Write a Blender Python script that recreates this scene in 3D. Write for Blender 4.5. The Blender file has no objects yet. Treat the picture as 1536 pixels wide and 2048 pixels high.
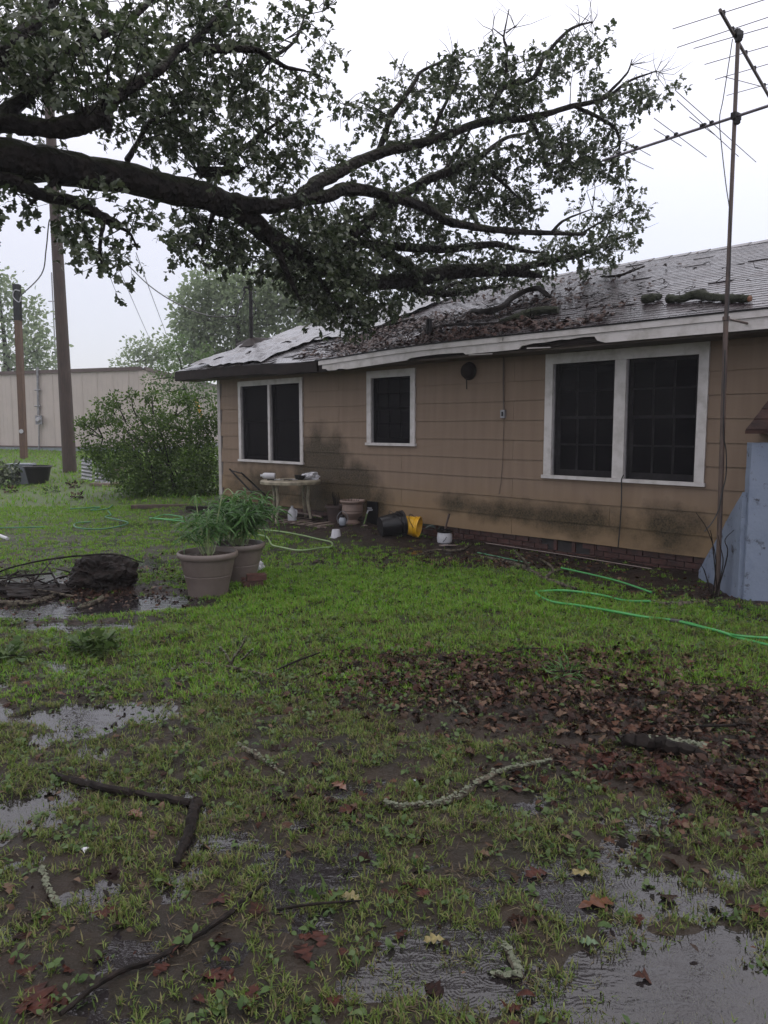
import bpy, math, random
import numpy as np
from mathutils import Matrix, Vector, noise as bnoise

random.seed(7)
rng = np.random.default_rng(11)
scene = bpy.context.scene
COL = scene.collection
R_ = math.radians

# ------------------------------------------------------------------ camera
FPX = 1540.0                       # focal length in pixels of the 1536x2048 photograph
PITCH = math.atan(169.0 / FPX)     # looking slightly down
CAMP = np.array([0.0, 0.0, 1.7])
cam_data = bpy.data.cameras.new('camera')
cam_data.sensor_fit = 'VERTICAL'
cam_data.sensor_height = 24.0
cam_data.lens = 24.0 * FPX / 2048.0
cam_data.clip_start = 0.05
cam_data.clip_end = 2000.0
cam = bpy.data.objects.new('camera', cam_data)
cam.location = CAMP
cam.rotation_euler = (math.pi / 2 - PITCH, 0, 0)
COL.objects.link(cam)
scene.camera = cam

# ------------------------------------------------------------------ sky and light (rainy overcast)
world = bpy.data.worlds.new('World')
scene.world = world
world.use_nodes = True
wn, wl = world.node_tree.nodes, world.node_tree.links
wn.clear()
w_out = wn.new('ShaderNodeOutputWorld')
w_add = wn.new('ShaderNodeAddShader')
bg_sky = wn.new('ShaderNodeBackground')
bg_cloud = wn.new('ShaderNodeBackground')
sky = wn.new('ShaderNodeTexSky')
sky.sky_type = 'NISHITA'
sky.sun_disc = False
sky.sun_elevation = R_(48)
sky.sun_rotation = R_(60)
bg_sky.inputs['Strength'].default_value = 0.05
wl.new(sky.outputs[0], bg_sky.inputs['Color'])
tc = wn.new('ShaderNodeTexCoord')
sep = wn.new('ShaderNodeSeparateXYZ')
wl.new(tc.outputs['Generated'], sep.inputs[0])
ramp = wn.new('ShaderNodeValToRGB')           # even overcast layer, brighter towards the zenith
cr = ramp.color_ramp
cr.elements[0].position = 0.0
cr.elements[0].color = (0.60, 0.585, 0.655, 1)
cr.elements[1].position = 1.0
cr.elements[1].color = (2.1, 2.0, 2.02, 1)
e = cr.elements.new(0.22)
e.color = (0.83, 0.80, 0.87, 1)
e = cr.elements.new(0.5)
e.color = (1.30, 1.25, 1.30, 1)
wl.new(sep.outputs['Z'], ramp.inputs[0])
wl.new(ramp.outputs[0], bg_cloud.inputs['Color'])
bg_cloud.inputs['Strength'].default_value = 1.0
wl.new(bg_sky.outputs[0], w_add.inputs[0])
wl.new(bg_cloud.outputs[0], w_add.inputs[1])
wl.new(w_add.outputs[0], w_out.inputs['Surface'])

sun_data = bpy.data.lights.new('sun', 'SUN')
sun_data.energy = 0.5
sun_data.angle = R_(40)
sun_data.color = (1.0, 0.96, 0.92)
sun = bpy.data.objects.new('sun', sun_data)
_el, _az = R_(48), R_(60)
_sd = Vector((math.sin(_az) * math.cos(_el), math.cos(_az) * math.cos(_el), math.sin(_el)))
sun.rotation_euler = (-_sd).to_track_quat('-Z', 'Y').to_euler()
COL.objects.link(sun)

scene.view_settings.view_transform = 'Standard'
scene.view_settings.look = 'None'
scene.view_settings.exposure = -0.12
scene.view_settings.gamma = 1.0
scene.view_settings.use_curve_mapping = False
scene.render.engine = 'CYCLES'
scene.cycles.use_denoising = True
scene.cycles.max_bounces = 8
scene.cycles.transparent_max_bounces = 16
scene.cycles.volume_bounces = 2

# ------------------------------------------------------------------ projection helpers (pixel -> real place)
_F = np.array([0, math.cos(PITCH), -math.sin(PITCH)])
_U = np.array([0, math.sin(PITCH), math.cos(PITCH)])
_Rv = np.array([1.0, 0, 0])


def ray(x, y):
    return _F + (x - 768) / FPX * _Rv - (y - 1024) / FPX * _U


def proj(P):
    d = np.asarray(P, float) - CAMP
    w = d @ _F
    return 768 + FPX * (d @ _Rv) / w, 1024 - FPX * (d @ _U) / w, w


def atY(x, y, Y):
    r = ray(x, y)
    return CAMP + r * (Y / r[1])


def atZ(x, y, Z):
    r = ray(x, y)
    return CAMP + r * ((Z - CAMP[2]) / r[2])


def smooth(a, b, x):
    t = np.clip((x - a) / (b - a), 0, 1)
    return t * t * (3 - 2 * t)


_lat = np.random.default_rng(5).random((256, 256))


def vnoise(x, y, sc, seed=0):
    x = np.asarray(x, float) / sc + seed * 17.3 + 1000
    y = np.asarray(y, float) / sc + seed * 9.7 + 1000
    xi, yi = np.floor(x).astype(int), np.floor(y).astype(int)
    fx, fy = x - xi, y - yi
    fx, fy = fx * fx * (3 - 2 * fx), fy * fy * (3 - 2 * fy)
    a = _lat[xi % 256, yi % 256]
    b = _lat[(xi + 1) % 256, yi % 256]
    c = _lat[xi % 256, (yi + 1) % 256]
    d = _lat[(xi + 1) % 256, (yi + 1) % 256]
    return (a * (1 - fx) + b * fx) * (1 - fy) + (c * (1 - fx) + d * fx) * fy


def fbm(x, y, sc, seed=0, o=4):
    s, a, t = 0, 0.5, 0
    for k in range(o):
        s = s + a * vnoise(x, y, sc / 2 ** k, seed + k)
        t += a
        a *= 0.55
    return s / t


# ------------------------------------------------------------------ house frame of reference
W0 = atY(900, 1053, 11.5)
W0[2] = 0
_v = ray(-740, 855)
D = np.array([_v[0], _v[1], 0.0])
D /= np.linalg.norm(D)             # along the wall, away from the camera
PN = np.array([D[1], -D[0], 0.0])  # into the house


def HP(s, n, z):
    """s along the wall, n outwards from the wall face, z up"""
    return W0 + D * s - PN * n + np.array([0, 0, z])


def wall_sz(x, y, n=0.0):
    r = ray(x, y)
    q = W0 - PN * n - CAMP
    P = CAMP + r * ((q @ PN) / (r @ PN))
    return (P - W0) @ D, P[2]


def wall_n(x, y):
    """outward distance from the wall of ground points"""
    return -((np.asarray(x) - W0[0]) * PN[0] + (np.asarray(y) - W0[1]) * PN[1])


def wall_s(x, y):
    return (np.asarray(x) - W0[0]) * D[0] + (np.asarray(y) - W0[1]) * D[1]


# ------------------------------------------------------------------ terrain
def flat(x, y):
    r = ray(x, y)
    P = CAMP + r * (-CAMP[2] / r[2])
    return P


# puddles / banks, given by where they lie (centre pixel, half sizes in metres, depth)
PUD = []
for (px, py, rx, ry, dep) in [(60, 1160, .6, .35, .075), (230, 1218, .5, .16, .07), (40, 1228, .6, .24, .075), (330, 1205, .45, .15, .06), (130, 1255, .7, .14, .06), (300, 1130, .35, .3, .05), (140, 1205, 1.2, .45, .05), (420, 1215, .35, .12, .04),
                              (420, 1190, .3, .15, .02), (230, 1050, 1.0, .35, .025), (60, 1090, .9, .3, .02),
                              (270, 1430, .5, .22, .035), (60, 1440, .4, .2, .03), (120, 1330, .4, .2, .02),
                              (90, 1600, .3, .22, .025), (60, 1500, .3, .2, .03), (600, 1700, .35, .15, .008),
                              (950, 1700, .4, .2, .014), (1200, 1780, .35, .17, .018), (1380, 1900, .26, .2, .024),
                              (1150, 1950, .3, .15, .02), (900, 1870, .3, .15, .015), (1480, 2000, .25, .2, .03),
                              (1250, 2000, .35, .1, .02), (800, 1960, .25, .1, .02), (480, 1680, .3, .15, .006),
                              (250, 1780, .25, .12, .02), (1000, 1610, .3, .1, .015), (1420, 1640, .3, .12, .01),
                              (700, 1560, .2, .1, .012), (1500, 1760, .2, .1, .02)]:
    p = flat(px, py)
    PUD.append((p[0], p[1], rx, ry, dep))
BANK = []
for (px, py, rx, ry, hh) in [(700, 1190, 2.4, 1.6, .045), (1000, 1240, 1.6, .9, .04), (1350, 1330, 1.5, .8, .04),
                             (560, 1290, .9, .5, .03), (1250, 1400, 1.3, .5, .04), (330, 1290, .6, .3, .02),
                             (250, 1000, 4, 2.5, .06), (900, 1400, .8, .35, .02)]:
    p = flat(px, py)
    BANK.append((p[0], p[1], rx, ry, hh))


def terrain(x, y):
    x = np.asarray(x, float)
    y = np.asarray(y, float)
    near = 1 - smooth(13, 18, y)
    h = 0.5 * smooth(14, 38, y)
    f = (fbm(x, y, 0.9, 1) - 0.5) * 0.06 + (fbm(x, y, 0.22, 9, 3) - 0.5) * 0.05
    h = h + f * (0.35 + 0.65 * near) + 0.010
    for (cx, cy, rx, ry, dep) in PUD:
        h = h - dep * np.exp(-((x - cx) / rx) ** 2 - ((y - cy) / ry) ** 2)
    for (cx, cy, rx, ry, hh) in BANK:
        h = h + hh * np.exp(-((x - cx) / rx) ** 2 - ((y - cy) / ry) ** 2)
    n = wall_n(x, y)
    h = h + (0.02 + .09 * smooth(0, 2, wall_s(x, y))) * np.exp(-((np.maximum(n, .3) - 0.3) / 0.8) ** 2)
    h = h + .003 * (1 - smooth(4.5, 6.5, y)) + (fbm(x, y, .14, 15, 2) - .5) * .055 * near
    return h


def G(px, py):
    """place on the ground seen at a pixel"""
    z = 0.0
    for _ in range(12):
        P = atZ(px, py, z)
        z = float(terrain(P[0], P[1]))
    P = atZ(px, py, z)
    return P


# ------------------------------------------------------------------ materials
def nmat(name):
    m = bpy.data.materials.new(name)
    m.use_nodes = True
    n = m.node_tree.nodes
    l = m.node_tree.links
    b = n['Principled BSDF']
    return m, n, l, b


def rgba(c):
    return (c[0], c[1], c[2], 1)


def pmat(name, c1, c2=None, scale=8.0, rough=0.6, rough2=None, bump=0.0, bscale=None, detail=6, spec=0.5,
         stretch=None, rnd=0.0, metal=0.0, island=0.0, c3=None, lo=0.35, hi=0.65, coord='Object', dist=0.01):
    m, n, l, b = nmat(name)
    t = n.new('ShaderNodeTexCoord')
    src = t.outputs[coord]
    if stretch:
        mp = n.new('ShaderNodeMapping')
        mp.inputs['Scale'].default_value = stretch
        l.new(src, mp.inputs[0])
        src = mp.outputs[0]
    oi = n.new('ShaderNodeObjectInfo')
    add = n.new('ShaderNodeVectorMath')
    add.operation = 'ADD'
    mul = n.new('ShaderNodeMath')
    mul.operation = 'MULTIPLY'
    mul.inputs[1].default_value = 40.0
    l.new(oi.outputs['Random'], mul.inputs[0])
    l.new(src, add.inputs[0])
    l.new(mul.outputs[0], add.inputs[1])
    src = add.outputs[0]
    nz = n.new('ShaderNodeTexNoise')
    nz.inputs['Scale'].default_value = scale
    nz.inputs['Detail'].default_value = detail
    nz.inputs['Roughness'].default_value = 0.62
    l.new(src, nz.inputs['Vector'])
    cr = n.new('ShaderNodeValToRGB')
    cr.color_ramp.elements[0].position = lo
    cr.color_ramp.elements[1].position = hi
    cr.color_ramp.elements[0].color = rgba(c1)
    cr.color_ramp.elements[1].color = rgba(c2 or c1)
    if c3:
        e = cr.color_ramp.elements.new((lo + hi) / 2)
        e.color = rgba(c3)
    l.new(nz.outputs[0], cr.inputs[0])
    col = cr.outputs[0]
    if rnd or island:
        hs = n.new('ShaderNodeHueSaturation')
        mr = n.new('ShaderNodeMapRange')
        k = island or rnd
        mr.inputs[3].default_value = 1 - k
        mr.inputs[4].default_value = 1 + k
        if island:
            g = n.new('ShaderNodeNewGeometry')
            l.new(g.outputs['Random Per Island'], mr.inputs[0])
        else:
            l.new(oi.outputs['Random'], mr.inputs[0])
        l.new(mr.outputs[0], hs.inputs['Value'])
        l.new(col, hs.inputs['Color'])
        col = hs.outputs[0]
    l.new(col, b.inputs['Base Color'])
    if rough2 is None:
        b.inputs['Roughness'].default_value = rough
    else:
        mr = n.new('ShaderNodeMapRange')
        mr.inputs[1].default_value = 0.3
        mr.inputs[2].default_value = 0.7
        mr.inputs[3].default_value = rough
        mr.inputs[4].default_value = rough2
        l.new(nz.outputs[0], mr.inputs[0])
        l.new(mr.outputs[0], b.inputs['Roughness'])
    b.inputs['Specular IOR Level'].default_value = spec
    b.inputs['Metallic'].default_value = metal
    if bump:
        n2 = n.new('ShaderNodeTexNoise')
        n2.inputs['Scale'].default_value = bscale or scale * 4
        n2.inputs['Detail'].default_value = 5
        l.new(src, n2.inputs['Vector'])
        bp = n.new('ShaderNodeBump')
        bp.inputs['Strength'].default_value = bump
        bp.inputs['Distance'].default_value = dist
        l.new(n2.outputs[0], bp.inputs['Height'])
        l.new(bp.outputs[0], b.inputs['Normal'])
    return m


def leafmat(name, cols, rough=0.4, trans=0.35, tcol=None, spec=0.22):
    """foliage: colour by island, some light passing through"""
    m, n, l, b = nmat(name)
    g = n.new('ShaderNodeNewGeometry')
    cr = n.new('ShaderNodeValToRGB')
    cr.color_ramp.elements[0].color = rgba(cols[0])
    cr.color_ramp.elements[1].color = rgba(cols[-1])
    for i, c in enumerate(cols[1:-1]):
        e = cr.color_ramp.elements.new((i + 1) / (len(cols) - 1))
        e.color = rgba(c)
    l.new(g.outputs['Random Per Island'], cr.inputs[0])
    l.new(cr.outputs[0], b.inputs['Base Color'])
    b.inputs['Roughness'].default_value = rough
    b.inputs['Specular IOR Level'].default_value = spec
    if trans:
        tr = n.new('ShaderNodeBsdfTranslucent')
        mx = n.new('ShaderNodeMixShader')
        mx.inputs[0].default_value = trans
        hs = n.new('ShaderNodeHueSaturation')
        hs.inputs['Value'].default_value = 1.3
        hs.inputs['Saturation'].default_value = 1.1
        l.new(cr.outputs[0], hs.inputs['Color'])
        l.new(hs.outputs[0], tr.inputs[0])
        l.new(b.outputs[0], mx.inputs[1])
        l.new(tr.outputs[0], mx.inputs[2])
        l.new(mx.outputs[0], n['Material Output'].inputs[0])
    return m


M = {}
M['white_paint'] = pmat('white_paint', (.55, .52, .51), (.36, .335, .31), 5, .5, bump=.25, bscale=60, lo=.45, hi=.72)
M['white_trim'] = pmat('white_trim', (.42, .39, .375), (.30, .27, .25), 7, .5, bump=.15, bscale=60, lo=.4, hi=.8)
M['brown_fascia'] = pmat('brown_fascia', (.020, .013, .012), (.009, .0065, .006), 6, .6, bump=.3, spec=.12)
M['soffit'] = pmat('soffit', (.11, .082, .066), (.06, .045, .037), 4, .7)
M['sash'] = pmat('sash', (.30, .28, .29), (.21, .20, .205), 10, .55)
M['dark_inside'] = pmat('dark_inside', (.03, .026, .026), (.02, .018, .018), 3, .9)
M['brick'] = pmat('brick', (.070, .026, .020), (.034, .014, .012), 14, .5, .35, bump=.4, rnd=.3)
M['mortar'] = pmat('mortar', (.055, .042, .036), (.03, .023, .02), 18, .8, bump=.3)
M['shingle'] = pmat('shingle', (.017, .012, .0135), (.040, .030, .033), 5, .18, .36, bump=.3, bscale=120, rnd=.35, detail=8, spec=.62, dist=.004)
M['shingle_far'] = pmat('shingle_far', (.017, .012, .0135), (.040, .030, .033), 5, .18, .36, bump=.3, bscale=120, island=.35, detail=8, spec=.62, dist=.004)
M['felt'] = pmat('felt', (.05, .047, .052), (.13, .125, .13), 3, .14, .3, bump=.5, bscale=9, spec=.7, dist=.03)
M['dark_metal'] = pmat('dark_metal', (.012, .011, .012), (.007, .0065, .007), 12, .5, spec=.2)
M['galv'] = pmat('galv', (.32, .32, .34), (.20, .20, .21), 9, .38, .5, metal=.7)
M['rust_pipe'] = pmat('rust_pipe', (.10, .065, .05), (.05, .036, .034), 14, .45, bump=.3, stretch=(1, 1, .3))
M['alum'] = pmat('alum', (.22, .20, .23), (.14, .13, .15), 9, .45, metal=.55)
M['rubber'] = pmat('rubber', (.012, .012, .013), (.02, .02, .021), 9, .4)
M['blue_paint'] = pmat('blue_paint', (.165, .20, .275), (.135, .168, .24), 3, .55, bump=.35, bscale=25, c3=(.18, .215, .285), lo=.3, hi=.7)
M['brown_shingle'] = pmat('brown_shingle', (.045, .024, .020), (.02, .012, .011), 12, .6, spec=.1, bump=.5, bscale=90, rnd=.3)
M['planter'] = pmat('planter', (.150, .118, .104), (.120, .094, .083), 5, .42, bump=.12, bscale=160)
M['soil'] = pmat('soil', (.028, .018, .014), (.065, .042, .032), 30, .5, bump=.8, bscale=60, dist=.02)
M['mud_clump'] = pmat('mud_clump', (.006, .0045, .004), (.018, .012, .010), 14, .5, .8, spec=.15, bump=.7, bscale=60, dist=.012)
M['wood_old'] = pmat('wood_old', (.22, .17, .14), (.11, .08, .065), 6, .6, bump=.4, stretch=(1, 6, 6))
M['pole_wood'] = pmat('pole_wood', (.062, .037, .028), (.028, .018, .015), 5, .65, bump=.5, stretch=(8, 8, .6), bscale=12)
M['post_wood'] = pmat('post_wood', (.12, .066, .042), (.07, .038, .026), 5, .65, bump=.5, stretch=(8, 8, .6), bscale=12)
M['white_plastic'] = pmat('white_plastic', (.46, .46, .48), (.38, .38, .41), 5, .35)
M['table_plastic'] = pmat('table_plastic', (.30, .265, .19), (.12, .10, .07), 9, .5, .35, lo=.38, hi=.7, detail=9)
M['black_plastic'] = pmat('black_plastic', (.006, .006, .007), (.01, .0095, .011), 7, .28, spec=.3)
M['yellow_plastic'] = pmat('yellow_plastic', (.72, .40, .012), (.55, .30, .01), 5, .35)
M['grey_plastic'] = pmat('grey_plastic', (.26, .28, .32), (.20, .22, .25), 5, .45)
M['green_tub'] = pmat('green_tub', (.10, .14, .12), (.06, .085, .075), 6, .3)
M['terracotta'] = pmat('terracotta', (.045, .025, .02), (.03, .017, .015), 7, .6)
M['urn'] = pmat('urn', (.21, .145, .117), (.15, .104, .083), 6, .5, bump=.15)
M['hose_green'] = pmat('hose_green', (.045, .27, .062), (.035, .20, .05), 3, .3)
M['hose_pale'] = pmat('hose_pale', (.19, .28, .11), (.14, .22, .08), 3, .35)
M['hose_dark'] = pmat('hose_dark', (.03, .16, .07), (.025, .12, .05), 3, .35)
M['shed_wall'] = pmat('shed_wall', (.46, .40, .365), (.41, .36, .33), 1.2, .5)
M['shed_base'] = pmat('shed_base', (.34, .37, .42), (.30, .33, .38), 1.2, .45)
M['shed_trim'] = pmat('shed_trim', (.10, .07, .065), (.08, .055, .05), 3, .5)
M['yellow_guard'] = pmat('yellow_guard', (.65, .32, .02), (.55, .26, .02), 3, .5)
M['lichen'] = pmat('lichen', (.15, .16, .115), (.085, .098, .058), 40, .85, bump=.8, bscale=90)
M['stick'] = pmat('stick', (.017, .012, .010), (.006, .005, .0045), 22, .5, .8, spec=.12, bump=.7, bscale=60, stretch=(1, 1, 1), dist=.006)
M['stick_pale'] = pmat('stick_pale', (.11, .095, .072), (.014, .010, .009), 26, .7, .9, spec=.1, bump=.7, bscale=60, lo=.42, hi=.6)
M['cut_wood'] = pmat('cut_wood', (.22, .10, .055), (.12, .055, .032), 20, .6)
M['moss'] = pmat('moss', (.022, .027, .009), (.008, .011, .0045), 30, .9, bump=1, bscale=70, dist=.02)
M['pvc'] = pmat('pvc', (.22, .175, .155), (.15, .12, .105), 6, .4)


def bark_material():
    m, n, l, b = nmat('oak_bark')
    t = n.new('ShaderNodeTexCoord')
    nz = n.new('ShaderNodeTexNoise')
    nz.inputs['Scale'].default_value = 5
    nz.inputs['Detail'].default_value = 8
    l.new(t.outputs['Object'], nz.inputs['Vector'])
    cr = n.new('ShaderNodeValToRGB')
    cr.color_ramp.elements[0].color = (.004, .0032, .003, 1)
    cr.color_ramp.elements[1].color = (.024, .018, .0155, 1)
    cr.color_ramp.elements[0].position = .38
    cr.color_ramp.elements[1].position = .68
    l.new(nz.outputs[0], cr.inputs[0])
    g = n.new('ShaderNodeNewGeometry')
    sx = n.new('ShaderNodeSeparateXYZ')
    l.new(g.outputs['Normal'], sx.inputs[0])
    ad = n.new('ShaderNodeMath')
    ad.operation = 'ADD'
    l.new(sx.outputs['Z'], ad.inputs[0])
    nm = n.new('ShaderNodeTexNoise')
    nm.inputs['Scale'].default_value = 4.5
    nm.inputs['Detail'].default_value = 6
    l.new(t.outputs['Object'], nm.inputs['Vector'])
    l.new(nm.outputs[0], ad.inputs[1])
    mr = n.new('ShaderNodeMapRange')
    mr.inputs[1].default_value = .75
    mr.inputs[2].default_value = 1.0
    l.new(ad.outputs[0], mr.inputs[0])
    mx = n.new('ShaderNodeMixRGB')
    l.new(mr.outputs[0], mx.inputs[0])
    l.new(cr.outputs[0], mx.inputs[1])
    mx.inputs[2].default_value = (.016, .019, .007, 1)
    l.new(mx.outputs[0], b.inputs['Base Color'])
    b.inputs['Roughness'].default_value = .6
    b.inputs['Specular IOR Level'].default_value = .15
    v = n.new('ShaderNodeTexVoronoi')
    v.inputs['Scale'].default_value = 16
    l.new(t.outputs['Object'], v.inputs['Vector'])
    n2 = n.new('ShaderNodeTexNoise')
    n2.inputs['Scale'].default_value = 40
    l.new(t.outputs['Object'], n2.inputs['Vector'])
    a2 = n.new('ShaderNodeMath')
    a2.operation = 'MULTIPLY_ADD'
    a2.inputs[1].default_value = .5
    l.new(n2.outputs[0], a2.inputs[0])
    l.new(v.outputs['Distance'], a2.inputs[2])
    bp = n.new('ShaderNodeBump')
    bp.inputs['Strength'].default_value = 1.0
    bp.inputs['Distance'].default_value = .04
    l.new(a2.outputs[0], bp.inputs['Height'])
    l.new(bp.outputs[0], b.inputs['Normal'])
    return m


M['bark'] = bark_material()
M['oak_leaf'] = leafmat('oak_leaf', [(.026, .040, .017), (.050, .072, .030), (.036, .054, .024), (.080, .10, .05), (.15, .17, .11)], .33, .30, spec=.5)  # pale undersides, plus wet sky shine and backlight lifted into the colours
M['shrub_leaf'] = leafmat('shrub_leaf', [(.032, .064, .014), (.058, .108, .022), (.10, .16, .032), (.045, .085, .018)], .42, .4)
M['far_leaf'] = leafmat('far_leaf', [(.16, .20, .13), (.20, .25, .15), (.25, .30, .18)], .5, .5)  # paled so rain haze on the distant crowns sits in the leaf colour
M['sapling_leaf'] = leafmat('sapling_leaf', [(.07, .115, .045), (.10, .155, .06), (.13, .19, .085)], .5, .35)
M['planter_leaf'] = leafmat('planter_leaf', [(.03, .08, .02), (.055, .125, .032), (.09, .18, .055), (.04, .10, .026)], .35, .35)
M['grass'] = leafmat('grass', [(.075, .185, .015), (.12, .27, .024), (.16, .33, .036), (.19, .28, .05), (.18, .19, .06), (.095, .23, .02)], .36, .4)
M['grass_olive'] = leafmat('grass_olive', [(.060, .105, .020), (.095, .15, .030), (.135, .195, .043), (.185, .215, .070), (.19, .16, .078), (.08, .125, .028), (.11, .083, .045)], .36, .38)
M['thatch'] = leafmat('thatch', [(.030, .019, .013), (.060, .040, .026), (.10, .078, .048), (.022, .015, .011), (.14, .115, .07)], .5, .1, spec=.15)
M['weed'] = leafmat('weed', [(.04, .075, .02), (.06, .10, .028), (.09, .125, .05)], .4, .25)
M['dead_leaf'] = leafmat('dead_leaf', [(.004, .0025, .002), (.018, .0072, .0048), (.036, .0135, .008), (.006, .0036, .003), (.085, .042, .026), (.011, .0052, .004), (.030, .013, .009), (.12, .078, .052), (.008, .005, .004)], .38, .04, spec=.1)
M['dead_leaf_roof'] = leafmat('dead_leaf_roof', [(.018, .010, .009), (.042, .020, .015), (.058, .03, .022)], .4, .05)
M['leaf_yellow'] = pmat('leaf_yellow', (.19, .155, .05), (.09, .07, .022), 4, .4, coord='Generated')
M['leaf_orange'] = pmat('leaf_orange', (.12, .045, .02), (.06, .023, .012), 3, .35, coord='Generated')
M['leaf_red'] = pmat('leaf_red', (.062, .021, .014), (.025, .010, .008), 3, .4, spec=.1, coord='Generated')
M['leaf_brown'] = pmat('leaf_brown', (.036, .0135, .0085), (.009, .0045, .0035), 3, .4, spec=.1, rnd=.45, coord='Generated')
M['leaf_green'] = pmat('leaf_green', (.07, .12, .05), (.04, .075, .03), 4, .32, rnd=.3, coord='Generated')
M['stalk_pale'] = pmat('stalk_pale', (.26, .32, .15), (.20, .26, .11), 12, .5)


def siding_material():
    m, n, l, b = nmat('siding_tan')
    g = n.new('ShaderNodeNewGeometry')
    sub = n.new('ShaderNodeVectorMath')
    sub.operation = 'SUBTRACT'
    sub.inputs[1].default_value = tuple(W0)
    l.new(g.outputs['Position'], sub.inputs[0])
    dt = n.new('ShaderNodeVectorMath')
    dt.operation = 'DOT_PRODUCT'
    dt.inputs[1].default_value = tuple(D)
    l.new(sub.outputs[0], dt.inputs[0])
    sx = n.new('ShaderNodeSeparateXYZ')
    l.new(g.outputs['Position'], sx.inputs[0])
    S, Z = dt.outputs['Value'], sx.outputs['Z']

    def math_(op, a, b_=None, c=None):
        k = n.new('ShaderNodeMath')
        k.operation = op
        for i, q in enumerate((a, b_, c)):
            if q is None:
                continue
            if isinstance(q, (int, float)):
                k.inputs[i].default_value = q
            else:
                l.new(q, k.inputs[i])
        return k.outputs[0]
    nz = n.new('ShaderNodeTexNoise')
    nz.inputs['Scale'].default_value = 2.6
    nz.inputs['Detail'].default_value = 8
    nz.inputs['Roughness'].default_value = .6
    l.new(g.outputs['Position'], nz.inputs['Vector'])
    cx = n.new('ShaderNodeCombineXYZ')       # vertical streaks
    l.new(math_('MULTIPLY', S, 9.0), cx.inputs[0])
    l.new(math_('MULTIPLY', Z, .7), cx.inputs[1])
    st = n.new('ShaderNodeTexNoise')
    st.inputs['Scale'].default_value = 1.0
    st.inputs['Detail'].default_value = 6
    l.new(cx.outputs[0], st.inputs['Vector'])
    cr = n.new('ShaderNodeValToRGB')
    cr.color_ramp.elements[0].position = .3
    cr.color_ramp.elements[1].position = .75
    cr.color_ramp.elements[0].color = (.190, .134, .096, 1)
    cr.color_ramp.elements[1].color = (.226, .163, .117, 1)
    l.new(st.outputs[0], cr.inputs[0])

    def blob(s0, z0, rs, rz, soft=.5):
        a = math_('DIVIDE', math_('SUBTRACT', S, s0), rs)
        c = math_('DIVIDE', math_('SUBTRACT', Z, z0), rz)
        r2 = math_('SQRT', math_('ADD', math_('MULTIPLY', a, a), math_('MULTIPLY', c, c)))
        v = math_('SUBTRACT', 1.25, r2)
        return v
    vs = [math_('MULTIPLY', blob(3.0, .78, .78, .82), 2.4), math_('MULTIPLY', blob(2.2, .66, .64, .46), 2.0), blob(4.6, .55, 1.4, .5), blob(1.55, .45, .35, .35), blob(-.2, .56, .45, .17),  # broad blob under the left window is painted shade; the rest are stains
          blob(-1.0, .52, .75, .2), blob(-2.2, .5, .95, .22), blob(-3.4, .5, .6, .3)]
    tot = vs[0]
    for q in vs[1:]:
        tot = math_('MAXIMUM', tot, q)
    tot = math_('ADD', tot, math_('MULTIPLY', math_('SUBTRACT', nz.outputs[0], .5), 2.2))
    mr = n.new('ShaderNodeMapRange')
    mr.inputs[1].default_value = .05
    mr.inputs[2].default_value = .95
    mr.inputs[4].default_value = 1.0
    l.new(tot, mr.inputs[0])
    # weathered, yellowed lower courses
    lowb = n.new('ShaderNodeMapRange')
    lowb.inputs[1].default_value = .95
    lowb.inputs[2].default_value = .45
    lowb.inputs[3].default_value = 0
    lowb.inputs[4].default_value = .6
    l.new(math_('ADD', Z, math_('MULTIPLY', math_('SUBTRACT', nz.outputs[0], .5), .5)), lowb.inputs[0])
    m0 = n.new('ShaderNodeMixRGB')
    l.new(lowb.outputs[0], m0.inputs[0])
    l.new(cr.outputs[0], m0.inputs[1])
    m0.inputs[2].default_value = (.195, .128, .058, 1)
    n3 = n.new('ShaderNodeTexNoise')
    n3.inputs['Scale'].default_value = 45
    n3.inputs['Detail'].default_value = 4
    l.new(g.outputs['Position'], n3.inputs['Vector'])
    mott = n.new('ShaderNodeMapRange')
    mott.inputs[1].default_value = .3
    mott.inputs[2].default_value = .7
    mott.inputs[3].default_value = .62
    mott.inputs[4].default_value = 1.0
    l.new(n3.outputs[0], mott.inputs[0])
    m1 = n.new('ShaderNodeMixRGB')
    l.new(math_('MULTIPLY', mr.outputs[0], mott.outputs[0]), m1.inputs[0])
    l.new(m0.outputs[0], m1.inputs[1])
    m1.inputs[2].default_value = (.021, .016, .0055, 1)
    l.new(m1.outputs[0], b.inputs['Base Color'])
    b.inputs['Roughness'].default_value = .6
    b.inputs['Specular IOR Level'].default_value = .25
    bp = n.new('ShaderNodeBump')
    bp.inputs['Strength'].default_value = .2
    bp.inputs['Distance'].default_value = .004
    n4 = n.new('ShaderNodeTexNoise')
    n4.inputs['Scale'].default_value = 60
    l.new(g.outputs['Position'], n4.inputs['Vector'])
    l.new(n4.outputs[0], bp.inputs['Height'])
    l.new(bp.outputs[0], b.inputs['Normal'])
    return m


M['siding'] = siding_material()


def glass_material():
    m, n, l, b = nmat('window_glass')
    n.remove(b)
    fr = n.new('ShaderNodeFresnel')
    fr.inputs[0].default_value = 1.5
    gl = n.new('ShaderNodeBsdfGlossy')
    gl.inputs['Roughness'].default_value = .02
    tr = n.new('ShaderNodeBsdfTransparent')
    tr.inputs[0].default_value = (.8, .8, .82, 1)
    mx = n.new('ShaderNodeMixShader')
    l.new(fr.outputs[0], mx.inputs[0])
    l.new(tr.outputs[0], mx.inputs[1])
    l.new(gl.outputs[0], mx.inputs[2])
    l.new(mx.outputs[0], n['Material Output'].inputs[0])
    return m


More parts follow.
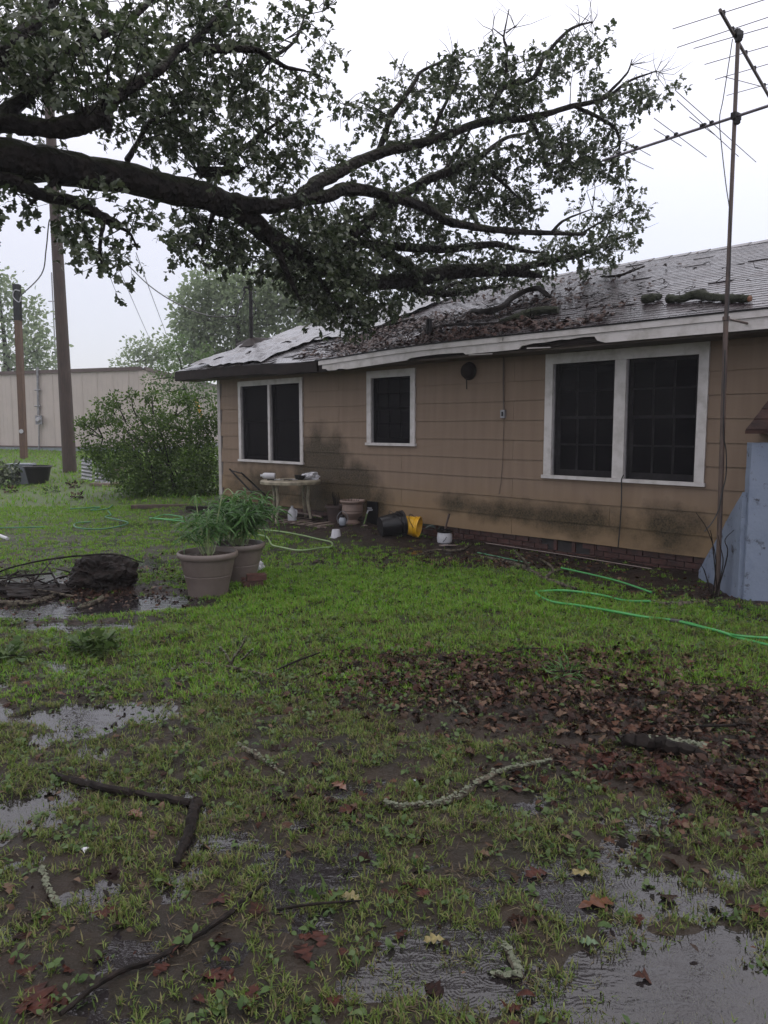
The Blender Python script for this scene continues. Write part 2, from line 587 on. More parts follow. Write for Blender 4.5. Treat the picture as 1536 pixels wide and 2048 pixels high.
def screen_material():
    m, n, l, b = nmat('insect_screen')
    b.inputs['Base Color'].default_value = (.007, .0065, .008, 1)
    b.inputs['Roughness'].default_value = .8
    b.inputs['Specular IOR Level'].default_value = .05
    tr = n.new('ShaderNodeBsdfTransparent')
    mx = n.new('ShaderNodeMixShader')
    t = n.new('ShaderNodeTexCoord')
    nz = n.new('ShaderNodeTexNoise')
    nz.inputs['Scale'].default_value = 2.5
    l.new(t.outputs['Object'], nz.inputs['Vector'])
    mr = n.new('ShaderNodeMapRange')
    mr.inputs[3].default_value = .62
    mr.inputs[4].default_value = .88
    l.new(nz.outputs[0], mr.inputs[0])
    l.new(mr.outputs[0], mx.inputs[0])
    l.new(tr.outputs[0], mx.inputs[1])
    l.new(b.outputs[0], mx.inputs[2])
    l.new(mx.outputs[0], n['Material Output'].inputs[0])
    return m


M['glass'] = glass_material()
M['screen'] = screen_material()
M['screen_dense'] = screen_material()
for _k in M['screen_dense'].node_tree.nodes:
    if _k.type == 'MAP_RANGE':
        _k.inputs[3].default_value = .90
        _k.inputs[4].default_value = .985


def water_material():
    m, n, l, b = nmat('puddle_water')
    b.inputs['Base Color'].default_value = (.020, .017, .018, 1)
    b.inputs['Roughness'].default_value = .04
    b.inputs['IOR'].default_value = 1.45
    b.inputs['Specular IOR Level'].default_value = 1.0
    g = n.new('ShaderNodeNewGeometry')
    n1 = n.new('ShaderNodeTexNoise')
    n1.inputs['Scale'].default_value = 11
    n1.inputs['Detail'].default_value = 3
    mp_ = n.new('ShaderNodeMapping')
    mp_.inputs['Scale'].default_value = (.7, 1.7, 1)
    mp_.inputs['Rotation'].default_value = (0, 0, .35)
    l.new(g.outputs['Position'], mp_.inputs[0])
    l.new(mp_.outputs[0], n1.inputs['Vector'])
    n2 = n.new('ShaderNodeTexVoronoi')           # rings from the rain
    n2.inputs['Scale'].default_value = 9
    l.new(g.outputs['Position'], n2.inputs['Vector'])
    sn = n.new('ShaderNodeMath')
    sn.operation = 'SINE'
    mu = n.new('ShaderNodeMath')
    mu.operation = 'MULTIPLY'
    mu.inputs[1].default_value = 60
    l.new(n2.outputs['Distance'], mu.inputs[0])
    l.new(mu.outputs[0], sn.inputs[0])
    ma = n.new('ShaderNodeMath')
    ma.operation = 'MULTIPLY_ADD'
    ma.inputs[1].default_value = .022
    l.new(sn.outputs[0], ma.inputs[0])
    l.new(n1.outputs[0], ma.inputs[2])
    bp = n.new('ShaderNodeBump')
    bp.inputs['Strength'].default_value = .17
    bp.inputs['Distance'].default_value = .02
    l.new(ma.outputs[0], bp.inputs['Height'])
    l.new(bp.outputs[0], b.inputs['Normal'])
    tr = n.new('ShaderNodeBsdfTransparent')
    mx = n.new('ShaderNodeMixShader')
    mx.inputs[0].default_value = .82
    l.new(tr.outputs[0], mx.inputs[1])
    l.new(b.outputs[0], mx.inputs[2])
    l.new(mx.outputs[0], n['Material Output'].inputs[0])
    return m


M['water'] = water_material()


def ground_material():
    m, n, l, b = nmat('wet_ground')
    g = n.new('ShaderNodeNewGeometry')
    nz = n.new('ShaderNodeTexNoise')
    nz.inputs['Scale'].default_value = 2.2
    nz.inputs['Detail'].default_value = 10
    nz.inputs['Roughness'].default_value = .68
    l.new(g.outputs['Position'], nz.inputs['Vector'])
    cr = n.new('ShaderNodeValToRGB')
    cr.color_ramp.elements[0].position = .35
    cr.color_ramp.elements[1].position = .68
    cr.color_ramp.elements[0].color = (.008, .0052, .0045, 1)
    cr.color_ramp.elements[1].color = (.028, .0165, .012, 1)
    l.new(nz.outputs[0], cr.inputs[0])
    at = n.new('ShaderNodeAttribute')
    at.attribute_name = 'turf'
    n2 = n.new('ShaderNodeTexNoise')
    n2.inputs['Scale'].default_value = 9
    n2.inputs['Detail'].default_value = 8
    l.new(g.outputs['Position'], n2.inputs['Vector'])
    c2 = n.new('ShaderNodeValToRGB')
    c2.color_ramp.elements[0].position = .3
    c2.color_ramp.elements[1].position = .7
    c2.color_ramp.elements[0].color = (.034, .055, .015, 1)
    c2.color_ramp.elements[1].color = (.085, .12, .036, 1)
    l.new(n2.outputs[0], c2.inputs[0])
    mx = n.new('ShaderNodeMixRGB')
    l.new(at.outputs['Fac'], mx.inputs[0])
    l.new(cr.outputs[0], mx.inputs[1])
    l.new(c2.outputs[0], mx.inputs[2])
    l.new(mx.outputs[0], b.inputs['Base Color'])
    mr = n.new('ShaderNodeMapRange')
    mr.inputs[3].default_value = .32
    mr.inputs[4].default_value = .85
    l.new(n2.outputs[0], mr.inputs[0])
    l.new(mr.outputs[0], b.inputs['Roughness'])
    b.inputs['Specular IOR Level'].default_value = .22
    bp = n.new('ShaderNodeBump')
    bp.inputs['Strength'].default_value = .9
    bp.inputs['Distance'].default_value = .02
    n3 = n.new('ShaderNodeTexNoise')
    n3.inputs['Scale'].default_value = 38
    n3.inputs['Detail'].default_value = 6
    l.new(g.outputs['Position'], n3.inputs['Vector'])
    l.new(n3.outputs[0], bp.inputs['Height'])
    l.new(bp.outputs[0], b.inputs['Normal'])
    return m


M['ground'] = ground_material()

# ------------------------------------------------------------------ mesh builders
WO = {}


def wpos(o):
    return WO.get(o.name, np.zeros(3)) if o is not None else np.zeros(3)


def tag(o, label=None, cat=None, group=None, kind=None):
    if label:
        o['label'] = label
    if cat:
        o['category'] = cat
    if group:
        o['group'] = group
    if kind:
        o['kind'] = kind
    return o


def empty(name, loc, label=None, cat=None, group=None):
    o = bpy.data.objects.new(name, None)
    o.empty_display_size = .1
    o.location = tuple(float(q) for q in loc)
    COL.objects.link(o)
    WO[o.name] = np.array(loc, float)
    return tag(o, label, cat, group)


def link_mesh(name, me, origin, parent=None, matrix=None):
    o = bpy.data.objects.new(name, me)
    COL.objects.link(o)
    WO[o.name] = np.array(origin, float)
    off = np.array(origin, float) - wpos(parent)
    if matrix is not None:
        mm = matrix.copy()
        mm.translation = Vector(off)
        o.matrix_basis = mm
    else:
        o.location = tuple(off)
    if parent is not None:
        o.parent = parent
    return o


class MB:
    def __init__(self):
        self.v, self.f = [], []

    def add(self, V, F):
        b = len(self.v)
        self.v.extend([tuple(map(float, q)) for q in V])
        self.f.extend([tuple(i + b for i in q) for q in F])
        return self

    def hexa(self, P):
        """8 corners: bottom 0-3, top 4-7"""
        return self.add(P, [(3, 2, 1, 0), (4, 5, 6, 7), (0, 1, 5, 4), (1, 2, 6, 5), (2, 3, 7, 6), (3, 0, 4, 7)])

    def box(self, c, s, rz=0, tilt=None):
        c = np.array(c, float)
        hx, hy, hz = [q / 2 for q in s]
        P = np.array([(-hx, -hy, -hz), (hx, -hy, -hz), (hx, hy, -hz), (-hx, hy, -hz),
                      (-hx, -hy, hz), (hx, -hy, hz), (hx, hy, hz), (-hx, hy, hz)])
        Rm = np.array(Matrix.Rotation(rz, 3, 'Z'))
        if tilt is not None:
            Rm = Rm @ np.array(tilt)
        return self.hexa(P @ Rm.T + c)

    def hbox(self, s0, s1, n0, n1, z0, z1):
        """box in house coordinates (outline seen from outside)"""
        return self.hexa([HP(s0, n0, z0), HP(s0, n1, z0), HP(s1, n1, z0), HP(s1, n0, z0),
                          HP(s0, n0, z1), HP(s0, n1, z1), HP(s1, n1, z1), HP(s1, n0, z1)])

    def tube(self, pts, rad, n=8, lump=0.0, cap=True):
        pts = np.array(pts, float)
        m = len(pts)
        rad = np.array(rad if np.ndim(rad) else [rad] * m, float)
        tg = np.gradient(pts, axis=0)
        tg /= np.linalg.norm(tg, axis=1)[:, None] + 1e-9
        up = np.array([0, 0, 1.0]) if abs(tg[0][2]) < .9 else np.array([1.0, 0, 0])
        a = np.cross(tg[0], up)
        a /= np.linalg.norm(a)
        V = []
        for i in range(m):
            a = a - tg[i] * (a @ tg[i])
            a /= np.linalg.norm(a) + 1e-9
            b = np.cross(tg[i], a)
            for k in range(n):
                th = 2 * math.pi * k / n
                r = rad[i] * (1 + (lump * (random.random() - .5) if lump else 0))
                V.append(pts[i] + r * (math.cos(th) * a + math.sin(th) * b))
        F = []
        for i in range(m - 1):
            for k in range(n):
                k2 = (k + 1) % n
                F.append((i * n + k, i * n + k2, (i + 1) * n + k2, (i + 1) * n + k))
        if cap:
            F.append(tuple(range(n - 1, -1, -1)))
            F.append(tuple((m - 1) * n + k for k in range(n)))
        return self.add(V, F)

    def lathe(self, prof, c, n=28, axis=None, close=False):
        """profile (r, h) turned round the axis through c"""
        c = np.array(c, float)
        ax = np.array(axis if axis is not None else (0, 0, 1), float)
        ax /= np.linalg.norm(ax)
        u = np.cross(ax, (0, 1, 0) if abs(ax[1]) < .9 else (1, 0, 0))
        u /= np.linalg.norm(u)
        w = np.cross(ax, u)
        V, F = [], []
        for (r, h) in prof:
            for k in range(n):
                t = 2 * math.pi * k / n
                V.append(c + ax * h + r * (math.cos(t) * u + math.sin(t) * w))
        for i in range(len(prof) - 1):
            for k in range(n):
                k2 = (k + 1) % n
                F.append((i * n + k, i * n + k2, (i + 1) * n + k2, (i + 1) * n + k))
        if close:
            F.append(tuple(range(n - 1, -1, -1)))
            F.append(tuple((len(prof) - 1) * n + k for k in range(n)))
        return self.add(V, F)

    def build(self, name, mat, parent=None, smooth_=False, kind=None):
        V = np.array(self.v)
        lo, hi = V.min(0), V.max(0)
        o = np.array([(lo[0] + hi[0]) / 2, (lo[1] + hi[1]) / 2, lo[2]])
        me = bpy.data.meshes.new(name)
        me.from_pydata([tuple(q) for q in (V - o)], [], self.f)
        me.materials.append(mat)
        if smooth_:
            me.polygons.foreach_set('use_smooth', [True] * len(me.polygons))
            try:
                me.set_sharp_from_angle(angle=R_(38))
            except Exception:
                pass
        me.update()
        ob = link_mesh(name, me, o, parent)
        if kind:
            ob['kind'] = kind
        return ob


def tri_mesh(name, V, T, mat, parent=None, smooth_=False):
    """big triangle soup from numpy arrays; origin at the parent's place"""
    V = np.ascontiguousarray(V, np.float32)
    T = np.ascontiguousarray(T, np.int32)
    lo, hi = V.min(0), V.max(0)
    o = np.array([(lo[0] + hi[0]) / 2, (lo[1] + hi[1]) / 2, lo[2]], np.float32)
    V = V - o
    me = bpy.data.meshes.new(name)
    me.vertices.add(len(V))
    me.vertices.foreach_set('co', V.ravel())
    me.loops.add(T.size)
    me.loops.foreach_set('vertex_index', T.ravel())
    me.polygons.add(len(T))
    me.polygons.foreach_set('loop_start', np.arange(0, T.size, 3, dtype=np.int32))
    me.polygons.foreach_set('loop_total', np.full(len(T), 3, np.int32))
    if smooth_:
        me.polygons.foreach_set('use_smooth', np.ones(len(T), bool))
    me.materials.append(mat)
    me.update()
    me.validate()
    return link_mesh(name, me, o, parent)


def scatter(tv, tt, pos, Rm, sc):
    """copies of a template as one soup"""
    pos, Rm = np.asarray(pos, float), np.asarray(Rm, float)
    sc = np.asarray(sc, float)
    k = len(tv)
    if sc.ndim == 1:
        V = np.einsum('mij,kj->mki', Rm, tv) * sc[:, None, None] + pos[:, None, :]
    else:
        V = np.einsum('mij,mkj->mki', Rm, tv[None] * sc[:, None, :]) + pos[:, None, :]
    T = (np.asarray(tt)[None] + (np.arange(len(pos)) * k)[:, None, None]).reshape(-1, 3)
    return V.reshape(-1, 3), T


def rand_rot(n, tilt=1.0, droop=0.0):
    """random yaw plus a tilt of the leaf plane"""
    yaw = rng.random(n) * 2 * math.pi
    a = rng.normal(0, tilt, n) - droop
    b = rng.normal(0, tilt, n)
    cy, sy = np.cos(yaw), np.sin(yaw)
    ca, sa = np.cos(a), np.sin(a)
    cb, sb = np.cos(b), np.sin(b)
    Z = np.zeros(n)
    O = np.ones(n)
    Rz = np.array([[cy, -sy, Z], [sy, cy, Z], [Z, Z, O]]).transpose(2, 0, 1)
    Rx = np.array([[O, Z, Z], [Z, ca, -sa], [Z, sa, ca]]).transpose(2, 0, 1)
    Ry = np.array([[cb, Z, sb], [Z, O, Z], [-sb, Z, cb]]).transpose(2, 0, 1)
    return Rz @ Rx @ Ry


def leaf_template(half, fold=.25, curl=.15, wav=0.0):
    """half outline [(w, y)..] from stem (0,0) to tip (0,1)"""
    V, T = [], []
    rows = []
    for (w, y) in half:
        z0 = -curl * (y - .4) ** 2
        if w == 0:
            V.append((0, y, z0))
            rows.append((len(V) - 1,))
        else:
            dz = fold * w + wav * math.sin(y * 17)
            V.append((-w, y, z0 + dz))
            V.append((w, y, z0 + fold * w - wav * math.sin(y * 13 + 1)))
            rows.append((len(V) - 2, len(V) - 1))
    for a, b in zip(rows[:-1], rows[1:]):
        if len(a) == 1 and len(b) == 2:
            T.append((a[0], b[1], b[0]))
        elif len(a) == 2 and len(b) == 2:
            T += [(a[0], a[1], b[1]), (a[0], b[1], b[0])]
        elif len(a) == 2:
            T.append((a[0], a[1], b[0]))
    return np.array(V), np.array(T)


OAK_LO = leaf_template([(0, 0), (.14, .22), (.10, .34), (.36, .58), (.16, .70), (.20, .88), (0, 1)], .3, .35)
OAK_HI = leaf_template([(0, -.12), (.02, 0), (.14, .16), (.22, .26), (.09, .36), (.30, .48), (.40, .60), (.14, .66), (.22, .80), (.24, .88), (.08, .92), (0, 1.0)], .12, .35, .02)
OAK_CURL = leaf_template([(0, -.12), (.02, 0), (.16, .18), (.20, .28), (.10, .36), (.34, .52), (.36, .62), (.15, .68), (.20, .84), (.06, .92), (0, 1.0)], .38, .7, .04)
OVAL = leaf_template([(0, 0), (.26, .3), (.28, .6), (0, 1)], .25, .3)
LANCE = leaf_template([(0, 0), (.035, .25), (.045, .5), (.03, .8), (0, 1)], .3, .9)

# ------------------------------------------------------------------ ground, water
xs = np.concatenate([-np.geomspace(300, 11, 26), np.arange(-10.5, 7.01, .05), np.geomspace(7.5, 300, 26)])
ys = np.concatenate([-np.geomspace(60, 1.0, 8), np.arange(-.5, 1.3, .3), np.arange(1.4, 5.0, .035), np.arange(5.0, 18, .06), np.geomspace(18.2, 500, 50)])
gx, gy = np.meshgrid(xs, ys, indexing='ij')
gz = terrain(gx, gy)


def turf_amount(x, y):
    """how much living grass covers the soil"""
    x, y = np.asarray(x, float), np.asarray(y, float)
    n = wall_n(x, y)
    s = wall_s(x, y)
    t = .55 + 0 * x
    for (px, py, rx, ry, a) in [(700, 1200, 2.6, 1.7, .75), (1000, 1240, 1.5, .8, .6), (1400, 1340, 1.3, .7, .6), (300, 1000, 5, 2.6, .8),
                                (-200, 1000, 5, 2.6, .8), (400, 1330, .8, .4, .25), (500, 1280, 1.0, .5, .3),
                                (1130, 1430, 1.2, .45, -.30), (1400, 1480, .9, .45, -.32), (900, 1360, .7, .25, -.3), (1300, 1560, .6, .25, -.25),
                                (120, 1180, 1.3, .75, -1.1), (330, 1205, .8, .4, -.9), (200, 1250, 1.1, .3, -.6), (60, 1400, .7, .3, -.3), (60, 1900, .5, .5, -.16)]:
        p = flat(px, py)
        t = t + a * np.exp(-((x - p[0]) / rx) ** 2 - ((y - p[1]) / ry) ** 2)
    bare = smooth(1.9, .9, n + (fbm(x, y, 1.1, 21) - .5) * .9 - .25 * smooth(2, 4, s)) * smooth(7.5, 5.5, s)
    t = t * (1 - bare)
    far = smooth(15, 19, y)
    t = t * (1 - far) + far * .95
    return np.clip(t, 0, 1)


turf = turf_amount(gx, gy)
nx_, ny_ = gx.shape
V = np.stack([gx, gy, gz], -1).reshape(-1, 3).astype(np.float32)
idx = np.arange(nx_ * ny_).reshape(nx_, ny_)
Q = np.stack([idx[:-1, :-1], idx[1:, :-1], idx[1:, 1:], idx[:-1, 1:]], -1).reshape(-1, 4).astype(np.int32)
me = bpy.data.meshes.new('ground')
me.vertices.add(len(V))
me.vertices.foreach_set('co', V.ravel())
me.loops.add(Q.size)
me.loops.foreach_set('vertex_index', Q.ravel())
me.polygons.add(len(Q))
me.polygons.foreach_set('loop_start', np.arange(0, Q.size, 4, dtype=np.int32))
me.polygons.foreach_set('loop_total', np.full(len(Q), 4, np.int32))
me.polygons.foreach_set('use_smooth', np.ones(len(Q), bool))
ta = me.attributes.new('turf', 'FLOAT', 'POINT')
ta.data.foreach_set('value', (turf * (0.08 + .92 * smooth(8, 16, gy))).reshape(-1).astype(np.float32))
me.materials.append(M['ground'])
me.update()
ground = link_mesh('ground', me, (0, 0, 0))
tag(ground, 'wet muddy back yard lawn around the house', 'ground', kind='structure')

wm = MB()
wx, wy = np.linspace(-9, 6, 16), np.linspace(.5, 14, 15)
for i in range(15):
    for j in range(14):
        wm.add([(wx[i], wy[j], 0), (wx[i + 1], wy[j], 0), (wx[i + 1], wy[j + 1], 0), (wx[i], wy[j + 1], 0)], [(0, 1, 2, 3)])
water = wm.build('puddle_water', M['water'])
tag(water, 'muddy rain water standing in the low parts of the lawn', 'water', kind='structure')


# ------------------------------------------------------------------ house
house = empty('house', HP(1.0, -2.0, 0), 'single storey tan siding house with white window trim and storm damaged roof', 'house')
S_R, S_L = -7.2, 6.30             # wall ends
EAVE_N, EAVE_Z, SLOPE, HALF = .50, 2.88, 1.72 / 4.75, 4.75
G_L, G_R = 7.15, -7.8             # roof ends
W_DEPTH = 2 * HALF - 2 * EAVE_N
WINS = [('left', 3.50, 5.55, 1.075, 2.60), ('small', .71, 1.80, 1.455, 2.61), ('right', -3.82, -1.66, 1.075, 2.655)]


def sag(s, t=0.0):
    return -.085 * math.exp(-((s - 2.7) / 1.7) ** 2) * max(0, 1 - t / 4) - .03 * float(smooth(4, 6, s))


def cut(rect, holes):
    """rectangle minus rectangles -> rectangles (s0, s1, z0, z1)"""
    rs = [rect]
    for (_, a, b, c, d) in holes:
        out = []
        for (s0, s1, z0, z1) in rs:
            if b <= s0 or a >= s1 or d <= z0 or c >= z1:
                out.append((s0, s1, z0, z1))
                continue
            if s0 < a:
                out.append((s0, a, z0, z1))
            if s1 > b:
                out.append((b, s1, z0, z1))
            m0, m1 = max(s0, a), min(s1, b)
            if z0 < c:
                out.append((m0, m1, z0, c))
            if z1 > d:
                out.append((m0, m1, d, z1))
        rs = out
    return rs


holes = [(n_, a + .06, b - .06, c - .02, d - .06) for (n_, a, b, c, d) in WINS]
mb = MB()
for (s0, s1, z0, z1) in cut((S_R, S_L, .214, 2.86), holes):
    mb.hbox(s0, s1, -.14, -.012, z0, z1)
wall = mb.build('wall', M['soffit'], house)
ROW = [.215] + [.465 + .2665 * k for k in range(10)]
for r in range(len(ROW) - 1):
    z0, z1 = ROW[r], min(ROW[r + 1] + .004, 2.86)
    s = S_R + (.9 if r % 2 else 2.4) - 3.66
    while s < S_L:
        a, b = max(s, S_R), min(s + 3.655, S_L - .075)
        s += 3.66
        if b - a < .05:
            continue
        for (p0, p1, q0, q1) in cut((a, b, z0, z1), holes):
            mb = MB()
            k0 = .017 - .013 * (q0 - z0) / (z1 - z0)
            k1 = .017 - .013 * (q1 - z0) / (z1 - z0)
            # long boards get slightly uneven lower edges
            m_ = max(1, int((p1 - p0) / .3))
            for i in range(m_):
                u0, u1 = p0 + (p1 - p0) * i / m_, p0 + (p1 - p0) * (i + 1) / m_
                j0 = .004 * math.sin(u0 * 2.3 + r * 1.7) if q0 == z0 else 0
                j1 = .004 * math.sin(u1 * 2.3 + r * 1.7) if q0 == z0 else 0
                if r == 0:
                    j0 += .035 * max(0, vnoise(u0, 0, .35, 3) - .72) / .28
                    j1 += .035 * max(0, vnoise(u1, 0, .35, 3) - .72) / .28
                mb.hexa([HP(u0, -.008, q0 + j0), HP(u0, k0, q0 + j0), HP(u1, k0, q0 + j1), HP(u1, -.008, q0 + j1),
                         HP(u0, -.008, q1), HP(u0, k1, q1), HP(u1, k1, q1), HP(u1, -.008, q1)])
            mb.build('siding_board', M['siding'], wall)
mb = MB()
mb.hbox(S_L - .07, S_L + .03, -.10, .022, .18, 2.84)
mb.build('corner_board', M['white_trim'], house)
# the other walls and the ceiling close the rooms
mb = MB()
mb.hbox(S_L - .13, S_L, -W_DEPTH, -.145, .2, 2.85)
gw = mb.build('gable_wall', M['siding'], house)
mb = MB()
mb.hbox(S_R, S_R + .13, -W_DEPTH, -.145, .2, 2.85)
mb.build('gable_wall', M['siding'], house)
for sg in (S_L - .1, S_R):
    mb = MB()
    P = [HP(sg, -.1, 2.852), HP(sg, -W_DEPTH + .1, 2.852), HP(sg, -(HALF - EAVE_N), EAVE_Z + SLOPE * HALF - .16)]
    P2 = [q + D * .1 for q in P]
    mb.add(P + P2, [(0, 1, 2), (5, 4, 3), (0, 3, 4, 1), (1, 4, 5, 2), (2, 5, 3, 0)])
    mb.build('gable_peak', M['siding'], house)
mb = MB()
mb.hbox(S_R + .14, S_L - .14, -W_DEPTH, -W_DEPTH + .13, .2, 2.85)
mb.build('rear_wall', M['siding'], house)
mb = MB()
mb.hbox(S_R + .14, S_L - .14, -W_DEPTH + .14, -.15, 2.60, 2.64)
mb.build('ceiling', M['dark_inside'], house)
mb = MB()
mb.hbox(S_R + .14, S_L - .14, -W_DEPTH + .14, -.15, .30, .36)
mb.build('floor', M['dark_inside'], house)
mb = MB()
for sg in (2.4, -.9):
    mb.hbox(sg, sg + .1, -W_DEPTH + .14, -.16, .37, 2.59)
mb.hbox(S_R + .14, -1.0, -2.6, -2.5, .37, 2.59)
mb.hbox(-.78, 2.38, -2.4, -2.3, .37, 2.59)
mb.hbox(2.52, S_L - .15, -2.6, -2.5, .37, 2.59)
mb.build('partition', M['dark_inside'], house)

# foundation
mb = MB()
mb.hbox(S_R, S_L - .02, -.16, -.05, -.25, .212)
found = mb.build('foundation', M['mortar'], house)
_bm = MB()
_bm.box((0, 0, .0325), (.198, .06, .064))
bv = np.array(_bm.v)
bv[:, 0] += np.where(bv[:, 2] > .03, .001, 0)
brick_me = bpy.data.meshes.new('brick')
brick_me.from_pydata([tuple(q) for q in bv], [], _bm.f)
brick_me.materials.append(M['brick'])
hm = Matrix((tuple(D), tuple(-PN), (0, 0, 1))).transposed().to_4x4()
for c_ in range(4):
    zc = .212 - .074 * (c_ + 1)
    s = -4.45 + (.105 if c_ % 2 else 0)
    while s < 5.2:
        vent_here = -2.33 < s < -1.62 and c_ < 2
        if not vent_here:
            jit = Matrix.Rotation(random.uniform(-.012, .012), 4, 'Z')
            link_mesh('brick', brick_me, HP(s, -.055 + random.uniform(-.004, .004), zc + random.uniform(-.002, .002)), found, hm @ jit)
        s += .21
mb = MB()
mb.hbox(-2.42, -1.55, -.075, -.045, .066, .21)
vt = mb.build('foundation_vent', M['dark_inside'], house)
for k in range(4):
    mb = MB()
    sk = -2.40 + k * .28
    mb.hbox(sk - .025, sk + .025, -.044, -.018, .07, .205)
    mb.build('vent_bar', M['brick'], vt)
# hole with a tap low in the wall
ps, pz = wall_sz(747, 1022)
mb = MB()
mb.hbox(ps - .13, ps + .13, .017, .03, .10, pz + .16)
tap = mb.build('utility_panel', M['black_plastic'], house)
mb = MB()
mb.tube([HP(ps, .03, pz + .02), HP(ps, .12, pz + .02), HP(ps, .15, pz - .03)], .014)
mb.tube([HP(ps - .045, .09, pz + .055), HP(ps + .045, .09, pz + .055)], .010)
mb.build('water_tap', M['white_plastic'], tap)


# windows
def window(kind, s0, s1, z0, z1, mullion, cas, muntin):
    mbx = MB()
    # casing: sides, head, sill
    mbx.hbox(s0, s0 + cas, .004, .036, z0, z1 - cas * 1.15)
    mbx.hbox(s1 - cas, s1, .004, .036, z0, z1 - cas * 1.15)
    mbx.hbox(s0, s1, .004, .038, z1 - cas * 1.15, z1)
    w = mbx.build('window', M['white_paint'], house)
    mbx = MB()
    mbx.hbox(s0 - .02, s1 + .02, -.02, .055, z0 - .045, z0 - .002)
    mbx.build('sill', M['white_paint'], w)
    a, b = s0 + cas, s1 - cas
    if mullion:
        c = (a + b) / 2
        mbx = MB()
        mbx.hbox(c - mullion / 2, c + mullion / 2, -.06, .033, z0, z1 - cas * 1.15 - .001)
        mbx.build('mullion', M['white_paint'], w)
        bays = [(a, c - mullion / 2), (c + mullion / 2, b)]
    else:
        bays = [(a, b)]
    top, bot = z1 - cas * 1.15, z0
    for (p, q) in bays:
        mid = (top + bot) / 2 + .03
        # reveal
        mbx = MB()
        mbx.hbox(p - .02, p + .012, -.12, .002, bot, top)
        mbx.hbox(q - .012, q + .02, -.12, .002, bot, top)
        mbx.build('jamb', M['sash'], w)
        for (zl, zh, nn) in ((mid - .02, top, -.05), (bot, mid + .02, -.075)):
            fr = .045
            mbx = MB()
            e_ = .013
            mbx.hbox(p + e_, p + e_ + fr, nn - .03, nn, zl, zh)
            mbx.hbox(q - e_ - fr, q - e_, nn - .03, nn, zl, zh)
            mbx.hbox(p + e_ + fr, q - e_ - fr, nn - .03, nn, zh - .04, zh)
            mbx.hbox(p + e_ + fr, q - e_ - fr, nn - .03, nn, zl, zl + (.075 if zl == bot else .04))
            mbx.build('sash', M['sash'], w)
            p2, q2 = p + e_ + fr, q - e_ - fr
            zl2, zh2 = zl + (.075 if zl == bot else .04), zh - .04
            if muntin:
                for k in range(1, muntin):
                    sm = p2 + (q2 - p2) * k / muntin
                    mbx = MB()
                    mbx.hbox(sm - .011, sm + .011, nn - .024, nn - .004, zl2, zh2)
                    mbx.build('muntin', M['sash'], w)
                mbx = MB()
                zm = (zl2 + zh2) / 2
                mbx.hbox(p2, q2, nn - .022, nn - .006, zm - .010, zm + .010)
                mbx.build('muntin', M['sash'], w)
            cols_, rows_ = max(1, muntin), 2 if muntin else 1
            for i in range(cols_):
                for j in range(rows_):
                    u0, u1 = p2 + (q2 - p2) * i / cols_, p2 + (q2 - p2) * (i + 1) / cols_
                    y0, y1 = zl2 + (zh2 - zl2) * j / rows_, zl2 + (zh2 - zl2) * (j + 1) / rows_
                    tl = random.uniform(-.002, .002)
                    mbx = MB()
                    mbx.add([HP(u0, nn - .014 + tl, y0), HP(u1, nn - .014 - tl, y0), HP(u1, nn - .014 - tl, y1), HP(u0, nn - .014 + tl, y1)], [(0, 1, 2, 3)])
                    mbx.build('pane', M['glass'], w)
        mbx = MB()
        m_ = 6
        mbx.add([HP(p + .012, -.022, bot), HP(q - .012, -.022, bot), HP(q - .012, -.022, top), HP(p + .012, -.022, top)], [(0, 1, 2, 3)])
        mbx.build('insect_screen', M['screen'] if kind == 'right' else M['screen_dense'], w)
    return w


window('left', *WINS[0][1:], .07, .085, 0)
window('small', *WINS[1][1:], 0, .10, 3)
window('right', *WINS[2][1:], .15, .115, 3)


# roof
def RP(s, t, up=0.0):
    nz_ = np.array([0, 0, 1.0])
    nrm = (-PN) * (-SLOPE) * -1 * 0 + nz_ * 1.0
    n_out = (-PN * SLOPE + nz_) / math.hypot(1, SLOPE)
    return HP(s, EAVE_N - t, EAVE_Z + SLOPE * t + sag(s, t)) + n_out * up


mb = MB()
ss = np.linspace(G_R, G_L, 50)
for a, b in zip(ss[:-1], ss[1:]):
    for t0, t1 in ((0.02, 1.2), (1.2, 2.6), (2.6, HALF)):
        P = [RP(a, t0, -.03), RP(b, t0, -.03), RP(b, t1, -.03), RP(a, t1, -.03), RP(a, t0, 0), RP(b, t0, 0), RP(b, t1, 0), RP(a, t1, 0)]
        mb.hexa(P)
roof = mb.build('roof', M['felt'], house)
mb = MB()
P = [HP(G_R, EAVE_N - HALF, EAVE_Z + SLOPE * HALF), HP(G_L, EAVE_N - HALF, EAVE_Z + SLOPE * HALF - .03),
     HP(G_L, EAVE_N - 2 * HALF, EAVE_Z), HP(G_R, EAVE_N - 2 * HALF, EAVE_Z)]
mb.hexa([q + np.array([0, 0, -.03]) for q in P] + P)
mb.build('rear_slope', M['shingle'], house)
# ridge caps
for k in range(46):
    s = G_R + .02 + k * .325
    if s > G_L - .3:
        break
    mb = MB()
    a, b = RP(s, HALF - .16, .016), RP(s + .34, HALF - .16, .010)
    c, d_ = RP(s, HALF, .03), RP(s + .34, HALF, .022)
    e1, f1 = c - (a - c) * np.array([1, 1, -1]), d_ - (b - d_) * np.array([1, 1, -1])
    mb.add([a, b, d_, c, f1, e1], [(0, 1, 2, 3), (3, 2, 4, 5)])
    mb.build('ridge_cap', M['shingle'], roof)
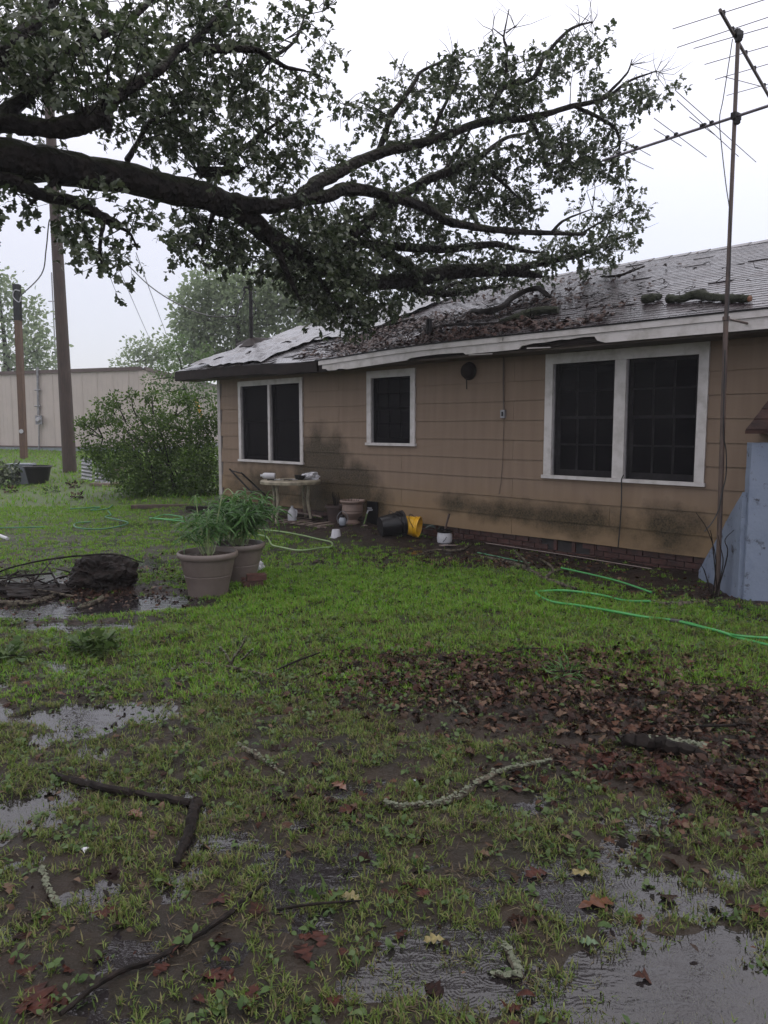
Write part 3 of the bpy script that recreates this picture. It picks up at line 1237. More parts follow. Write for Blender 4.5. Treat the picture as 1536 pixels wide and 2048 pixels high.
# shingle tabs
TW, TE = .305, .132
slope_len = HALF * math.hypot(1, SLOPE)
upv = (PN + np.array([0, 0, SLOPE])) / math.hypot(1, SLOPE)
nov = (-PN * SLOPE + np.array([0, 0, 1])) / math.hypot(1, SLOPE)
rm = Matrix((tuple(-D), tuple(upv), tuple(nov))).transposed().to_4x4()
tvv = np.array([(-.15, -.008, .000), (.15, -.008, .000), (.15, TE + .01, -.003), (-.15, TE + .01, -.003),
                (-.15, -.008, .008), (.15, -.008, .008), (.15, TE + .01, .003), (-.15, TE + .01, .003)])
tmb = MB().hexa([tuple(q) for q in tvv])
tab_me = bpy.data.meshes.new('shingle')
tab_me.from_pydata(tmb.v, [], tmb.f)
tab_me.materials.append(M['shingle'])
tabs = []
for c_ in range(int((slope_len - .08) / TE)):
    t = (c_ * TE) / math.hypot(1, SLOPE) + .0
    s = G_R + (.15 if c_ % 2 else 0) + .16
    while s < G_L - .1:
        dmg = math.exp(-((s - 4.6) / 1.6) ** 2) * (1 if t < 3 else .5)
        if s > 3.0 and random.random() < .25 + .5 * dmg:
            s += TW
            continue
        tear = math.exp(-((s + 1.0) / 2.5) ** 2 - ((t - 1.2) / 1.0) ** 2)
        lift = random.uniform(0, .09) if random.random() < .02 + .12 * dmg + .08 * tear else random.uniform(-.006, .012)
        tabs.append((s, t, lift, random.uniform(-.015, .015) * (4 if lift > .05 else 1)))
        s += TW
vis = []
for i, (s, t, lift, yw) in enumerate(tabs):
    P = RP(s, t, .002)
    u, v_, w_ = proj(P)
    vis.append((w_ if (-20 < u < 1556 and w_ > 0) else 1e6))
order = np.argsort(vis)
single = set(order[:298].tolist())
rv, rf = [], []
for i, (s, t, lift, yw) in enumerate(tabs):
    mm = rm @ Matrix.Rotation(lift, 4, 'X') @ Matrix.Rotation(yw, 4, 'Z')
    # hinge the lift about the upper edge
    org = RP(s, t, .002)
    if abs(lift) > .02:
        org = org + nov * (TE * math.sin(abs(lift)))
        mm = rm @ Matrix.Rotation(-abs(lift), 4, 'X') @ Matrix.Rotation(yw, 4, 'Z')
    if i in single:
        link_mesh('shingle', tab_me, org, roof, mm)
    else:
        m3 = np.array(mm.to_3x3())
        b = len(rv)
        rv.extend((tvv @ m3.T + org).tolist())
        rf.extend([tuple(q + b for q in f_) for f_ in tmb.f])
mb = MB()
mb.v, mb.f = rv, rf
mb.build('shingle_field', M['shingle_far'], roof, kind='stuff')
# crumpled, torn roofing sheet at the far corner
def crumple(name, s0, s1, t0, t1, amp, seed, mat, par, nn_=26, mm_=16, base=.03):
    V_, F_ = [], []
    for i in range(nn_):
        for j in range(mm_):
            s = s0 + (s1 - s0) * i / (nn_ - 1)
            t = t0 + (t1 - t0) * j / (mm_ - 1)
            edge = min(i, nn_ - 1 - i, j, mm_ - 1 - j)
            r_ = abs(fbm(s, t * 1.5, .5, seed) - .5) * 2 + .35 * abs(fbm(s, t, .16, seed + 3) - .5)
            jx = (vnoise(s, t, .15, seed + 7) - .5) * (.25 if edge == 0 else .05)
            V_.append(RP(s + jx, max(.02, t + jx), base + amp * float(r_)))
    for i in range(nn_ - 1):
        for j in range(mm_ - 1):
            a = i * mm_ + j
            F_.append((a, a + mm_, a + mm_ + 1, a + 1))
    mbx = MB()
    mbx.add(V_, F_)
    return mbx.build(name, mat, par, smooth_=True)


crumple('torn_felt', 4.2, 6.9, .05, 2.0, .13, 31, M['felt'], roof)
crumple('torn_felt', 3.0, 5.6, 1.4, 4.4, .10, 41, M['felt'], roof)
crumple('torn_felt', 5.5, 7.0, .6, 3.2, .09, 51, M['felt'], roof)

# eaves: soffit, sub-fascia and the white boards
mb = MB()
mb.hbox(G_R, G_L - .02, .02, EAVE_N - .05, 2.66, 2.70)
mb.build('soffit', M['soffit'], house)


def strip(name, s_list, top, bot, n0, n1, mat):
    mbx = MB()
    for (a, b) in zip(s_list[:-1], s_list[1:]):
        za, zb = sag(a), sag(b)
        mbx.hexa([HP(a, n0, bot(a) + za), HP(a, n1, bot(a) + za), HP(b, n1, bot(b) + zb), HP(b, n0, bot(b) + zb),
                  HP(a, n0, top(a) + za), HP(a, n1, top(a) + za), HP(b, n1, top(b) + zb), HP(b, n0, top(b) + zb)])
    return mbx.build(name, mat, house)


strip('sub_fascia', np.linspace(G_R, 7.12, 40), lambda s: 2.86, lambda s: 2.69, EAVE_N - .04, EAVE_N - .015, M['brown_fascia'])
strip('dark_fascia', np.linspace(2.5, G_L, 24), lambda s: 2.865, lambda s: 2.70 + .012 * math.sin(s * 5), EAVE_N - .012, EAVE_N + .012, M['brown_fascia'])
strip('drip_moulding', np.linspace(G_R, 2.42, 34), lambda s: 2.872, lambda s: 2.802, EAVE_N + .004, EAVE_N + .040, M['white_paint'])
strip('drip_edge', np.linspace(G_R, 2.5, 34), lambda s: 2.892, lambda s: 2.876, EAVE_N - .02, EAVE_N + .052, M['dark_metal'])


def fas_bot(s):
    pts = [(-9, 2.68), (-2.80, 2.682), (-2.70, 2.715), (-2.66, 2.765), (-2.5, 2.772), (-2.3, 2.758), (-2.2, 2.766), (-1.95, 2.748), (-1.8, 2.752), (-1.62, 2.73), (-1.58, 2.695),
           (-1.2, 2.69), (-.85, 2.692), (-.70, 2.687), (-.66, 2.715), (-.45, 2.722), (-.2, 2.728), (.15, 2.724), (.35, 2.715), (.42, 2.69),
           (1.0, 2.682), (1.75, 2.68), (1.85, 2.70), (1.95, 2.706), (2.0, 2.69), (2.2, 2.70), (2.25, 2.73), (2.38, 2.74), (2.5, 2.76)]
    return float(np.interp(s, [p[0] for p in pts], [p[1] for p in pts]))


sl = sorted(set(list(np.linspace(G_R, -2.9, 14)) + [-2.80, -2.75, -2.70, -2.66, -2.5, -2.3, -2.2, -1.95, -1.8, -1.62, -1.58, -1.2, -.85, -.70, -.66, -.45, -.2, .15, .35, .42, 1.0, 1.4, 1.75, 1.85, 1.95, 2.0, 2.2, 2.25, 2.34]))
strip('fascia_board', sl, lambda s: 2.80, fas_bot, EAVE_N + .000, EAVE_N + .024, M['white_paint'])
# splinters hanging where the board has rotted away
for (a, b, z) in ((-2.05, -1.70, 2.690), (-1.15, -.75, 2.672)):
    mb = MB()
    mb.hexa([HP(a, EAVE_N + .002, z - .012), HP(a, EAVE_N + .018, z - .012), HP(b, EAVE_N + .018, z), HP(b, EAVE_N + .002, z),
             HP(a, EAVE_N + .002, z), HP(a, EAVE_N + .018, z), HP(b, EAVE_N + .018, z + .016), HP(b, EAVE_N + .002, z + .016)])
    mb.build('fascia_splinter', M['white_trim'], house)
# gable barge board
mb = MB()
for (a, b) in (((0.0), HALF), (HALF, 2 * HALF)):
    za, zb = EAVE_Z + SLOPE * min(a, 2 * HALF - a) - .035, EAVE_Z + SLOPE * min(b, 2 * HALF - b) - .035
    mb.hexa([HP(G_L - .03, EAVE_N - a, za - .16), HP(G_L, EAVE_N - a, za - .16), HP(G_L, EAVE_N - b, zb - .16), HP(G_L - .03, EAVE_N - b, zb - .16),
             HP(G_L - .03, EAVE_N - a, za), HP(G_L, EAVE_N - a, za), HP(G_L, EAVE_N - b, zb), HP(G_L - .03, EAVE_N - b, zb)])
mb.build('barge_board', M['brown_fascia'], house)

# round vent hood, conduit and box, cable, plumbing vent, service mast
vs_, vz_ = wall_sz(936, 742, .05)
mb = MB()
cpt = HP(vs_, .017, vz_)
mb.lathe([(.13, 0), (.13, .015), (.115, .025), (.10, .08), (.08, .09), (0.0, .091)], cpt, 20, axis=-PN)
vh = mb.build('vent_hood', M['brown_fascia'], house, smooth_=True)
mb = MB()
mb.tube([HP(vs_, .08, vz_ - .12), HP(vs_ - .005, .08, vz_ - .26)], .008)
mb.build('pull_cord', M['dark_metal'], vh)
bs, bz = wall_sz(1010, 828)
mb = MB()
mb.tube([HP(bs + .02, .028, 2.68), HP(bs + .015, .028, 2.3), HP(bs, .028, bz + .05)], .011)
mb.build('conduit', M['soffit'], house)
mb = MB()
mb.hbox(bs - .035, bs + .035, .017, .06, bz - .055, bz + .055)
eb = mb.build('outlet_box', M['galv'], house)
mb = MB()
mb.hbox(bs - .015, bs + .015, .0605, .064, bz - .03, bz + .03)
mb.build('outlet_cover', M['dark_metal'], eb)
mb = MB()
cp = []
for (px, py) in ((1010, 838), (1009, 880), (1007, 930), (1004, 965), (1000, 988)):
    s, z = wall_sz(px, py)
    cp.append(HP(s, .024, z))
mb.tube(cp, .004, 5)
mb.build('bell_wire', M['rust_pipe'], house)
mb = MB()
cp = []
for (px, py) in ((1247, 950), (1243, 958), (1243, 1000), (1240, 1050), (1236, 1095)):
    s, z = wall_sz(px, py, .06)
    cp.append(HP(s, .06, z))
mb.tube(cp, .007, 6)
mb.build('window_cable', M['rubber'], house)
p0 = atY(858, 632, 11.9)
mb = MB()
bs2, bt2 = 0, 0
vp = RP(wall_s(*p0[:2]), wall_n(*p0[:2]) * -1 + EAVE_N, 0)
mb.tube([vp + np.array([0, 0, -.1]), vp + np.array([0, 0, .26])], .045, 12)
mb.build('plumbing_vent', M['dark_metal'], house)
_r = ray(503, 690)
_n = (-PN * SLOPE + np.array([0, 0, 1.0]))
_q = CAMP + _r * (((HP(0, EAVE_N, EAVE_Z) - CAMP) @ _n) / (_r @ _n))
MS, MT = float(wall_s(_q[0], _q[1])), EAVE_N - float(wall_n(_q[0], _q[1]))
mp = RP(MS, MT, 0)
q = proj(mp)
mb = MB()
top_ = mp + np.array([0, 0, 1.22])
mb.tube([mp + np.array([0, 0, -.3]), top_], .042, 10)
sm = mb.build('service_mast', M['dark_metal'], house)
mb = MB()
mb.lathe([(0, .12), (.05, .10), (.062, .04), (.055, 0), (.034, -.02)], top_, 14)
mb.tube([top_ + np.array([0, 0, .04]), top_ + np.array([-.13, -.02, .05]), top_ + np.array([-.14, -.02, -.03])], .028, 8)
mb.build('weatherhead', M['dark_metal'], sm, smooth_=True)
mb = MB()
for k in range(3):
    o3 = np.array([-.13 + .02 * k, -.02, -.02])
    a = top_ + o3
    b = mp + np.array([-.30, -.1, .62 + .04 * k])
    mb.tube([a, a + np.array([-.05 - .03 * k, 0, -.2]), a + np.array([.02 * k - .12, -.03, -.34]), b], .010, 6)
mb.build('drip_loop', M['rubber'], sm)
mb = MB()
mb.tube([mp + np.array([.035, 0, 1.0]), mp + np.array([.1, -.02, .9]), mp + np.array([.1, -.02, .7]), mp + np.array([.03, 0, .62])], .009, 6)
mb.lathe([(.03, -.03), (.055, -.02), (.055, .03), (.03, .04)], mp + np.array([0, 0, .62]), 10)
mb.build('mast_clamp', M['dark_metal'], sm)
SERVICE = mp + np.array([-.30, -.1, .64])
# flashing cone lifted round the mast
mb = MB()
Vc, Fc = [], []
for i in range(14):
    a = 2 * math.pi * i / 14
    r_ = .38 + .14 * math.sin(a * 3 + 1) + .1 * random.random()
    Vc.append(RP(MS + r_ * 1.2 * math.cos(a), max(.05, MT + r_ * .7 * math.sin(a)), .05 + .06 * random.random()))
Vc.append(mp + np.array([0, 0, .20]))
mb.add(Vc, [(i, (i + 1) % 14, 14) for i in range(14)])
mb.build('mast_flashing', M['brown_fascia'], house)

#@@PART2
# ------------------------------------------------------------------ the fallen oak
def spline(pts, n=6):
    """smooth polyline through points of any width (Catmull-Rom)"""
    P = np.array(pts, float)
    P = np.vstack([2 * P[0] - P[1], P, 2 * P[-1] - P[-2]])
    out = []
    for i in range(1, len(P) - 2):
        for k in range(n):
            t = k / n
            out.append(.5 * (2 * P[i] + (-P[i - 1] + P[i + 1]) * t + (2 * P[i - 1] - 5 * P[i] + 4 * P[i + 1] - P[i + 2]) * t * t
                             + (-P[i - 1] + 3 * P[i] - 3 * P[i + 1] + P[i + 2]) * t ** 3))
    out.append(P[-2])
    return np.array(out)


oak = empty('fallen_oak_tree', (-10.6, 3.6, 0), 'huge storm felled oak tree lying across the roof of the house', 'tree')
BR = []      # sampled branch points for hanging twigs on


def limb(name, pix, parent, extra=None, n=10, lump=.22, wob=.018, taper_end=True):
    """pix: (px, py, depth, diameter in px)"""
    pts = []
    for (px, py, dp, w) in pix:
        P = atY(px, py, dp)
        pts.append([P[0], P[1], P[2], max(.004, w * (.82 if name == 'limb' and px > 480 else 1) * dp / FPX / 2)])
    if extra:
        pts = extra + pts
    S = spline(pts, 7)
    P, r = S[:, :3], np.maximum(S[:, 3], .003)
    nse = np.stack([fbm(np.arange(len(P)) * 1.0, np.full(len(P), k * 7.7), 4.0, int(P[0, 0] * 10) % 50 + k) - .5 for k in range(3)], -1)
    P = P + nse * np.minimum(r, .12)[:, None] * .9
    mbx = MB()
    mbx.tube(P, r, n, lump)
    o = mbx.build(name, M['bark'], parent, smooth_=True)
    BR.append(np.concatenate([P, r[:, None]], 1))
    return o


limb('trunk', [(-300, 325, 6.1, 87), (-120, 308, 6.6, 78), (0, 312, 7.0, 71), (120, 330, 7.4, 65), (250, 358, 7.9, 56), (380, 388, 8.5, 52), (450, 407, 9.0, 48), (505, 442, 9.3, 41), (560, 487, 9.6, 35),
               (640, 533, 10.2, 37), (720, 556, 11.0, 32), (800, 560, 11.6, 30), (900, 548, 12.1, 29), (1000, 540, 12.5, 25), (1050, 546, 12.8, 17), (1082, 553, 13.0, 7)],
     oak, [[-10.9, 3.3, -.2, .50], [-10.2, 3.8, .6, .38], [-8.2, 4.6, 2.1, .32], [-6.2, 5.3, 3.0, .28]], n=22, lump=.13)
limb('limb', [(455, 410, 9.05, 46), (540, 412, 9.2, 34), (640, 394, 9.6, 30), (705, 378, 9.9, 30), (760, 390, 10.2, 25), (840, 412, 10.5, 22), (890, 440, 10.7, 21), (960, 456, 11, 17), (1060, 465, 11.4, 13), (1170, 468, 11.8, 7)], oak)
limb('limb', [(590, 402, 9.4, 36), (640, 360, 9.7, 33), (690, 336, 10.0, 30), (760, 306, 10.3, 25), (860, 281, 10.6, 21), (960, 247, 10.9, 19), (1060, 235, 11.2, 16), (1140, 215, 11.4, 12), (1210, 195, 11.6, 9), (1258, 162, 11.7, 6), (1312, 142, 11.8, 3)], oak)
limb('limb', [(700, 470, 10.2, 30), (735, 445, 10.4, 28), (800, 395, 10.8, 24), (850, 365, 11.1, 22), (900, 342, 11.4, 20), (950, 322, 11.7, 15), (1010, 278, 12, 9), (1060, 264, 12.2, 5)], oak)
limb('limb', [(700, 480, 10.6, 24), (760, 490, 11, 22), (880, 500, 11.6, 19), (980, 490, 12.0, 16), (1050, 502, 12.3, 9), (1080, 505, 12.4, 4)], oak)
limb('limb', [(1010, 540, 12.5, 26), (1060, 530, 12.7, 18), (1120, 518, 12.9, 15), (1180, 502, 13.1, 11), (1235, 478, 13.2, 7), (1270, 463, 13.3, 3)], oak)
limb('limb', [(790, 560, 11.6, 26), (840, 580, 11.9, 20), (900, 586, 12.4, 16), (950, 578, 12.9, 12), (1000, 572, 13.4, 7)], oak)
limb('limb', [(745, 492, 11.1, 22), (790, 515, 11.5, 24), (845, 548, 11.9, 20)], oak)
limb('limb', [(870, 590, 12.3, 14), (900, 572, 12.8, 12), (960, 560, 13.3, 7), (1000, 548, 13.6, 3)], oak)
limb('limb', [(-340, 322, 6.05, 62), (-240, 262, 6.4, 56), (-100, 238, 6.7, 46), (0, 246, 6.9, 36), (60, 254, 7.0, 34), (110, 257, 7.05, 36), (160, 242, 7.1, 42), (200, 222, 7.3, 34), (255, 178, 7.5, 22), (315, 142, 7.7, 18), (365, 95, 7.9, 15),
              (440, 98, 8.0, 16), (510, 101, 8.1, 14), (552, 122, 8.2, 12), (575, 135, 8.25, 9), (612, 142, 8.3, 5)], oak, n=14)
limb('limb', [(150, 248, 7.1, 34), (195, 228, 7.2, 32), (212, 240, 7.2, 24), (216, 262, 7.2, 14)], oak)
limb('limb', [(-60, 335, 6.9, 40), (20, 360, 7.0, 30), (75, 386, 7.1, 24), (150, 408, 7.2, 22), (200, 430, 7.3, 20), (240, 455, 7.4, 18)], oak)
limb('limb', [(255, 320, 7.9, 12), (275, 285, 8.0, 9), (310, 236, 8.2, 8), (385, 220, 8.4, 4)], oak, n=6)
limb('limb', [(-10, 246, 6.95, 32), (60, 180, 7.2, 28), (150, 100, 7.4, 22), (260, 40, 7.6, 14), (330, -30, 7.8, 9)], oak, n=8)
limb('limb', [(-130, 242, 6.7, 44), (-70, 195, 6.8, 40), (20, 100, 7.0, 36), (90, 20, 7.2, 24), (140, -60, 7.4, 14)], oak, n=8)
limb('limb', [(370, 98, 7.9, 16), (430, 40, 8.0, 11), (480, -30, 8.1, 6)], oak, n=7)
limb('limb', [(400, 345, 8.8, 22), (470, 342, 9.0, 14), (490, 335, 9.0, 6)], oak, n=7)
for q in ([(983, 215, 11.1, 13), (1008, 172, 11.2, 11), (1068, 155, 11.3, 9), (1090, 112, 11.3, 8), (1138, 60, 11.4, 6), (1185, 44, 11.5, 3)],
          [(760, 300, 10.4, 13), (780, 235, 10.5, 11), (800, 208, 10.5, 10), (828, 165, 10.6, 8), (848, 140, 10.7, 6), (923, 110, 10.8, 3)],
          [(1012, 150, 11.2, 7), (1014, 100, 11.2, 6), (1008, 72, 11.2, 4), (1018, 18, 11.3, 2)], [(1008, 74, 11.2, 3), (985, 56, 11.2, 1.5)], [(1012, 66, 11.2, 3), (1034, 50, 11.2, 1.5)],
          [(1200, 200, 11.6, 7), (1225, 178, 11.6, 6), (1255, 145, 11.6, 4), (1264, 118, 11.6, 2)],
          [(1150, 212, 11.4, 8), (1205, 240, 11.5, 7), (1232, 258, 11.6, 6), (1240, 290, 11.6, 4)],
          [(894, 340, 11.4, 12), (908, 315, 11.4, 10), (922, 296, 11.5, 8), (945, 250, 11.5, 4)],
          [(980, 345, 11.6, 9), (1010, 370, 11.6, 7), (1040, 400, 11.7, 3)],
          [(860, 282, 10.6, 9), (885, 220, 10.7, 7), (905, 180, 10.8, 4)], [(1060, 235, 11.2, 9), (1085, 290, 11.3, 6), (1095, 345, 11.3, 3)], [(950, 322, 11.7, 8), (940, 380, 11.8, 6), (930, 420, 11.8, 3)],
          [(1160, 470, 11.9, 6), (1200, 445, 12, 4), (1270, 408, 12, 1.5)], [(1100, 467, 11.5, 7), (1130, 440, 11.6, 5), (1185, 418, 11.7, 2)], [(1190, 500, 13.1, 6), (1215, 470, 13.1, 4), (1225, 420, 13.1, 2)],
          [(600, 505, 9.9, 14), (640, 560, 10.1, 10), (680, 620, 10.3, 5)], [(540, 470, 9.4, 16), (570, 540, 9.5, 11), (600, 600, 9.6, 5)], [(430, 400, 8.8, 14), (420, 450, 8.9, 9), (400, 500, 9, 4)],
          [(210, 432, 7.3, 10), (200, 490, 7.3, 7), (205, 545, 7.4, 3)], [(235, 452, 7.4, 8), (262, 470, 7.5, 5), (275, 500, 7.5, 3)], [(655, 535, 10.3, 12), (700, 480, 10.4, 9), (720, 430, 10.5, 5)], [(450, 330, 9, 12), (520, 270, 9.2, 8), (580, 230, 9.4, 4)],
          [(540, 120, 8.2, 8), (590, 80, 8.4, 6), (610, 30, 8.5, 3)], [(120, 330, 7.4, 18), (105, 365, 7.3, 12), (60, 410, 7.2, 6)]):
    limb('branch', q, oak, n=6, wob=.03)

BRP = np.concatenate(BR)
# foliage: (cx, cy, rx, ry, depth, depth spread, density)
FOL = [(40, 60, 130, 110, 7.2, 1.3, 1), (170, 50, 120, 90, 7.4, 1.3, 1), (90, 170, 130, 80, 7.2, 1.2, 1), (230, 110, 80, 80, 7.6, 1.2, 1), (400, 60, 90, 75, 8.0, 1, 1), (480, 60, 65, 65, 8.1, .8, 1), (340, 110, 70, 55, 7.9, 1, 1),
       (200, 195, 110, 55, 7.5, 1, .8), (330, 200, 100, 65, 8.2, 1, 1), (440, 170, 90, 70, 8.4, .9, 1), (500, 140, 45, 55, 8.4, .5, .9), (300, 270, 110, 45, 8.4, 1, 1), (420, 270, 100, 60, 8.8, 1, 1.1), (510, 230, 65, 60, 9, .7, 1), (540, 300, 75, 55, 9.2, .7, 1.1),
       (600, 265, 28, 40, 9.3, .4, .9), (570, 360, 50, 35, 9.4, .5, 1), (470, 340, 80, 30, 9.2, .6, 1), (350, 315, 70, 25, 8.6, .6, .8), (20, 250, 60, 40, 6.9, .8, .6), (-100, 150, 120, 150, 7, 1.2, .7), (-80, 380, 90, 70, 6.8, .8, .7),
       (585, 50, 28, 50, 8.5, .3, .75), (625, 30, 28, 32, 8.5, .3, .7), (635, 95, 25, 25, 8.5, .3, .7), (645, 150, 38, 34, 8.5, .3, .85), (600, 170, 20, 14, 8.4, .2, .8), (565, 140, 25, 25, 8.3, .2, .5),
       (8, 400, 16, 35, 7.1, .3, .8), (80, 390, 55, 26, 7.2, .5, .9), (150, 395, 60, 35, 7.3, .5, .9), (175, 470, 55, 45, 7.3, .4, 1), (150, 440, 50, 30, 7.3, .4, .9), (215, 535, 34, 26, 7.4, .25, 1), (185, 505, 45, 25, 7.4, .3, .9), (262, 450, 34, 45, 7.4, .3, .9), (268, 505, 25, 20, 7.5, .2, .9),
       (330, 390, 60, 20, 8.2, .5, .5), (395, 455, 52, 48, 9, .5, 1), (375, 510, 32, 24, 9, .3, 1), (445, 480, 55, 45, 9.2, .5, 1), (500, 500, 60, 42, 9.4, .5, 1), (455, 528, 42, 18, 9.4, .4, .7), (560, 540, 55, 34, 9.7, .5, 1),
       (610, 545, 55, 45, 9.9, .6, 1), (660, 590, 52, 46, 10.2, .6, 1.1), (700, 590, 80, 55, 10.6, .6, 1.1), (690, 640, 70, 28, 10.6, .5, 1), (640, 480, 90, 45, 9.9, .5, 1), (700, 500, 80, 45, 10.4, .5, 1), (720, 440, 60, 40, 10.4, .4, 1), (650, 430, 70, 30, 9.9, .4, .9), (760, 590, 34, 35, 11.2, .5, .9), (560, 440, 55, 30, 9.4, .4, .7),
       (682, 330, 34, 32, 10, .3, 1), (715, 370, 50, 20, 10, .3, .5), (740, 225, 40, 40, 10.5, .4, .8), (700, 215, 25, 20, 10.4, .2, .6), (798, 215, 45, 40, 10.6, .5, .95), (833, 160, 48, 34, 10.7, .4, .9), (918, 150, 48, 30, 10.8, .4, .9), (888, 190, 60, 30, 10.8, .4, .9), (853, 270, 75, 36, 10.8, .5, .9), (798, 320, 50, 34, 10.6, .4, .9),
       (985, 130, 38, 34, 11.1, .3, .85), (1000, 185, 70, 38, 11.1, .5, .95), (960, 220, 60, 36, 11, .5, .9), (1048, 210, 60, 34, 11.2, .5, .9), (1065, 145, 50, 35, 11.3, .4, .9), (1115, 125, 48, 38, 11.3, .4, .9), (1168, 95, 42, 26, 11.4, .3, .8), (1200, 92, 20, 16, 11.4, .2, .8), (1168, 140, 22, 14, 11.4, .2, .9), (1178, 178, 50, 16, 11.5, .3, .6),
       (1218, 215, 48, 32, 11.6, .4, .9), (1265, 205, 48, 30, 11.7, .3, .9), (1305, 185, 34, 22, 11.8, .2, .8), (1342, 176, 16, 10, 11.8, .15, .9), (1088, 280, 58, 52, 11.4, .5, 1), (1118, 325, 60, 46, 11.4, .4, 1), (1088, 362, 30, 22, 11.4, .2, .9), (1168, 305, 58, 45, 11.6, .4, .95), (1215, 335, 48, 34, 11.7, .3, .95), (1255, 355, 26, 16, 11.7, .2, .9), (1198, 275, 42, 28, 11.6, .3, .9),
       (943, 315, 66, 46, 11.6, .5, 1), (918, 365, 70, 46, 11.7, .5, 1), (978, 405, 80, 45, 11.8, .5, 1), (1008, 340, 48, 38, 11.6, .4, .9), (1038, 420, 42, 34, 11.7, .3, .9), (833, 430, 85, 40, 11, .5, .8), (798, 400, 50, 26, 10.8, .4, .8), (1048, 450, 50, 26, 11.8, .3, .8), (890, 420, 60, 40, 11.4, .5, .9),
       (1183, 430, 38, 20, 12, .3, .9), (1218, 418, 28, 22, 12.1, .2, .8), (1238, 450, 24, 22, 12.8, .2, .9), (1218, 485, 46, 34, 13.1, .3, 1), (1168, 490, 50, 36, 12.9, .4, 1), (1118, 500, 52, 34, 12.8, .4, .9), (1218, 515, 30, 14, 13.2, .2, .9), (1273, 403, 9, 8, 12, .1, 1), (1284, 426, 12, 8, 12, .1, 1), (1143, 528, 60, 14, 13.2, .3, .9),
       (968, 500, 90, 32, 12.2, .5, .85), (868, 490, 90, 34, 11.6, .5, .8), (793, 530, 60, 30, 11.6, .5, .9), (918, 565, 80, 16, 13.2, .4, .9), (1040, 560, 60, 12, 13.6, .3, .7), (783, 480, 50, 30, 11.2, .4, .8), (1080, 530, 40, 20, 13, .3, .7), (830, 580, 50, 26, 12, .4, 1.3), (890, 572, 70, 20, 12.7, .4, 1.4), (980, 560, 70, 18, 13.3, .4, 1.4), (1055, 548, 50, 14, 13.5, .3, 1.2), (800, 610, 40, 22, 11.8, .4, 1.2), (860, 540, 60, 24, 12.4, .4, 1.0)]
lp, ly, lsz = [], [], []
FRONT = []
for bi in (0, 9):
    for q in BR[bi][::3]:
        u_, w_, d_ = proj(q[:3])
        if d_ > 1 and -100 < u_ < 600:
            FRONT.append((u_, w_, q[3] * FPX / d_, d_))
tw = MB()
NV = 0
for (cx, cy, rx, ry, dp, ds, den) in FOL:
    area = math.pi * rx * ry * (dp / FPX) ** 2          # square metres seen
    kd = 31
    if cy > 405 and 370 < cx < 800:
        kd = 52
    elif cx < 660:
        kd = 31
    ncl = max(2, int(area * kd * den + .5))
    for _ in range(ncl):
        while True:
            u, v_ = random.uniform(-1, 1), random.uniform(-1, 1)
            if u * u + v_ * v_ < 1:
                break
        C = atY(cx + u * rx * .92, cy + v_ * ry * .92, dp + random.gauss(0, ds * .5))
        # the big limbs stay in front of the leaves growing behind them
        u_, w_, dz_ = proj(C)
        for (lx, lyy, lr, ld) in FRONT:
            if (u_ - lx) ** 2 + (w_ - lyy) ** 2 < (lr + 12) ** 2 and dz_ < ld + .2:
                C = atY(u_, w_, C[1] + (ld - dz_) + .35 + random.random() * .8)
                break
        # keep clear of the roof surface
        t_ = EAVE_N - float(wall_n(C[0], C[1]))
        s_ = float(wall_s(C[0], C[1]))
        if 0 < t_ < HALF and s_ < G_L:
            C[2] = max(C[2], EAVE_Z + SLOPE * t_ + .10)
        dd = np.linalg.norm(BRP[:, :3] - C, axis=1)
        i = int(np.argmin(dd))
        B = BRP[i, :3]
        if dd[i] > .10:
            mid = (B + C) / 2 + rng.normal(0, .06, 3) + np.array([0, 0, .04])
            tw.tube([B, mid, C], [min(.011, .004 + dd[i] * .007), .005, .003], 4, cap=False)
        out = C - B
        out = out / (np.linalg.norm(out) + 1e-6)
        for k in range(5):
            sd = rng.normal(0, 1, 3) + out * .5 + np.array([0, 0, .1])
            sd /= np.linalg.norm(sd)
            L = random.uniform(.10, .30)
            tip = C + sd * L
            if k < 3:
                tw.tube([C, tip], [.003, .0015], 3, cap=False)
            for j in range(6):
                f_ = .45 + .55 * random.random()
                ydir = sd * .7 + rng.normal(0, .75, 3) + np.array([0, 0, -.25])
                lp.append(C + sd * L * f_)
                ly.append(ydir)
                lsz.append(random.uniform(.062, .108))
lp, ly, lsz = np.array(lp), np.array(ly), np.array(lsz)


def orient(ydir, up_noise=.7):
    y = ydir / np.linalg.norm(ydir, axis=1)[:, None]
    n_ = rng.normal(0, up_noise, y.shape) + np.array([0, 0, 1.0])
    x = np.cross(y, n_)
    x /= np.linalg.norm(x, axis=1)[:, None] + 1e-9
    z = np.cross(x, y)
    return np.stack([x, y, z], -1)


V_, T_ = scatter(OAK_LO[0], OAK_LO[1], lp, orient(ly), lsz)
crown = tri_mesh('crown', V_, T_, M['oak_leaf'], oak)
crown['kind'] = 'stuff'
tw.build('twigs', M['bark'], oak, kind='stuff')
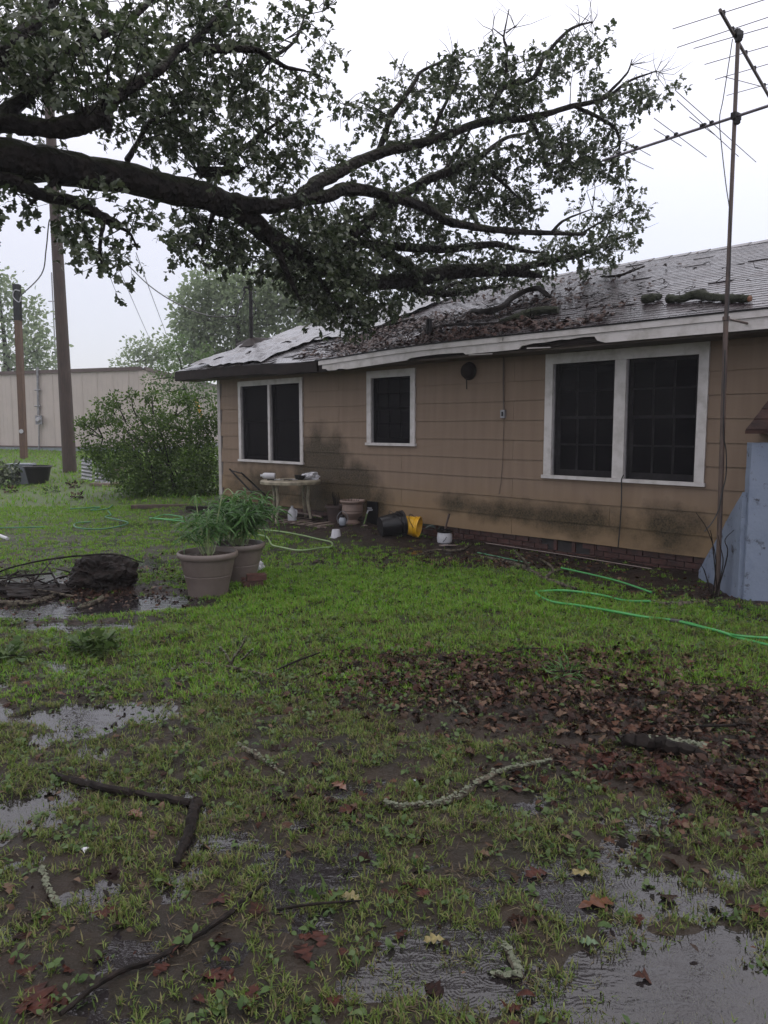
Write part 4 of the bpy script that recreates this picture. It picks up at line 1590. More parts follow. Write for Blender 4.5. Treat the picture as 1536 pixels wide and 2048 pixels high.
# bare dead twigs standing out of the crown
tw = MB()
for (px, py, dp) in [(1185, 46, 11.5), (1160, 50, 11.4), (1262, 130, 11.6), (1312, 144, 11.8), (1318, 146, 11.8), (905, 115, 10.8), (800, 140, 10.6), (985, 60, 11.2), (1030, 55, 11.2), (1240, 285, 11.6), (1200, 290, 11.6), (1160, 420, 12), (1225, 410, 13), (1265, 462, 13.3), (1040, 360, 11.7), (690, 210, 10.4), (650, 20, 8.5)]:
    C = atY(px, py, dp)
    for k in range(6):
        d1 = rng.normal(0, 1, 3) + np.array([.3, 0, .8])
        d1 /= np.linalg.norm(d1)
        a = C + d1 * random.uniform(.12, .28)
        b_ = a + (d1 + rng.normal(0, .5, 3)) * random.uniform(.08, .2)
        tw.tube([C, a, b_], [.005, .0035, .0015], 4, cap=False)
tw.build('dead_twigs', M['bark'], oak, kind='stuff')
# root plate out of the picture
mb = MB()
mb.lathe([(.05, -.3), (.9, -.22), (1.3, 0), (1.1, .2), (.6, .45), (.45, .7)], (-10.9, 3.3, .5), 22, axis=(.7, .5, .75), close=True)
mb.build('root_plate', M['mud_clump'], oak)


# ------------------------------------------------------------------ sticks and litter on the roof
def rpix(px, py, up=.0):
    """place on the front roof slope seen at a pixel"""
    r = ray(px, py)
    n_ = (-PN * SLOPE + np.array([0, 0, 1.0]))
    q0 = HP(0, EAVE_N, EAVE_Z)
    P = CAMP + r * (((q0 - CAMP) @ n_) / (r @ n_))
    s_ = float(wall_s(P[0], P[1]))
    t_ = EAVE_N - float(wall_n(P[0], P[1]))
    return RP(s_, t_, up), s_, t_


def roof_stick(name, pix, mat, label, group='broken branches on the roof', twigs=0, lump=.35, cut_ends=False, moss=False):
    o = empty(name, rpix(pix[0][0], pix[0][1])[0], label, 'branch', group)
    pts = []
    for (px, py, w, lift) in pix:
        P, s_, t_ = rpix(px, py, 0)
        d_ = np.linalg.norm(P - CAMP)
        r_ = w * d_ / FPX / 2
        pts.append([*(P + nov * (r_ * .8 + lift + .02)), r_])
    S = spline(pts, 6)
    mbx = MB()
    mbx.tube(S[:, :3], S[:, 3], 9, lump)
    mbx.build('bark', mat, o, smooth_=True)
    if cut_ends:
        for e_ in (0, -1):
            a, b_ = S[e_, :3], S[1 if e_ == 0 else -2, :3]
            ax = (a - b_) / np.linalg.norm(a - b_)
            mbx = MB()
            mbx.lathe([(S[e_, 3] * .9, .0), (S[e_, 3] * .55, .012), (0, .014)], a + ax * .002, 10, axis=ax)
            mbx.build('cut_face', M['cut_wood'], o)
    for k in range(twigs):
        i = random.randrange(1, len(S) - 1)
        d1 = rng.normal(0, 1, 3) * np.array([1, 1, .3]) + nov * .3
        d1 /= np.linalg.norm(d1)
        a = S[i, :3]
        mbx = MB()
        mbx.tube([a, a + d1 * .12, a + d1 * .25 + rng.normal(0, .04, 3)], [.008, .006, .003], 5)
        mbx.build('twig', mat, o)
    return o


roof_stick('broken_branch', [(945, 628, 10, 0), (975, 632, 12, .02), (1005, 625, 11, .03), (1030, 605, 11, .04), (1075, 592, 10, .08), (1102, 602, 7, .02)], M['stick'], 'crooked bare dark branch lying on the roof above the fascia', twigs=3)
roof_stick('mossy_branch', [(1338, 607, 16, 0), (1365, 607, 13, 0), (1395, 602, 18, .01), (1430, 605, 14, 0), (1470, 607, 15, 0), (1500, 607, 13, 0)], M['moss'], 'long mossy broken limb on the roof beside the antenna mast', twigs=3, cut_ends=True)
roof_stick('mossy_branch', [(1288, 609, 17, 0), (1304, 607, 17, 0), (1322, 601, 11, 0)], M['moss'], 'short mossy branch stub with orange broken end on the roof', cut_ends=True)
roof_stick('mossy_branch', [(1000, 650, 8, 0), (1030, 645, 14, 0), (1070, 634, 18, 0), (1118, 627, 12, 0)], M['moss'], 'mossy branch lying along the roof edge left of the big window', twigs=5)
roof_stick('broken_branch', [(1205, 560, 3, .02), (1240, 558, 5, .02), (1290, 540, 3, .03)], M['stick'], 'thin forked twig on the upper roof below the ridge', twigs=2)
roof_stick('broken_branch', [(840, 665, 5, 0), (900, 655, 6, .01), (990, 652, 5, 0), (1075, 640, 4, 0)], M['stick'], 'thin stick lying along the roof just above the white fascia', twigs=4)
roof_stick('broken_branch', [(700, 668, 5, 0), (760, 655, 6, .02), (830, 640, 5, .02)], M['stick'], 'thin brown stick on the debris covered roof above the small window', twigs=3)

# leaf litter on the slope
n_l = 5200
s_a = rng.normal(1.4, 1.4, n_l)
t_a = np.abs(rng.normal(1.5, 1.1, n_l))
extra = rng.random(n_l) < .35
s_a = np.where(extra, rng.uniform(-2.6, 3.4, n_l), s_a)
t_a = np.where(extra, np.abs(rng.normal(.25, .5, n_l)) + .05, t_a)
dens = fbm(s_a, t_a * 2.2, .7, 61)
keep = (t_a < HALF - .1) & (s_a < 3.6) & (s_a > -6) & (dens > .44) & (t_a > .03)
s_a, t_a = s_a[keep], t_a[keep]
P = np.array([RP(a, b, .02 + random.random() * .025) for a, b in zip(s_a, t_a)])
m3 = np.array(rm.to_3x3())
Rr = m3[None] @ rand_rot(len(P), .4)
V_, T_ = scatter(OAK_HI[0], OAK_HI[1], P, Rr, rng.uniform(.05, .11, len(P)))
ll = tri_mesh('roof_leaf_litter', V_, T_, M['dead_leaf_roof'])
tag(ll, 'dead brown leaves and bark scraps strewn over the roof shingles', 'leaf litter', kind='stuff')
# tiny twigs
tm = MB()
for _ in range(420):
    a = random.gauss(1.0, 2.0)
    b = abs(random.gauss(1.0, .9)) + .08
    if not (-5 < a < 3.4 and b < 4.4):
        continue
    p = RP(a, b, .03)
    d1 = -D * random.gauss(0, 1) + upv * random.gauss(0, .6)
    d1 /= np.linalg.norm(d1)
    L = random.uniform(.06, .3)
    tm.tube([p, p + d1 * L * .5 + nov * random.uniform(0, .03), p + (d1 + rng.normal(0, .25, 3)) * L * .9], [.006, .005, .003], 4)
tg_ = tm.build('roof_twig_litter', M['stick'])
tag(tg_, 'small broken twigs scattered over the roof shingles', 'twigs', kind='stuff')

# ------------------------------------------------------------------ television antenna
foot = G(1435, 1192)
my = foot[1]
ZL, ZU = None, None
top = atY(1477, 58, my)
ant = empty('tv_antenna', foot, 'tall rooftop television antenna on a rusty mast standing beside the eave', 'antenna')
mb = MB()
P1 = atY(1452, 640, my)
mb.tube([foot + np.array([0, 0, -.1]), P1], .024, 12)
mb.build('lower_mast', M['rust_pipe'], ant, smooth_=True)
mb = MB()
mb.tube([P1, top], .019, 12)
um = mb.build('upper_mast', M['rust_pipe'], ant, smooth_=True)
mb = MB()
br_ = HP(float(wall_s(P1[0], P1[1])), EAVE_N + .024, 2.75)
mb.tube([br_, np.array([P1[0], P1[1], 2.75])], .012, 6)
mb.lathe([(.022, -.02), (.034, -.018), (.034, .018), (.022, .02)], (P1[0], P1[1], 2.75), 10)
mb.build('mast_bracket', M['rust_pipe'], ant)
ZL = float(atY(1472, 233, my)[2])
ZU = float(atY(1474, 72, my)[2])


def ap(px, py, Z):
    return atZ(px, py, Z)


def tubepart(name, pts, r_, mat, par, n=7):
    mbx = MB()
    mbx.tube(pts, r_, n)
    return mbx.build(name, mat, par, smooth_=True)


b0, b1 = ap(1205, 321, ZL), ap(1472, 233, ZL)
lb = tubepart('boom', [b0, b1, b1 + (b1 - b0) / np.linalg.norm(b1 - b0) * .9], .014, M['alum'], ant)
for k, (a, b) in enumerate([((1350, 180), (1512, 324)), ((1354, 200), (1477, 313)), ((1379, 234), (1430, 270)), ((1308, 236), (1413, 314)), ((1308, 258), (1363, 292)), ((1245, 280), (1301, 311)), ((1188, 283), (1307, 338))]):
    A_, B_ = ap(*a, ZL + .018), ap(*b, ZL + .018)
    tubepart('element', [A_, B_], .0038, M['alum'], lb, 6)
    # insulator where it crosses the boom
    dv = (b1 - b0)[:2]
    ev = (B_ - A_)[:2]
    tt_ = np.linalg.solve(np.array([ev, -dv]).T, (b0 - A_)[:2])[0]
    ci = A_ + (B_ - A_) * float(np.clip(tt_, 0, 1))
    mbx = MB()
    mbx.box(ci, (.032, .03, .03), rz=math.atan2(dv[1], dv[0]))
    mbx.build('insulator', M['dark_metal'], lb)
u0, u1 = ap(1440, 20, ZU), ap(1545, 205, ZU)
ub = tubepart('boom', [u0, u1, u1 + (u1 - u0) * .5], .016, M['rust_pipe'], ant)
for k, (a, b) in enumerate([((1345, 58), (1640, -36)), ((1354, 95), (1640, 0)), ((1387, 97), (1640, 24)), ((1409, 129), (1640, 62)), ((1430, 159), (1640, 98)), ((1453, 191), (1640, 140))]):
    A_, B_ = ap(*a, ZU + .02), ap(*b, ZU + .02)
    tubepart('element', [A_, B_], .0040, M['alum'], ub, 6)
    dv = (u1 - u0)[:2]
    ev = (B_ - A_)[:2]
    tt_ = np.linalg.solve(np.array([ev, -dv]).T, (u0 - A_)[:2])[0]
    ci = A_ + (B_ - A_) * float(np.clip(tt_, 0, 1))
    mbx = MB()
    mbx.box(ci, (.034, .034, .032), rz=math.atan2(dv[1], dv[0]))
    mbx.build('insulator', M['dark_metal'], ub)
tubepart('phase_bar', [ap(1447, 153, ZU + .03), ap(1535, 176, ZU + .03)], .004, M['alum'], ub, 6)
for Z_, nm in ((ZL, 'boom_clamp'), (ZU, 'boom_clamp')):
    c = atY(1472, 233, my) if Z_ == ZL else atY(1476, 68, my)
    mbx = MB()
    mbx.box(c, (.10, .05, .06), rz=.6)
    mbx.box(c + np.array([0, -.02, -.05]), (.05, .05, .05))
    mbx.build(nm, M['dark_metal'], ant)
cb = [atY(1465, 78, my - .02), atY(1457, 130, my - .03), atY(1446, 200, my - .03), atY(1439, 240, my - .03), atY(1444, 300, my - .03), atY(1452, 370, my - .03), atY(1461, 438, my - .03), atY(1461, 520, my - .03), atY(1456, 640, my - .035)]
tubepart('aerial_cable', spline(cb, 4), .0045, M['rubber'], ant, 6)
cb = [atY(1450, 700, my - .03), atY(1447, 860, my - .03), atY(1452, 900, my - .03), atY(1452, 950, my - .03), atY(1443, 990, my - .03), atY(1437, 1020, my - .03), atY(1424, 1045, my - .03), atY(1409, 1063, my - .05)]
tubepart('aerial_cable', spline(cb, 4), .0055, M['rubber'], ant, 6)

# ------------------------------------------------------------------ blue well house at the right edge
bx0 = G(1487, 1204)
well = empty('well_house', (bx0[0] + .7, bx0[1] + .5, 0), 'pale blue painted concrete well house with small brown shingled roof', 'well house')
zt = 1.7 - (885 - 855) / FPX * bx0[1]


def wedge_wall(name, P, Q, zp0, zp1, zq0, zq1, th, mat, par, seed=0, nseg=26, mseg=34):
    """plastered slab from P to Q (plan), uneven surface"""
    P, Q = np.array(P[:2]), np.array(Q[:2])
    dv = (Q - P) / np.linalg.norm(Q - P)
    nv = np.array([dv[1], -dv[0]])
    mbx = MB()
    V2, F2 = [], []
    for side in (0, 1):
        for i in range(nseg + 1):
            u = i / nseg
            for j in range(mseg + 1):
                v = j / mseg
                c = P + (Q - P) * u
                z = (zp0 + (zq0 - zp0) * u) * (1 - v) + (zp1 + (zq1 - zp1) * u) * v
                off = (fbm(u * 3 + seed, v * 4, .5, seed) - .5) * .012
                k = th * side + (off if side == 0 else 0)
                edge = (vnoise(u * 9 + seed, v * 9, .5, seed + 5) - .5) * .008 if (i in (0, nseg) or j in (0, mseg)) else 0
                V2.append((c[0] + nv[0] * k + dv[0] * edge, c[1] + nv[1] * k + dv[1] * edge, z + edge))
    st = (nseg + 1) * (mseg + 1)
    ix = lambda s_, i, j: s_ * st + i * (mseg + 1) + j
    for i in range(nseg):
        for j in range(mseg):
            F2.append((ix(0, i, j), ix(0, i + 1, j), ix(0, i + 1, j + 1), ix(0, i, j + 1)))
            F2.append((ix(1, i, j), ix(1, i, j + 1), ix(1, i + 1, j + 1), ix(1, i + 1, j)))
    for i in range(nseg):
        F2.append((ix(0, i, mseg), ix(0, i + 1, mseg), ix(1, i + 1, mseg), ix(1, i, mseg)))
        F2.append((ix(0, i, 0), ix(1, i, 0), ix(1, i + 1, 0), ix(0, i + 1, 0)))
    for j in range(mseg):
        F2.append((ix(0, 0, j), ix(0, 0, j + 1), ix(1, 0, j + 1), ix(1, 0, j)))
        F2.append((ix(0, nseg, j), ix(1, nseg, j), ix(1, nseg, j + 1), ix(0, nseg, j + 1)))
    mbx.add(V2, F2)
    return mbx.build(name, mat, par, smooth_=True)


# blotchy paint with dark chips
_m = M['blue_paint']
_n, _l = _m.node_tree.nodes, _m.node_tree.links
_vo = _n.new('ShaderNodeTexNoise')
_vo.inputs['Scale'].default_value = 7
_vo.inputs['Detail'].default_value = 9
_vo.inputs['Roughness'].default_value = .75
_tc = _n.new('ShaderNodeTexCoord')
_l.new(_tc.outputs['Object'], _vo.inputs['Vector'])
_cr = _n.new('ShaderNodeValToRGB')
_cr.color_ramp.elements[0].position = .56
_cr.color_ramp.elements[1].position = .66
_l.new(_vo.outputs[0], _cr.inputs[0])
_mx = _n.new('ShaderNodeMixRGB')
_b = _n['Principled BSDF']
_old = _b.inputs['Base Color'].links[0].from_socket
_l.new(_cr.outputs[0], _mx.inputs[0])
_l.new(_old, _mx.inputs[1])
_mx.inputs[2].default_value = (.035, .035, .045, 1)
_l.new(_mx.outputs[0], _b.inputs['Base Color'])

fr_dir = np.array([math.cos(R_(-6)), math.sin(R_(-6))])
A0 = bx0[:2]
A1 = A0 + fr_dir * 1.5
bk = np.array([-fr_dir[1], fr_dir[0]])
wedge_wall('front_wall', A0, A1, -.06, zt, -.06, zt, -.12, M['blue_paint'], well, 3)
wedge_wall('side_wall', A1 + bk * .13, A1 + bk * .9, -.06, zt, -.06, zt, .12, M['blue_paint'], well, 7)
wg0 = G(1483, 1205)
wg1 = G(1404, 1160)
z985 = 1.7 - (985 - 855) / FPX * wg0[1]
wedge_wall('wing_wall', wg0[:2] + np.array([-.015, .06]), wg1[:2] + np.array([0, .1]), -.08, z985, -.08, .12, .09, M['blue_paint'], well, 11)
mb = MB()
c2 = (A0 + A1) / 2 + bk * .06
mb.box((c2[0] + .14, c2[1] + .02, zt + .06), (1.28, .10, .115), rz=R_(-6))
mb.build('lintel', M['brown_fascia'], well)
rA = np.array([*(A0 - fr_dir * .10 - bk * .10), zt + .115])
rB = np.array([*(A1 + fr_dir * .2 - bk * .10), zt + .115])
rC = np.array([*(A1 + fr_dir * .2 + bk * .62), zt + .80])
rD = np.array([*(A0 + fr_dir * .62 + bk * .62), zt + .80])
rE = np.array([*(A0 + fr_dir * .50 + bk * 1.2), zt + .115])
mb = MB()
for q in ([rA, rB, rC, rD], [rE, rA, rD]):
    lo = [p_ - np.array([0, 0, .03]) for p_ in q]
    k = len(q)
    mb.add(lo + q, [tuple(range(k - 1, -1, -1)), tuple(range(k, 2 * k))] + [(i, (i + 1) % k, k + (i + 1) % k, k + i) for i in range(k)])
wr = mb.build('well_roof', M['brown_shingle'], well)
ups = (rD - rA) * 0 + (rC - rB)
for i in range(7):
    for j in range(9):
        a0, a1 = i / 7, (i + 1) / 7
        l0, r0 = rA + (rD - rA) * a0, rB + (rC - rB) * a0
        l1, r1 = rA + (rD - rA) * a1, rB + (rC - rB) * a1
        o_ = np.array([0, 0, .012 + random.random() * .006])
        f0, f1 = j / 9 + .003, (j + 1) / 9 - .003
        mbx = MB()
        mbx.hexa([l0 + (r0 - l0) * f0, l0 + (r0 - l0) * f1, l1 + (r1 - l1) * f1, l1 + (r1 - l1) * f0,
                  l0 + (r0 - l0) * f0 + o_, l0 + (r0 - l0) * f1 + o_, l1 + (r1 - l1) * f1 + o_ * .3, l1 + (r1 - l1) * f0 + o_ * .3])
        mbx.build('shingle', M['brown_shingle'], wr)
# dry vine stems on the wing wall
vine = empty('dry_vine', G(1425, 1195), 'leafless dry vine stems growing up beside the antenna mast', 'vine')
vb = G(1425, 1195)
for pts in ([(1425, 1195), (1432, 1120), (1415, 1060), (1392, 1025)], [(1428, 1190), (1446, 1130), (1440, 1090), (1436, 1070)], [(1430, 1192), (1455, 1110), (1450, 1080), (1468, 1060)], [(1426, 1190), (1410, 1145), (1402, 1130)], [(1440, 1120), (1425, 1085), (1420, 1060)]):
    P = [atY(a, b, vb[1] - .05) for a, b in pts]
    P[0][2] = terrain(P[0][0], P[0][1]) - .02
    tubepart('stem', spline(P, 4), np.linspace(.007, .003, len(spline(P, 4))), M['stick'], vine, 5)


# ------------------------------------------------------------------ planters
def planter(loc, rim_r, h, label):
    o = empty('planter_pot', loc, label, 'plant pot', 'large plastic planters')
    x, y, z = loc
    R0 = rim_r
    prof = [(R0 * .60, 0), (R0 * .655, .01), (R0 * .70, h * .25), (R0 * .785, h * .47), (R0 * .772, h * .478), (R0 * .774, h * .498), (R0 * .797, h * .506), (R0 * .805, h * .53), (R0 * .88, h * .78), (R0 * .905, h * .86),
            (R0 * .97, h * .865), (R0 * 1.0, h * .89), (R0 * 1.01, h * .93), (R0 * 1.0, h * .975), (R0 * .97, h), (R0 * .93, h * .995), (R0 * .90, h * .95), (R0 * .87, h * .8)]
    m_ = MB()
    m_.lathe(prof, loc, 48, close=False)
    m_.add([(x, y, z + .004)], [])
    m_.build('pot', M['planter'], o, smooth_=True)
    m_ = MB()
    rr = np.linspace(0, R0 * .885, 9)
    Vs, Fs = [], []
    for i, r_ in enumerate(rr):
        for k in range(24):
            a = 2 * math.pi * k / 24
            Vs.append((x + r_ * math.cos(a), y + r_ * math.sin(a), z + h * .88 + .025 * (random.random() - .5) + .02 * (1 - r_ / R0)))
    for i in range(8):
        for k in range(24):
            Fs.append((i * 24 + k, i * 24 + (k + 1) % 24, (i + 1) * 24 + (k + 1) % 24, (i + 1) * 24 + k))
    m_.add(Vs, Fs)
    m_.build('soil', M['soil'], o)
    return o


def palm_plant(name, base, h, spread, nst, label, seed, leafn=8, leafl=.2):
    """stems each ending in whorls of narrow drooping leaflets"""
    o = empty(name, base, label, 'plant')
    r_ = np.random.default_rng(seed)
    lp_, ly_, ls_ = [], [], []
    stems = MB()
    for i in range(nst):
        a = r_.random() * 2 * math.pi
        lean = r_.random() ** .7 * spread
        hh = h * (.45 + .55 * r_.random()) * (1 - .25 * lean / max(spread, .01))
        b0_ = np.array(base) + np.array([math.cos(a), math.sin(a), 0]) * r_.random() * .10
        tip = b0_ + np.array([math.cos(a) * lean, math.sin(a) * lean, hh])
        mid = (b0_ + tip) / 2 + np.array([0, 0, hh * .12])
        sp = spline([b0_, mid, tip], 5)
        stems.tube(sp, np.linspace(.006, .003, len(sp)), 5, cap=False)
        for f_ in (.55, .75, .9, 1.0):
            C = sp[int(f_ * (len(sp) - 1))]
            for k in range(leafn if f_ > .7 else leafn // 2):
                b = r_.random() * 2 * math.pi
                lp_.append(C)
                ly_.append([math.cos(b), math.sin(b), r_.normal(.1, .35)])
                ls_.append(leafl * (.6 + .5 * r_.random()))
    V2, T2 = scatter(LANCE[0], LANCE[1], np.array(lp_), orient(np.array(ly_), .35), np.array(ls_))
    f = tri_mesh('foliage', V2, T2, M['planter_leaf'], o)
    f['kind'] = 'stuff'
    stems.build('stems', M['stalk_pale'], o)
    return o


pa = G(417, 1188)
pa[2] -= .01
planter(pa, .305, .455, 'nearer taupe plastic planter pot, in front of the other one')
pb = G(478, 1168)
pb = np.array([pa[0] + .21, pa[1] + .56, terrain(pa[0] + .21, pa[1] + .56) - .01])
planter(pb, .285, .44, 'rear taupe plastic planter pot partly hidden by the nearer one')
palm_plant('potted_plant', pa + np.array([0, .02, .40]), .60, .22, 11, 'sparse leafy green plant growing in the nearer taupe planter', 5, 7, .20)
pl2 = palm_plant('potted_palm', pb + np.array([0, .02, .38]), .70, .48, 25, 'dense feathery green palm growing in the rear taupe planter', 9, 11, .25)
# tall drooping pale stalks of the nearer plant
st = empty('drooping_stalk', pa + np.array([0, 0, .40]), 'tall pale stalks with wilted drooping tips above the nearer planter', 'plant stalk')
for pts in ([(415, 1095), (400, 1050), (393, 1010), (391, 990)], [(425, 1095), (432, 1055), (440, 1010), (448, 985), (457, 978), (466, 988)]):
    P = [atY(a, b, pa[1]) for a, b in pts]
    sp = spline(P, 5)
    tubepart('stalk', sp, np.linspace(.009, .004, len(sp)), M['stalk_pale'], st, 6)
    tip = sp[-1]
    for k in range(9):
        b = random.random() * 6.28
        yv = np.array([[math.cos(b), math.sin(b), random.uniform(-1.2, .1)]])
        V2, T2 = scatter(LANCE[0], LANCE[1], np.array([tip]), orient(yv, .3), np.array([random.uniform(.10, .17)]))
        tri_mesh('leaf', V2, T2, M['planter_leaf'], st)

# two bricks and a plastic bag beside the pots
bk0 = G(507, 1172)
for k, (dx, dy, dz, a) in enumerate([(0, 0, 0, .2), (.03, .0, .066, .35), (-.05, .12, 0, .1)]):
    m_ = MB()
    P = (bk0[0] + dx, bk0[1] + dy, bk0[2] + dz + .03)
    m_.box(P, (.20, .10, .062), rz=a)
    m_.box((P[0], P[1], P[2] + .0312), (.10, .03, .002), rz=a)
    b_ = m_.build('brick', M['brick'])
    tag(b_, ['lower front red brick of the small stack beside the planters', 'upper red brick of the small stack beside the planters', 'red brick at the back of the small stack beside the planters'][k], 'brick', 'bricks beside the planters')


def crumpled(name, loc, size, mat, label, cat, seed, sub=3, amp=.35, group=None, parent=None):
    me_ = bpy.data.meshes.new(name)
    import bmesh
    bm = bmesh.new()
    bmesh.ops.create_icosphere(bm, subdivisions=sub, radius=1)
    for v in bm.verts:
        c = v.co
        k = 1 + amp * bnoise.fractal(Vector((c.x * 1.7 + seed, c.y * 1.7, c.z * 1.7)), .9, 2.0, 4)
        v.co = Vector((c.x * size[0] * k, c.y * size[1] * k, (c.z * k + .75) * size[2]))
        if v.co.z < 0:
            v.co.z *= .15
    bm.to_mesh(me_)
    bm.free()
    me_.materials.append(mat)
    o = link_mesh(name, me_, loc, parent)
    tag(o, label, cat, group)
    return o


crumpled('plastic_bag', G(503, 1150) + np.array([0, .12, .0]), (.11, .09, .09), M['white_plastic'], 'crumpled pale plastic bag behind the small brick stack', 'plastic bag', 4)

# ------------------------------------------------------------------ root clump and brush at the left
rc = G(195, 1186)
clump = crumpled('root_clump', rc + np.array([0, .22, -.02]), (.33, .26, .22), M['mud_clump'], 'dark muddy root clump sitting in the puddles left of the planters', 'root clump', 14, 5, .32)
brush = empty('brush_pile', G(60, 1190), 'low pile of dark wet twigs and bark at the left picture edge', 'brush pile')
bp_ = G(50, 1195)
crumpled('bark_heap', bp_ + np.array([0, .15, -.03]), (.42, .26, .07), M['mud_clump'], None, None, 24, 4, .6, parent=brush)
for k in range(32):
    a = bp_ + np.array([random.uniform(-.45, .5), random.uniform(-.1, .45), .05 + random.random() * .13])
    d1 = np.array([random.gauss(0, 1), random.gauss(0, .5), random.gauss(.05, .18)])
    d1 /= np.linalg.norm(d1)
    L = random.uniform(.2, .6)
    P = [a - d1 * L / 2, a + np.array([0, 0, random.uniform(0, .05)]), a + d1 * L / 2 + rng.normal(0, .04, 3)]
    P = [np.array([p_[0], p_[1], max(p_[2], .015)]) for p_ in P]
    tubepart('twig', P, [random.uniform(.005, .014), .009, .003], M['stick'] if k % 4 else M['stick_pale'], brush, 5)


# ------------------------------------------------------------------ fallen sticks on the lawn
def ground_stick(name, chains, label, mat='stick', lich=0, up=0.0, group='fallen sticks on the lawn', cat='stick', lump=.3):
    o = empty(name, G(chains[0][0][0], chains[0][0][1]), label, cat, group)
    for ch in chains:
        pts = []
        Y0 = G(ch[0][0], ch[0][1])[1]
        for q in ch:
            px, py, w = q[:3]
            lift = q[3] if len(q) > 3 else 0
            P = G(px, py) if not lift else atY(px, py, Y0)
            lift = 0
            r_ = w * np.linalg.norm(P - CAMP) / FPX / 2
            P[2] = max(P[2], 0.0) + r_ * .75 + lift + up
            pts.append([*P, r_])
        S = spline(pts, 7)
        S[:, :3] += rng.normal(0, 1, (len(S), 3)) * S[:, 3:4] * .14
        mbx = MB()
        mbx.tube(S[:, :3], S[:, 3], 8, lump)
        mbx.build('wood', M[mat], o, smooth_=True)
        if lich:
            lm = MB()
            for _ in range(int(lich * len(S))):
                i = random.randrange(len(S))
                c = S[i, :3] + rng.normal(0, 1, 3) * S[i, 3] * .35 + np.array([0, -.2 * S[i, 3], S[i, 3] * .75])
                r_ = random.uniform(.004, .011)
                a = random.random() * 6
                Vq = [(c[0] + r_ * math.cos(a + k_ * 1.256) * random.uniform(.6, 1.3), c[1] + r_ * math.sin(a + k_ * 1.256) * random.uniform(.6, 1.3), c[2] + random.uniform(-.003, .004)) for k_ in range(5)]
                lm.add(Vq + [(c[0], c[1], c[2] + .005)], [(k_, (k_ + 1) % 5, 5) for k_ in range(5)])
            lm.build('lichen', M['lichen'], o, kind='stuff')
    return o


ground_stick('fallen_branch', [[(105, 1540, 6), (120, 1560, 10), (160, 1575, 13), (230, 1588, 14), (300, 1602, 15), (360, 1612, 15), (392, 1616, 17)],
                               [(394, 1612, 20), (388, 1640, 21), (380, 1668, 19), (366, 1705, 18), (352, 1735, 12)]], 'dark elbow shaped branch lying in the wet grass at lower left', up=.008, cat='branch')
ground_stick('lichen_stick', [[(770, 1612, 10), (800, 1622, 13), (860, 1620, 13), (910, 1606, 14), (950, 1577, 12), (1000, 1550, 9), (1050, 1537, 7), (1100, 1526, 5)]], 'long curved stick crusted with pale lichen in the middle of the lawn', 'stick_pale', 9, up=.008)
ground_stick('lichen_log', [[(1240, 1488, 18), (1270, 1494, 26), (1320, 1502, 28), (1370, 1512, 26), (1412, 1520, 14)]], 'thick short dark log with pale lichen in the leaf drift', 'stick', 0, up=.004, cat='log')
ground_stick('long_twig', [[(120, 2040, 8), (220, 1965, 9), (320, 1925, 9), (400, 1878, 9), (460, 1835, 10), (528, 1776, 6)]], 'long thin dark twig running diagonally at the lower left', up=.012)
ground_stick('forked_twig', [[(340, 1347, 8), (370, 1338, 10), (410, 1332, 9), (460, 1338, 8), (530, 1352, 5)], [(462, 1338, 6), (466, 1320, 5, .04), (480, 1300, 4, .10), (492, 1275, 3, .16)], [(464, 1335, 5), (452, 1310, 4, .06), (440, 1296, 3, .1)], [(475, 1330, 5, .02), (505, 1300, 3, .10)]],
             'lichen spotted forked twig with upright tips below the planters', 'stick_pale', 2)
ground_stick('wall_branch', [[(960, 1115, 5), (1010, 1125, 7), (1050, 1140, 9), (1090, 1162, 10), (1150, 1182, 9)], [(1060, 1142, 7), (1045, 1120, 6, .05), (1030, 1105, 4, .06)], [(1090, 1160, 8), (1105, 1140, 6, .03), (1080, 1120, 4, .03)], [(1020, 1135, 6), (1080, 1150, 6), (1120, 1142, 4)]],
             'gnarled many armed dead branch on bare soil below the big window', 'stick_pale', 1, cat='branch')
ground_stick('wall_branch', [[(1296, 1205, 6), (1330, 1213, 9), (1370, 1212, 10), (1412, 1206, 6)]], 'short pale branch on the bare soil left of the mast foot', 'stick_pale', 2, cat='branch')
ground_stick('lichen_stick', [[(475, 1492, 8), (500, 1508, 10), (530, 1525, 10), (565, 1552, 6)]], 'short lichen tipped reddish stick in the middle left lawn', 'stick_pale', 3)
ground_stick('arched_twig', [[(-20, 1186, 3), (-10, 1150, 3, .1), (60, 1127, 3, .16), (150, 1114, 3.5, .22), (230, 1110, 3, .28), (285, 1126, 2, .22)]], 'long thin twig arching over the muddy root clump', 'stick', 0)
ground_stick('thin_twig', [[(545, 1345, 3), (590, 1325, 4, .02), (640, 1306, 3, .03)]], 'thin straight twig lying in the green grass centre left', 'stick')
ground_stick('white_root', [[(835, 1112, 3), (870, 1102, 5), (920, 1102, 5), (942, 1090, 4)]], 'pale crooked root on the soil in front of the white pot', 'stick_pale', 1)
ground_stick('mud_stick', [[(0, 1210, 10), (60, 1212, 11), (110, 1196, 9), (135, 1185, 5)]], 'pale barked stick in the mud in front of the brush pile', 'stick_pale', 2)
ground_stick('mud_stick', [[(160, 1232, 8), (185, 1218, 9), (205, 1203, 10)]], 'short lichen stub poking up below the root clump', 'stick_pale', 5)
ground_stick('thin_twig', [[(640, 1480, 3), (690, 1510, 4), (745, 1550, 3)]], 'thin dark twig beside dead leaves in the mid lawn', 'stick')
ground_stick('thin_twig', [[(1280, 1452, 4), (1370, 1462, 5), (1536, 1455, 4)]], 'long thin twig buried in the leaf drift at the right edge', 'stick', up=.02)
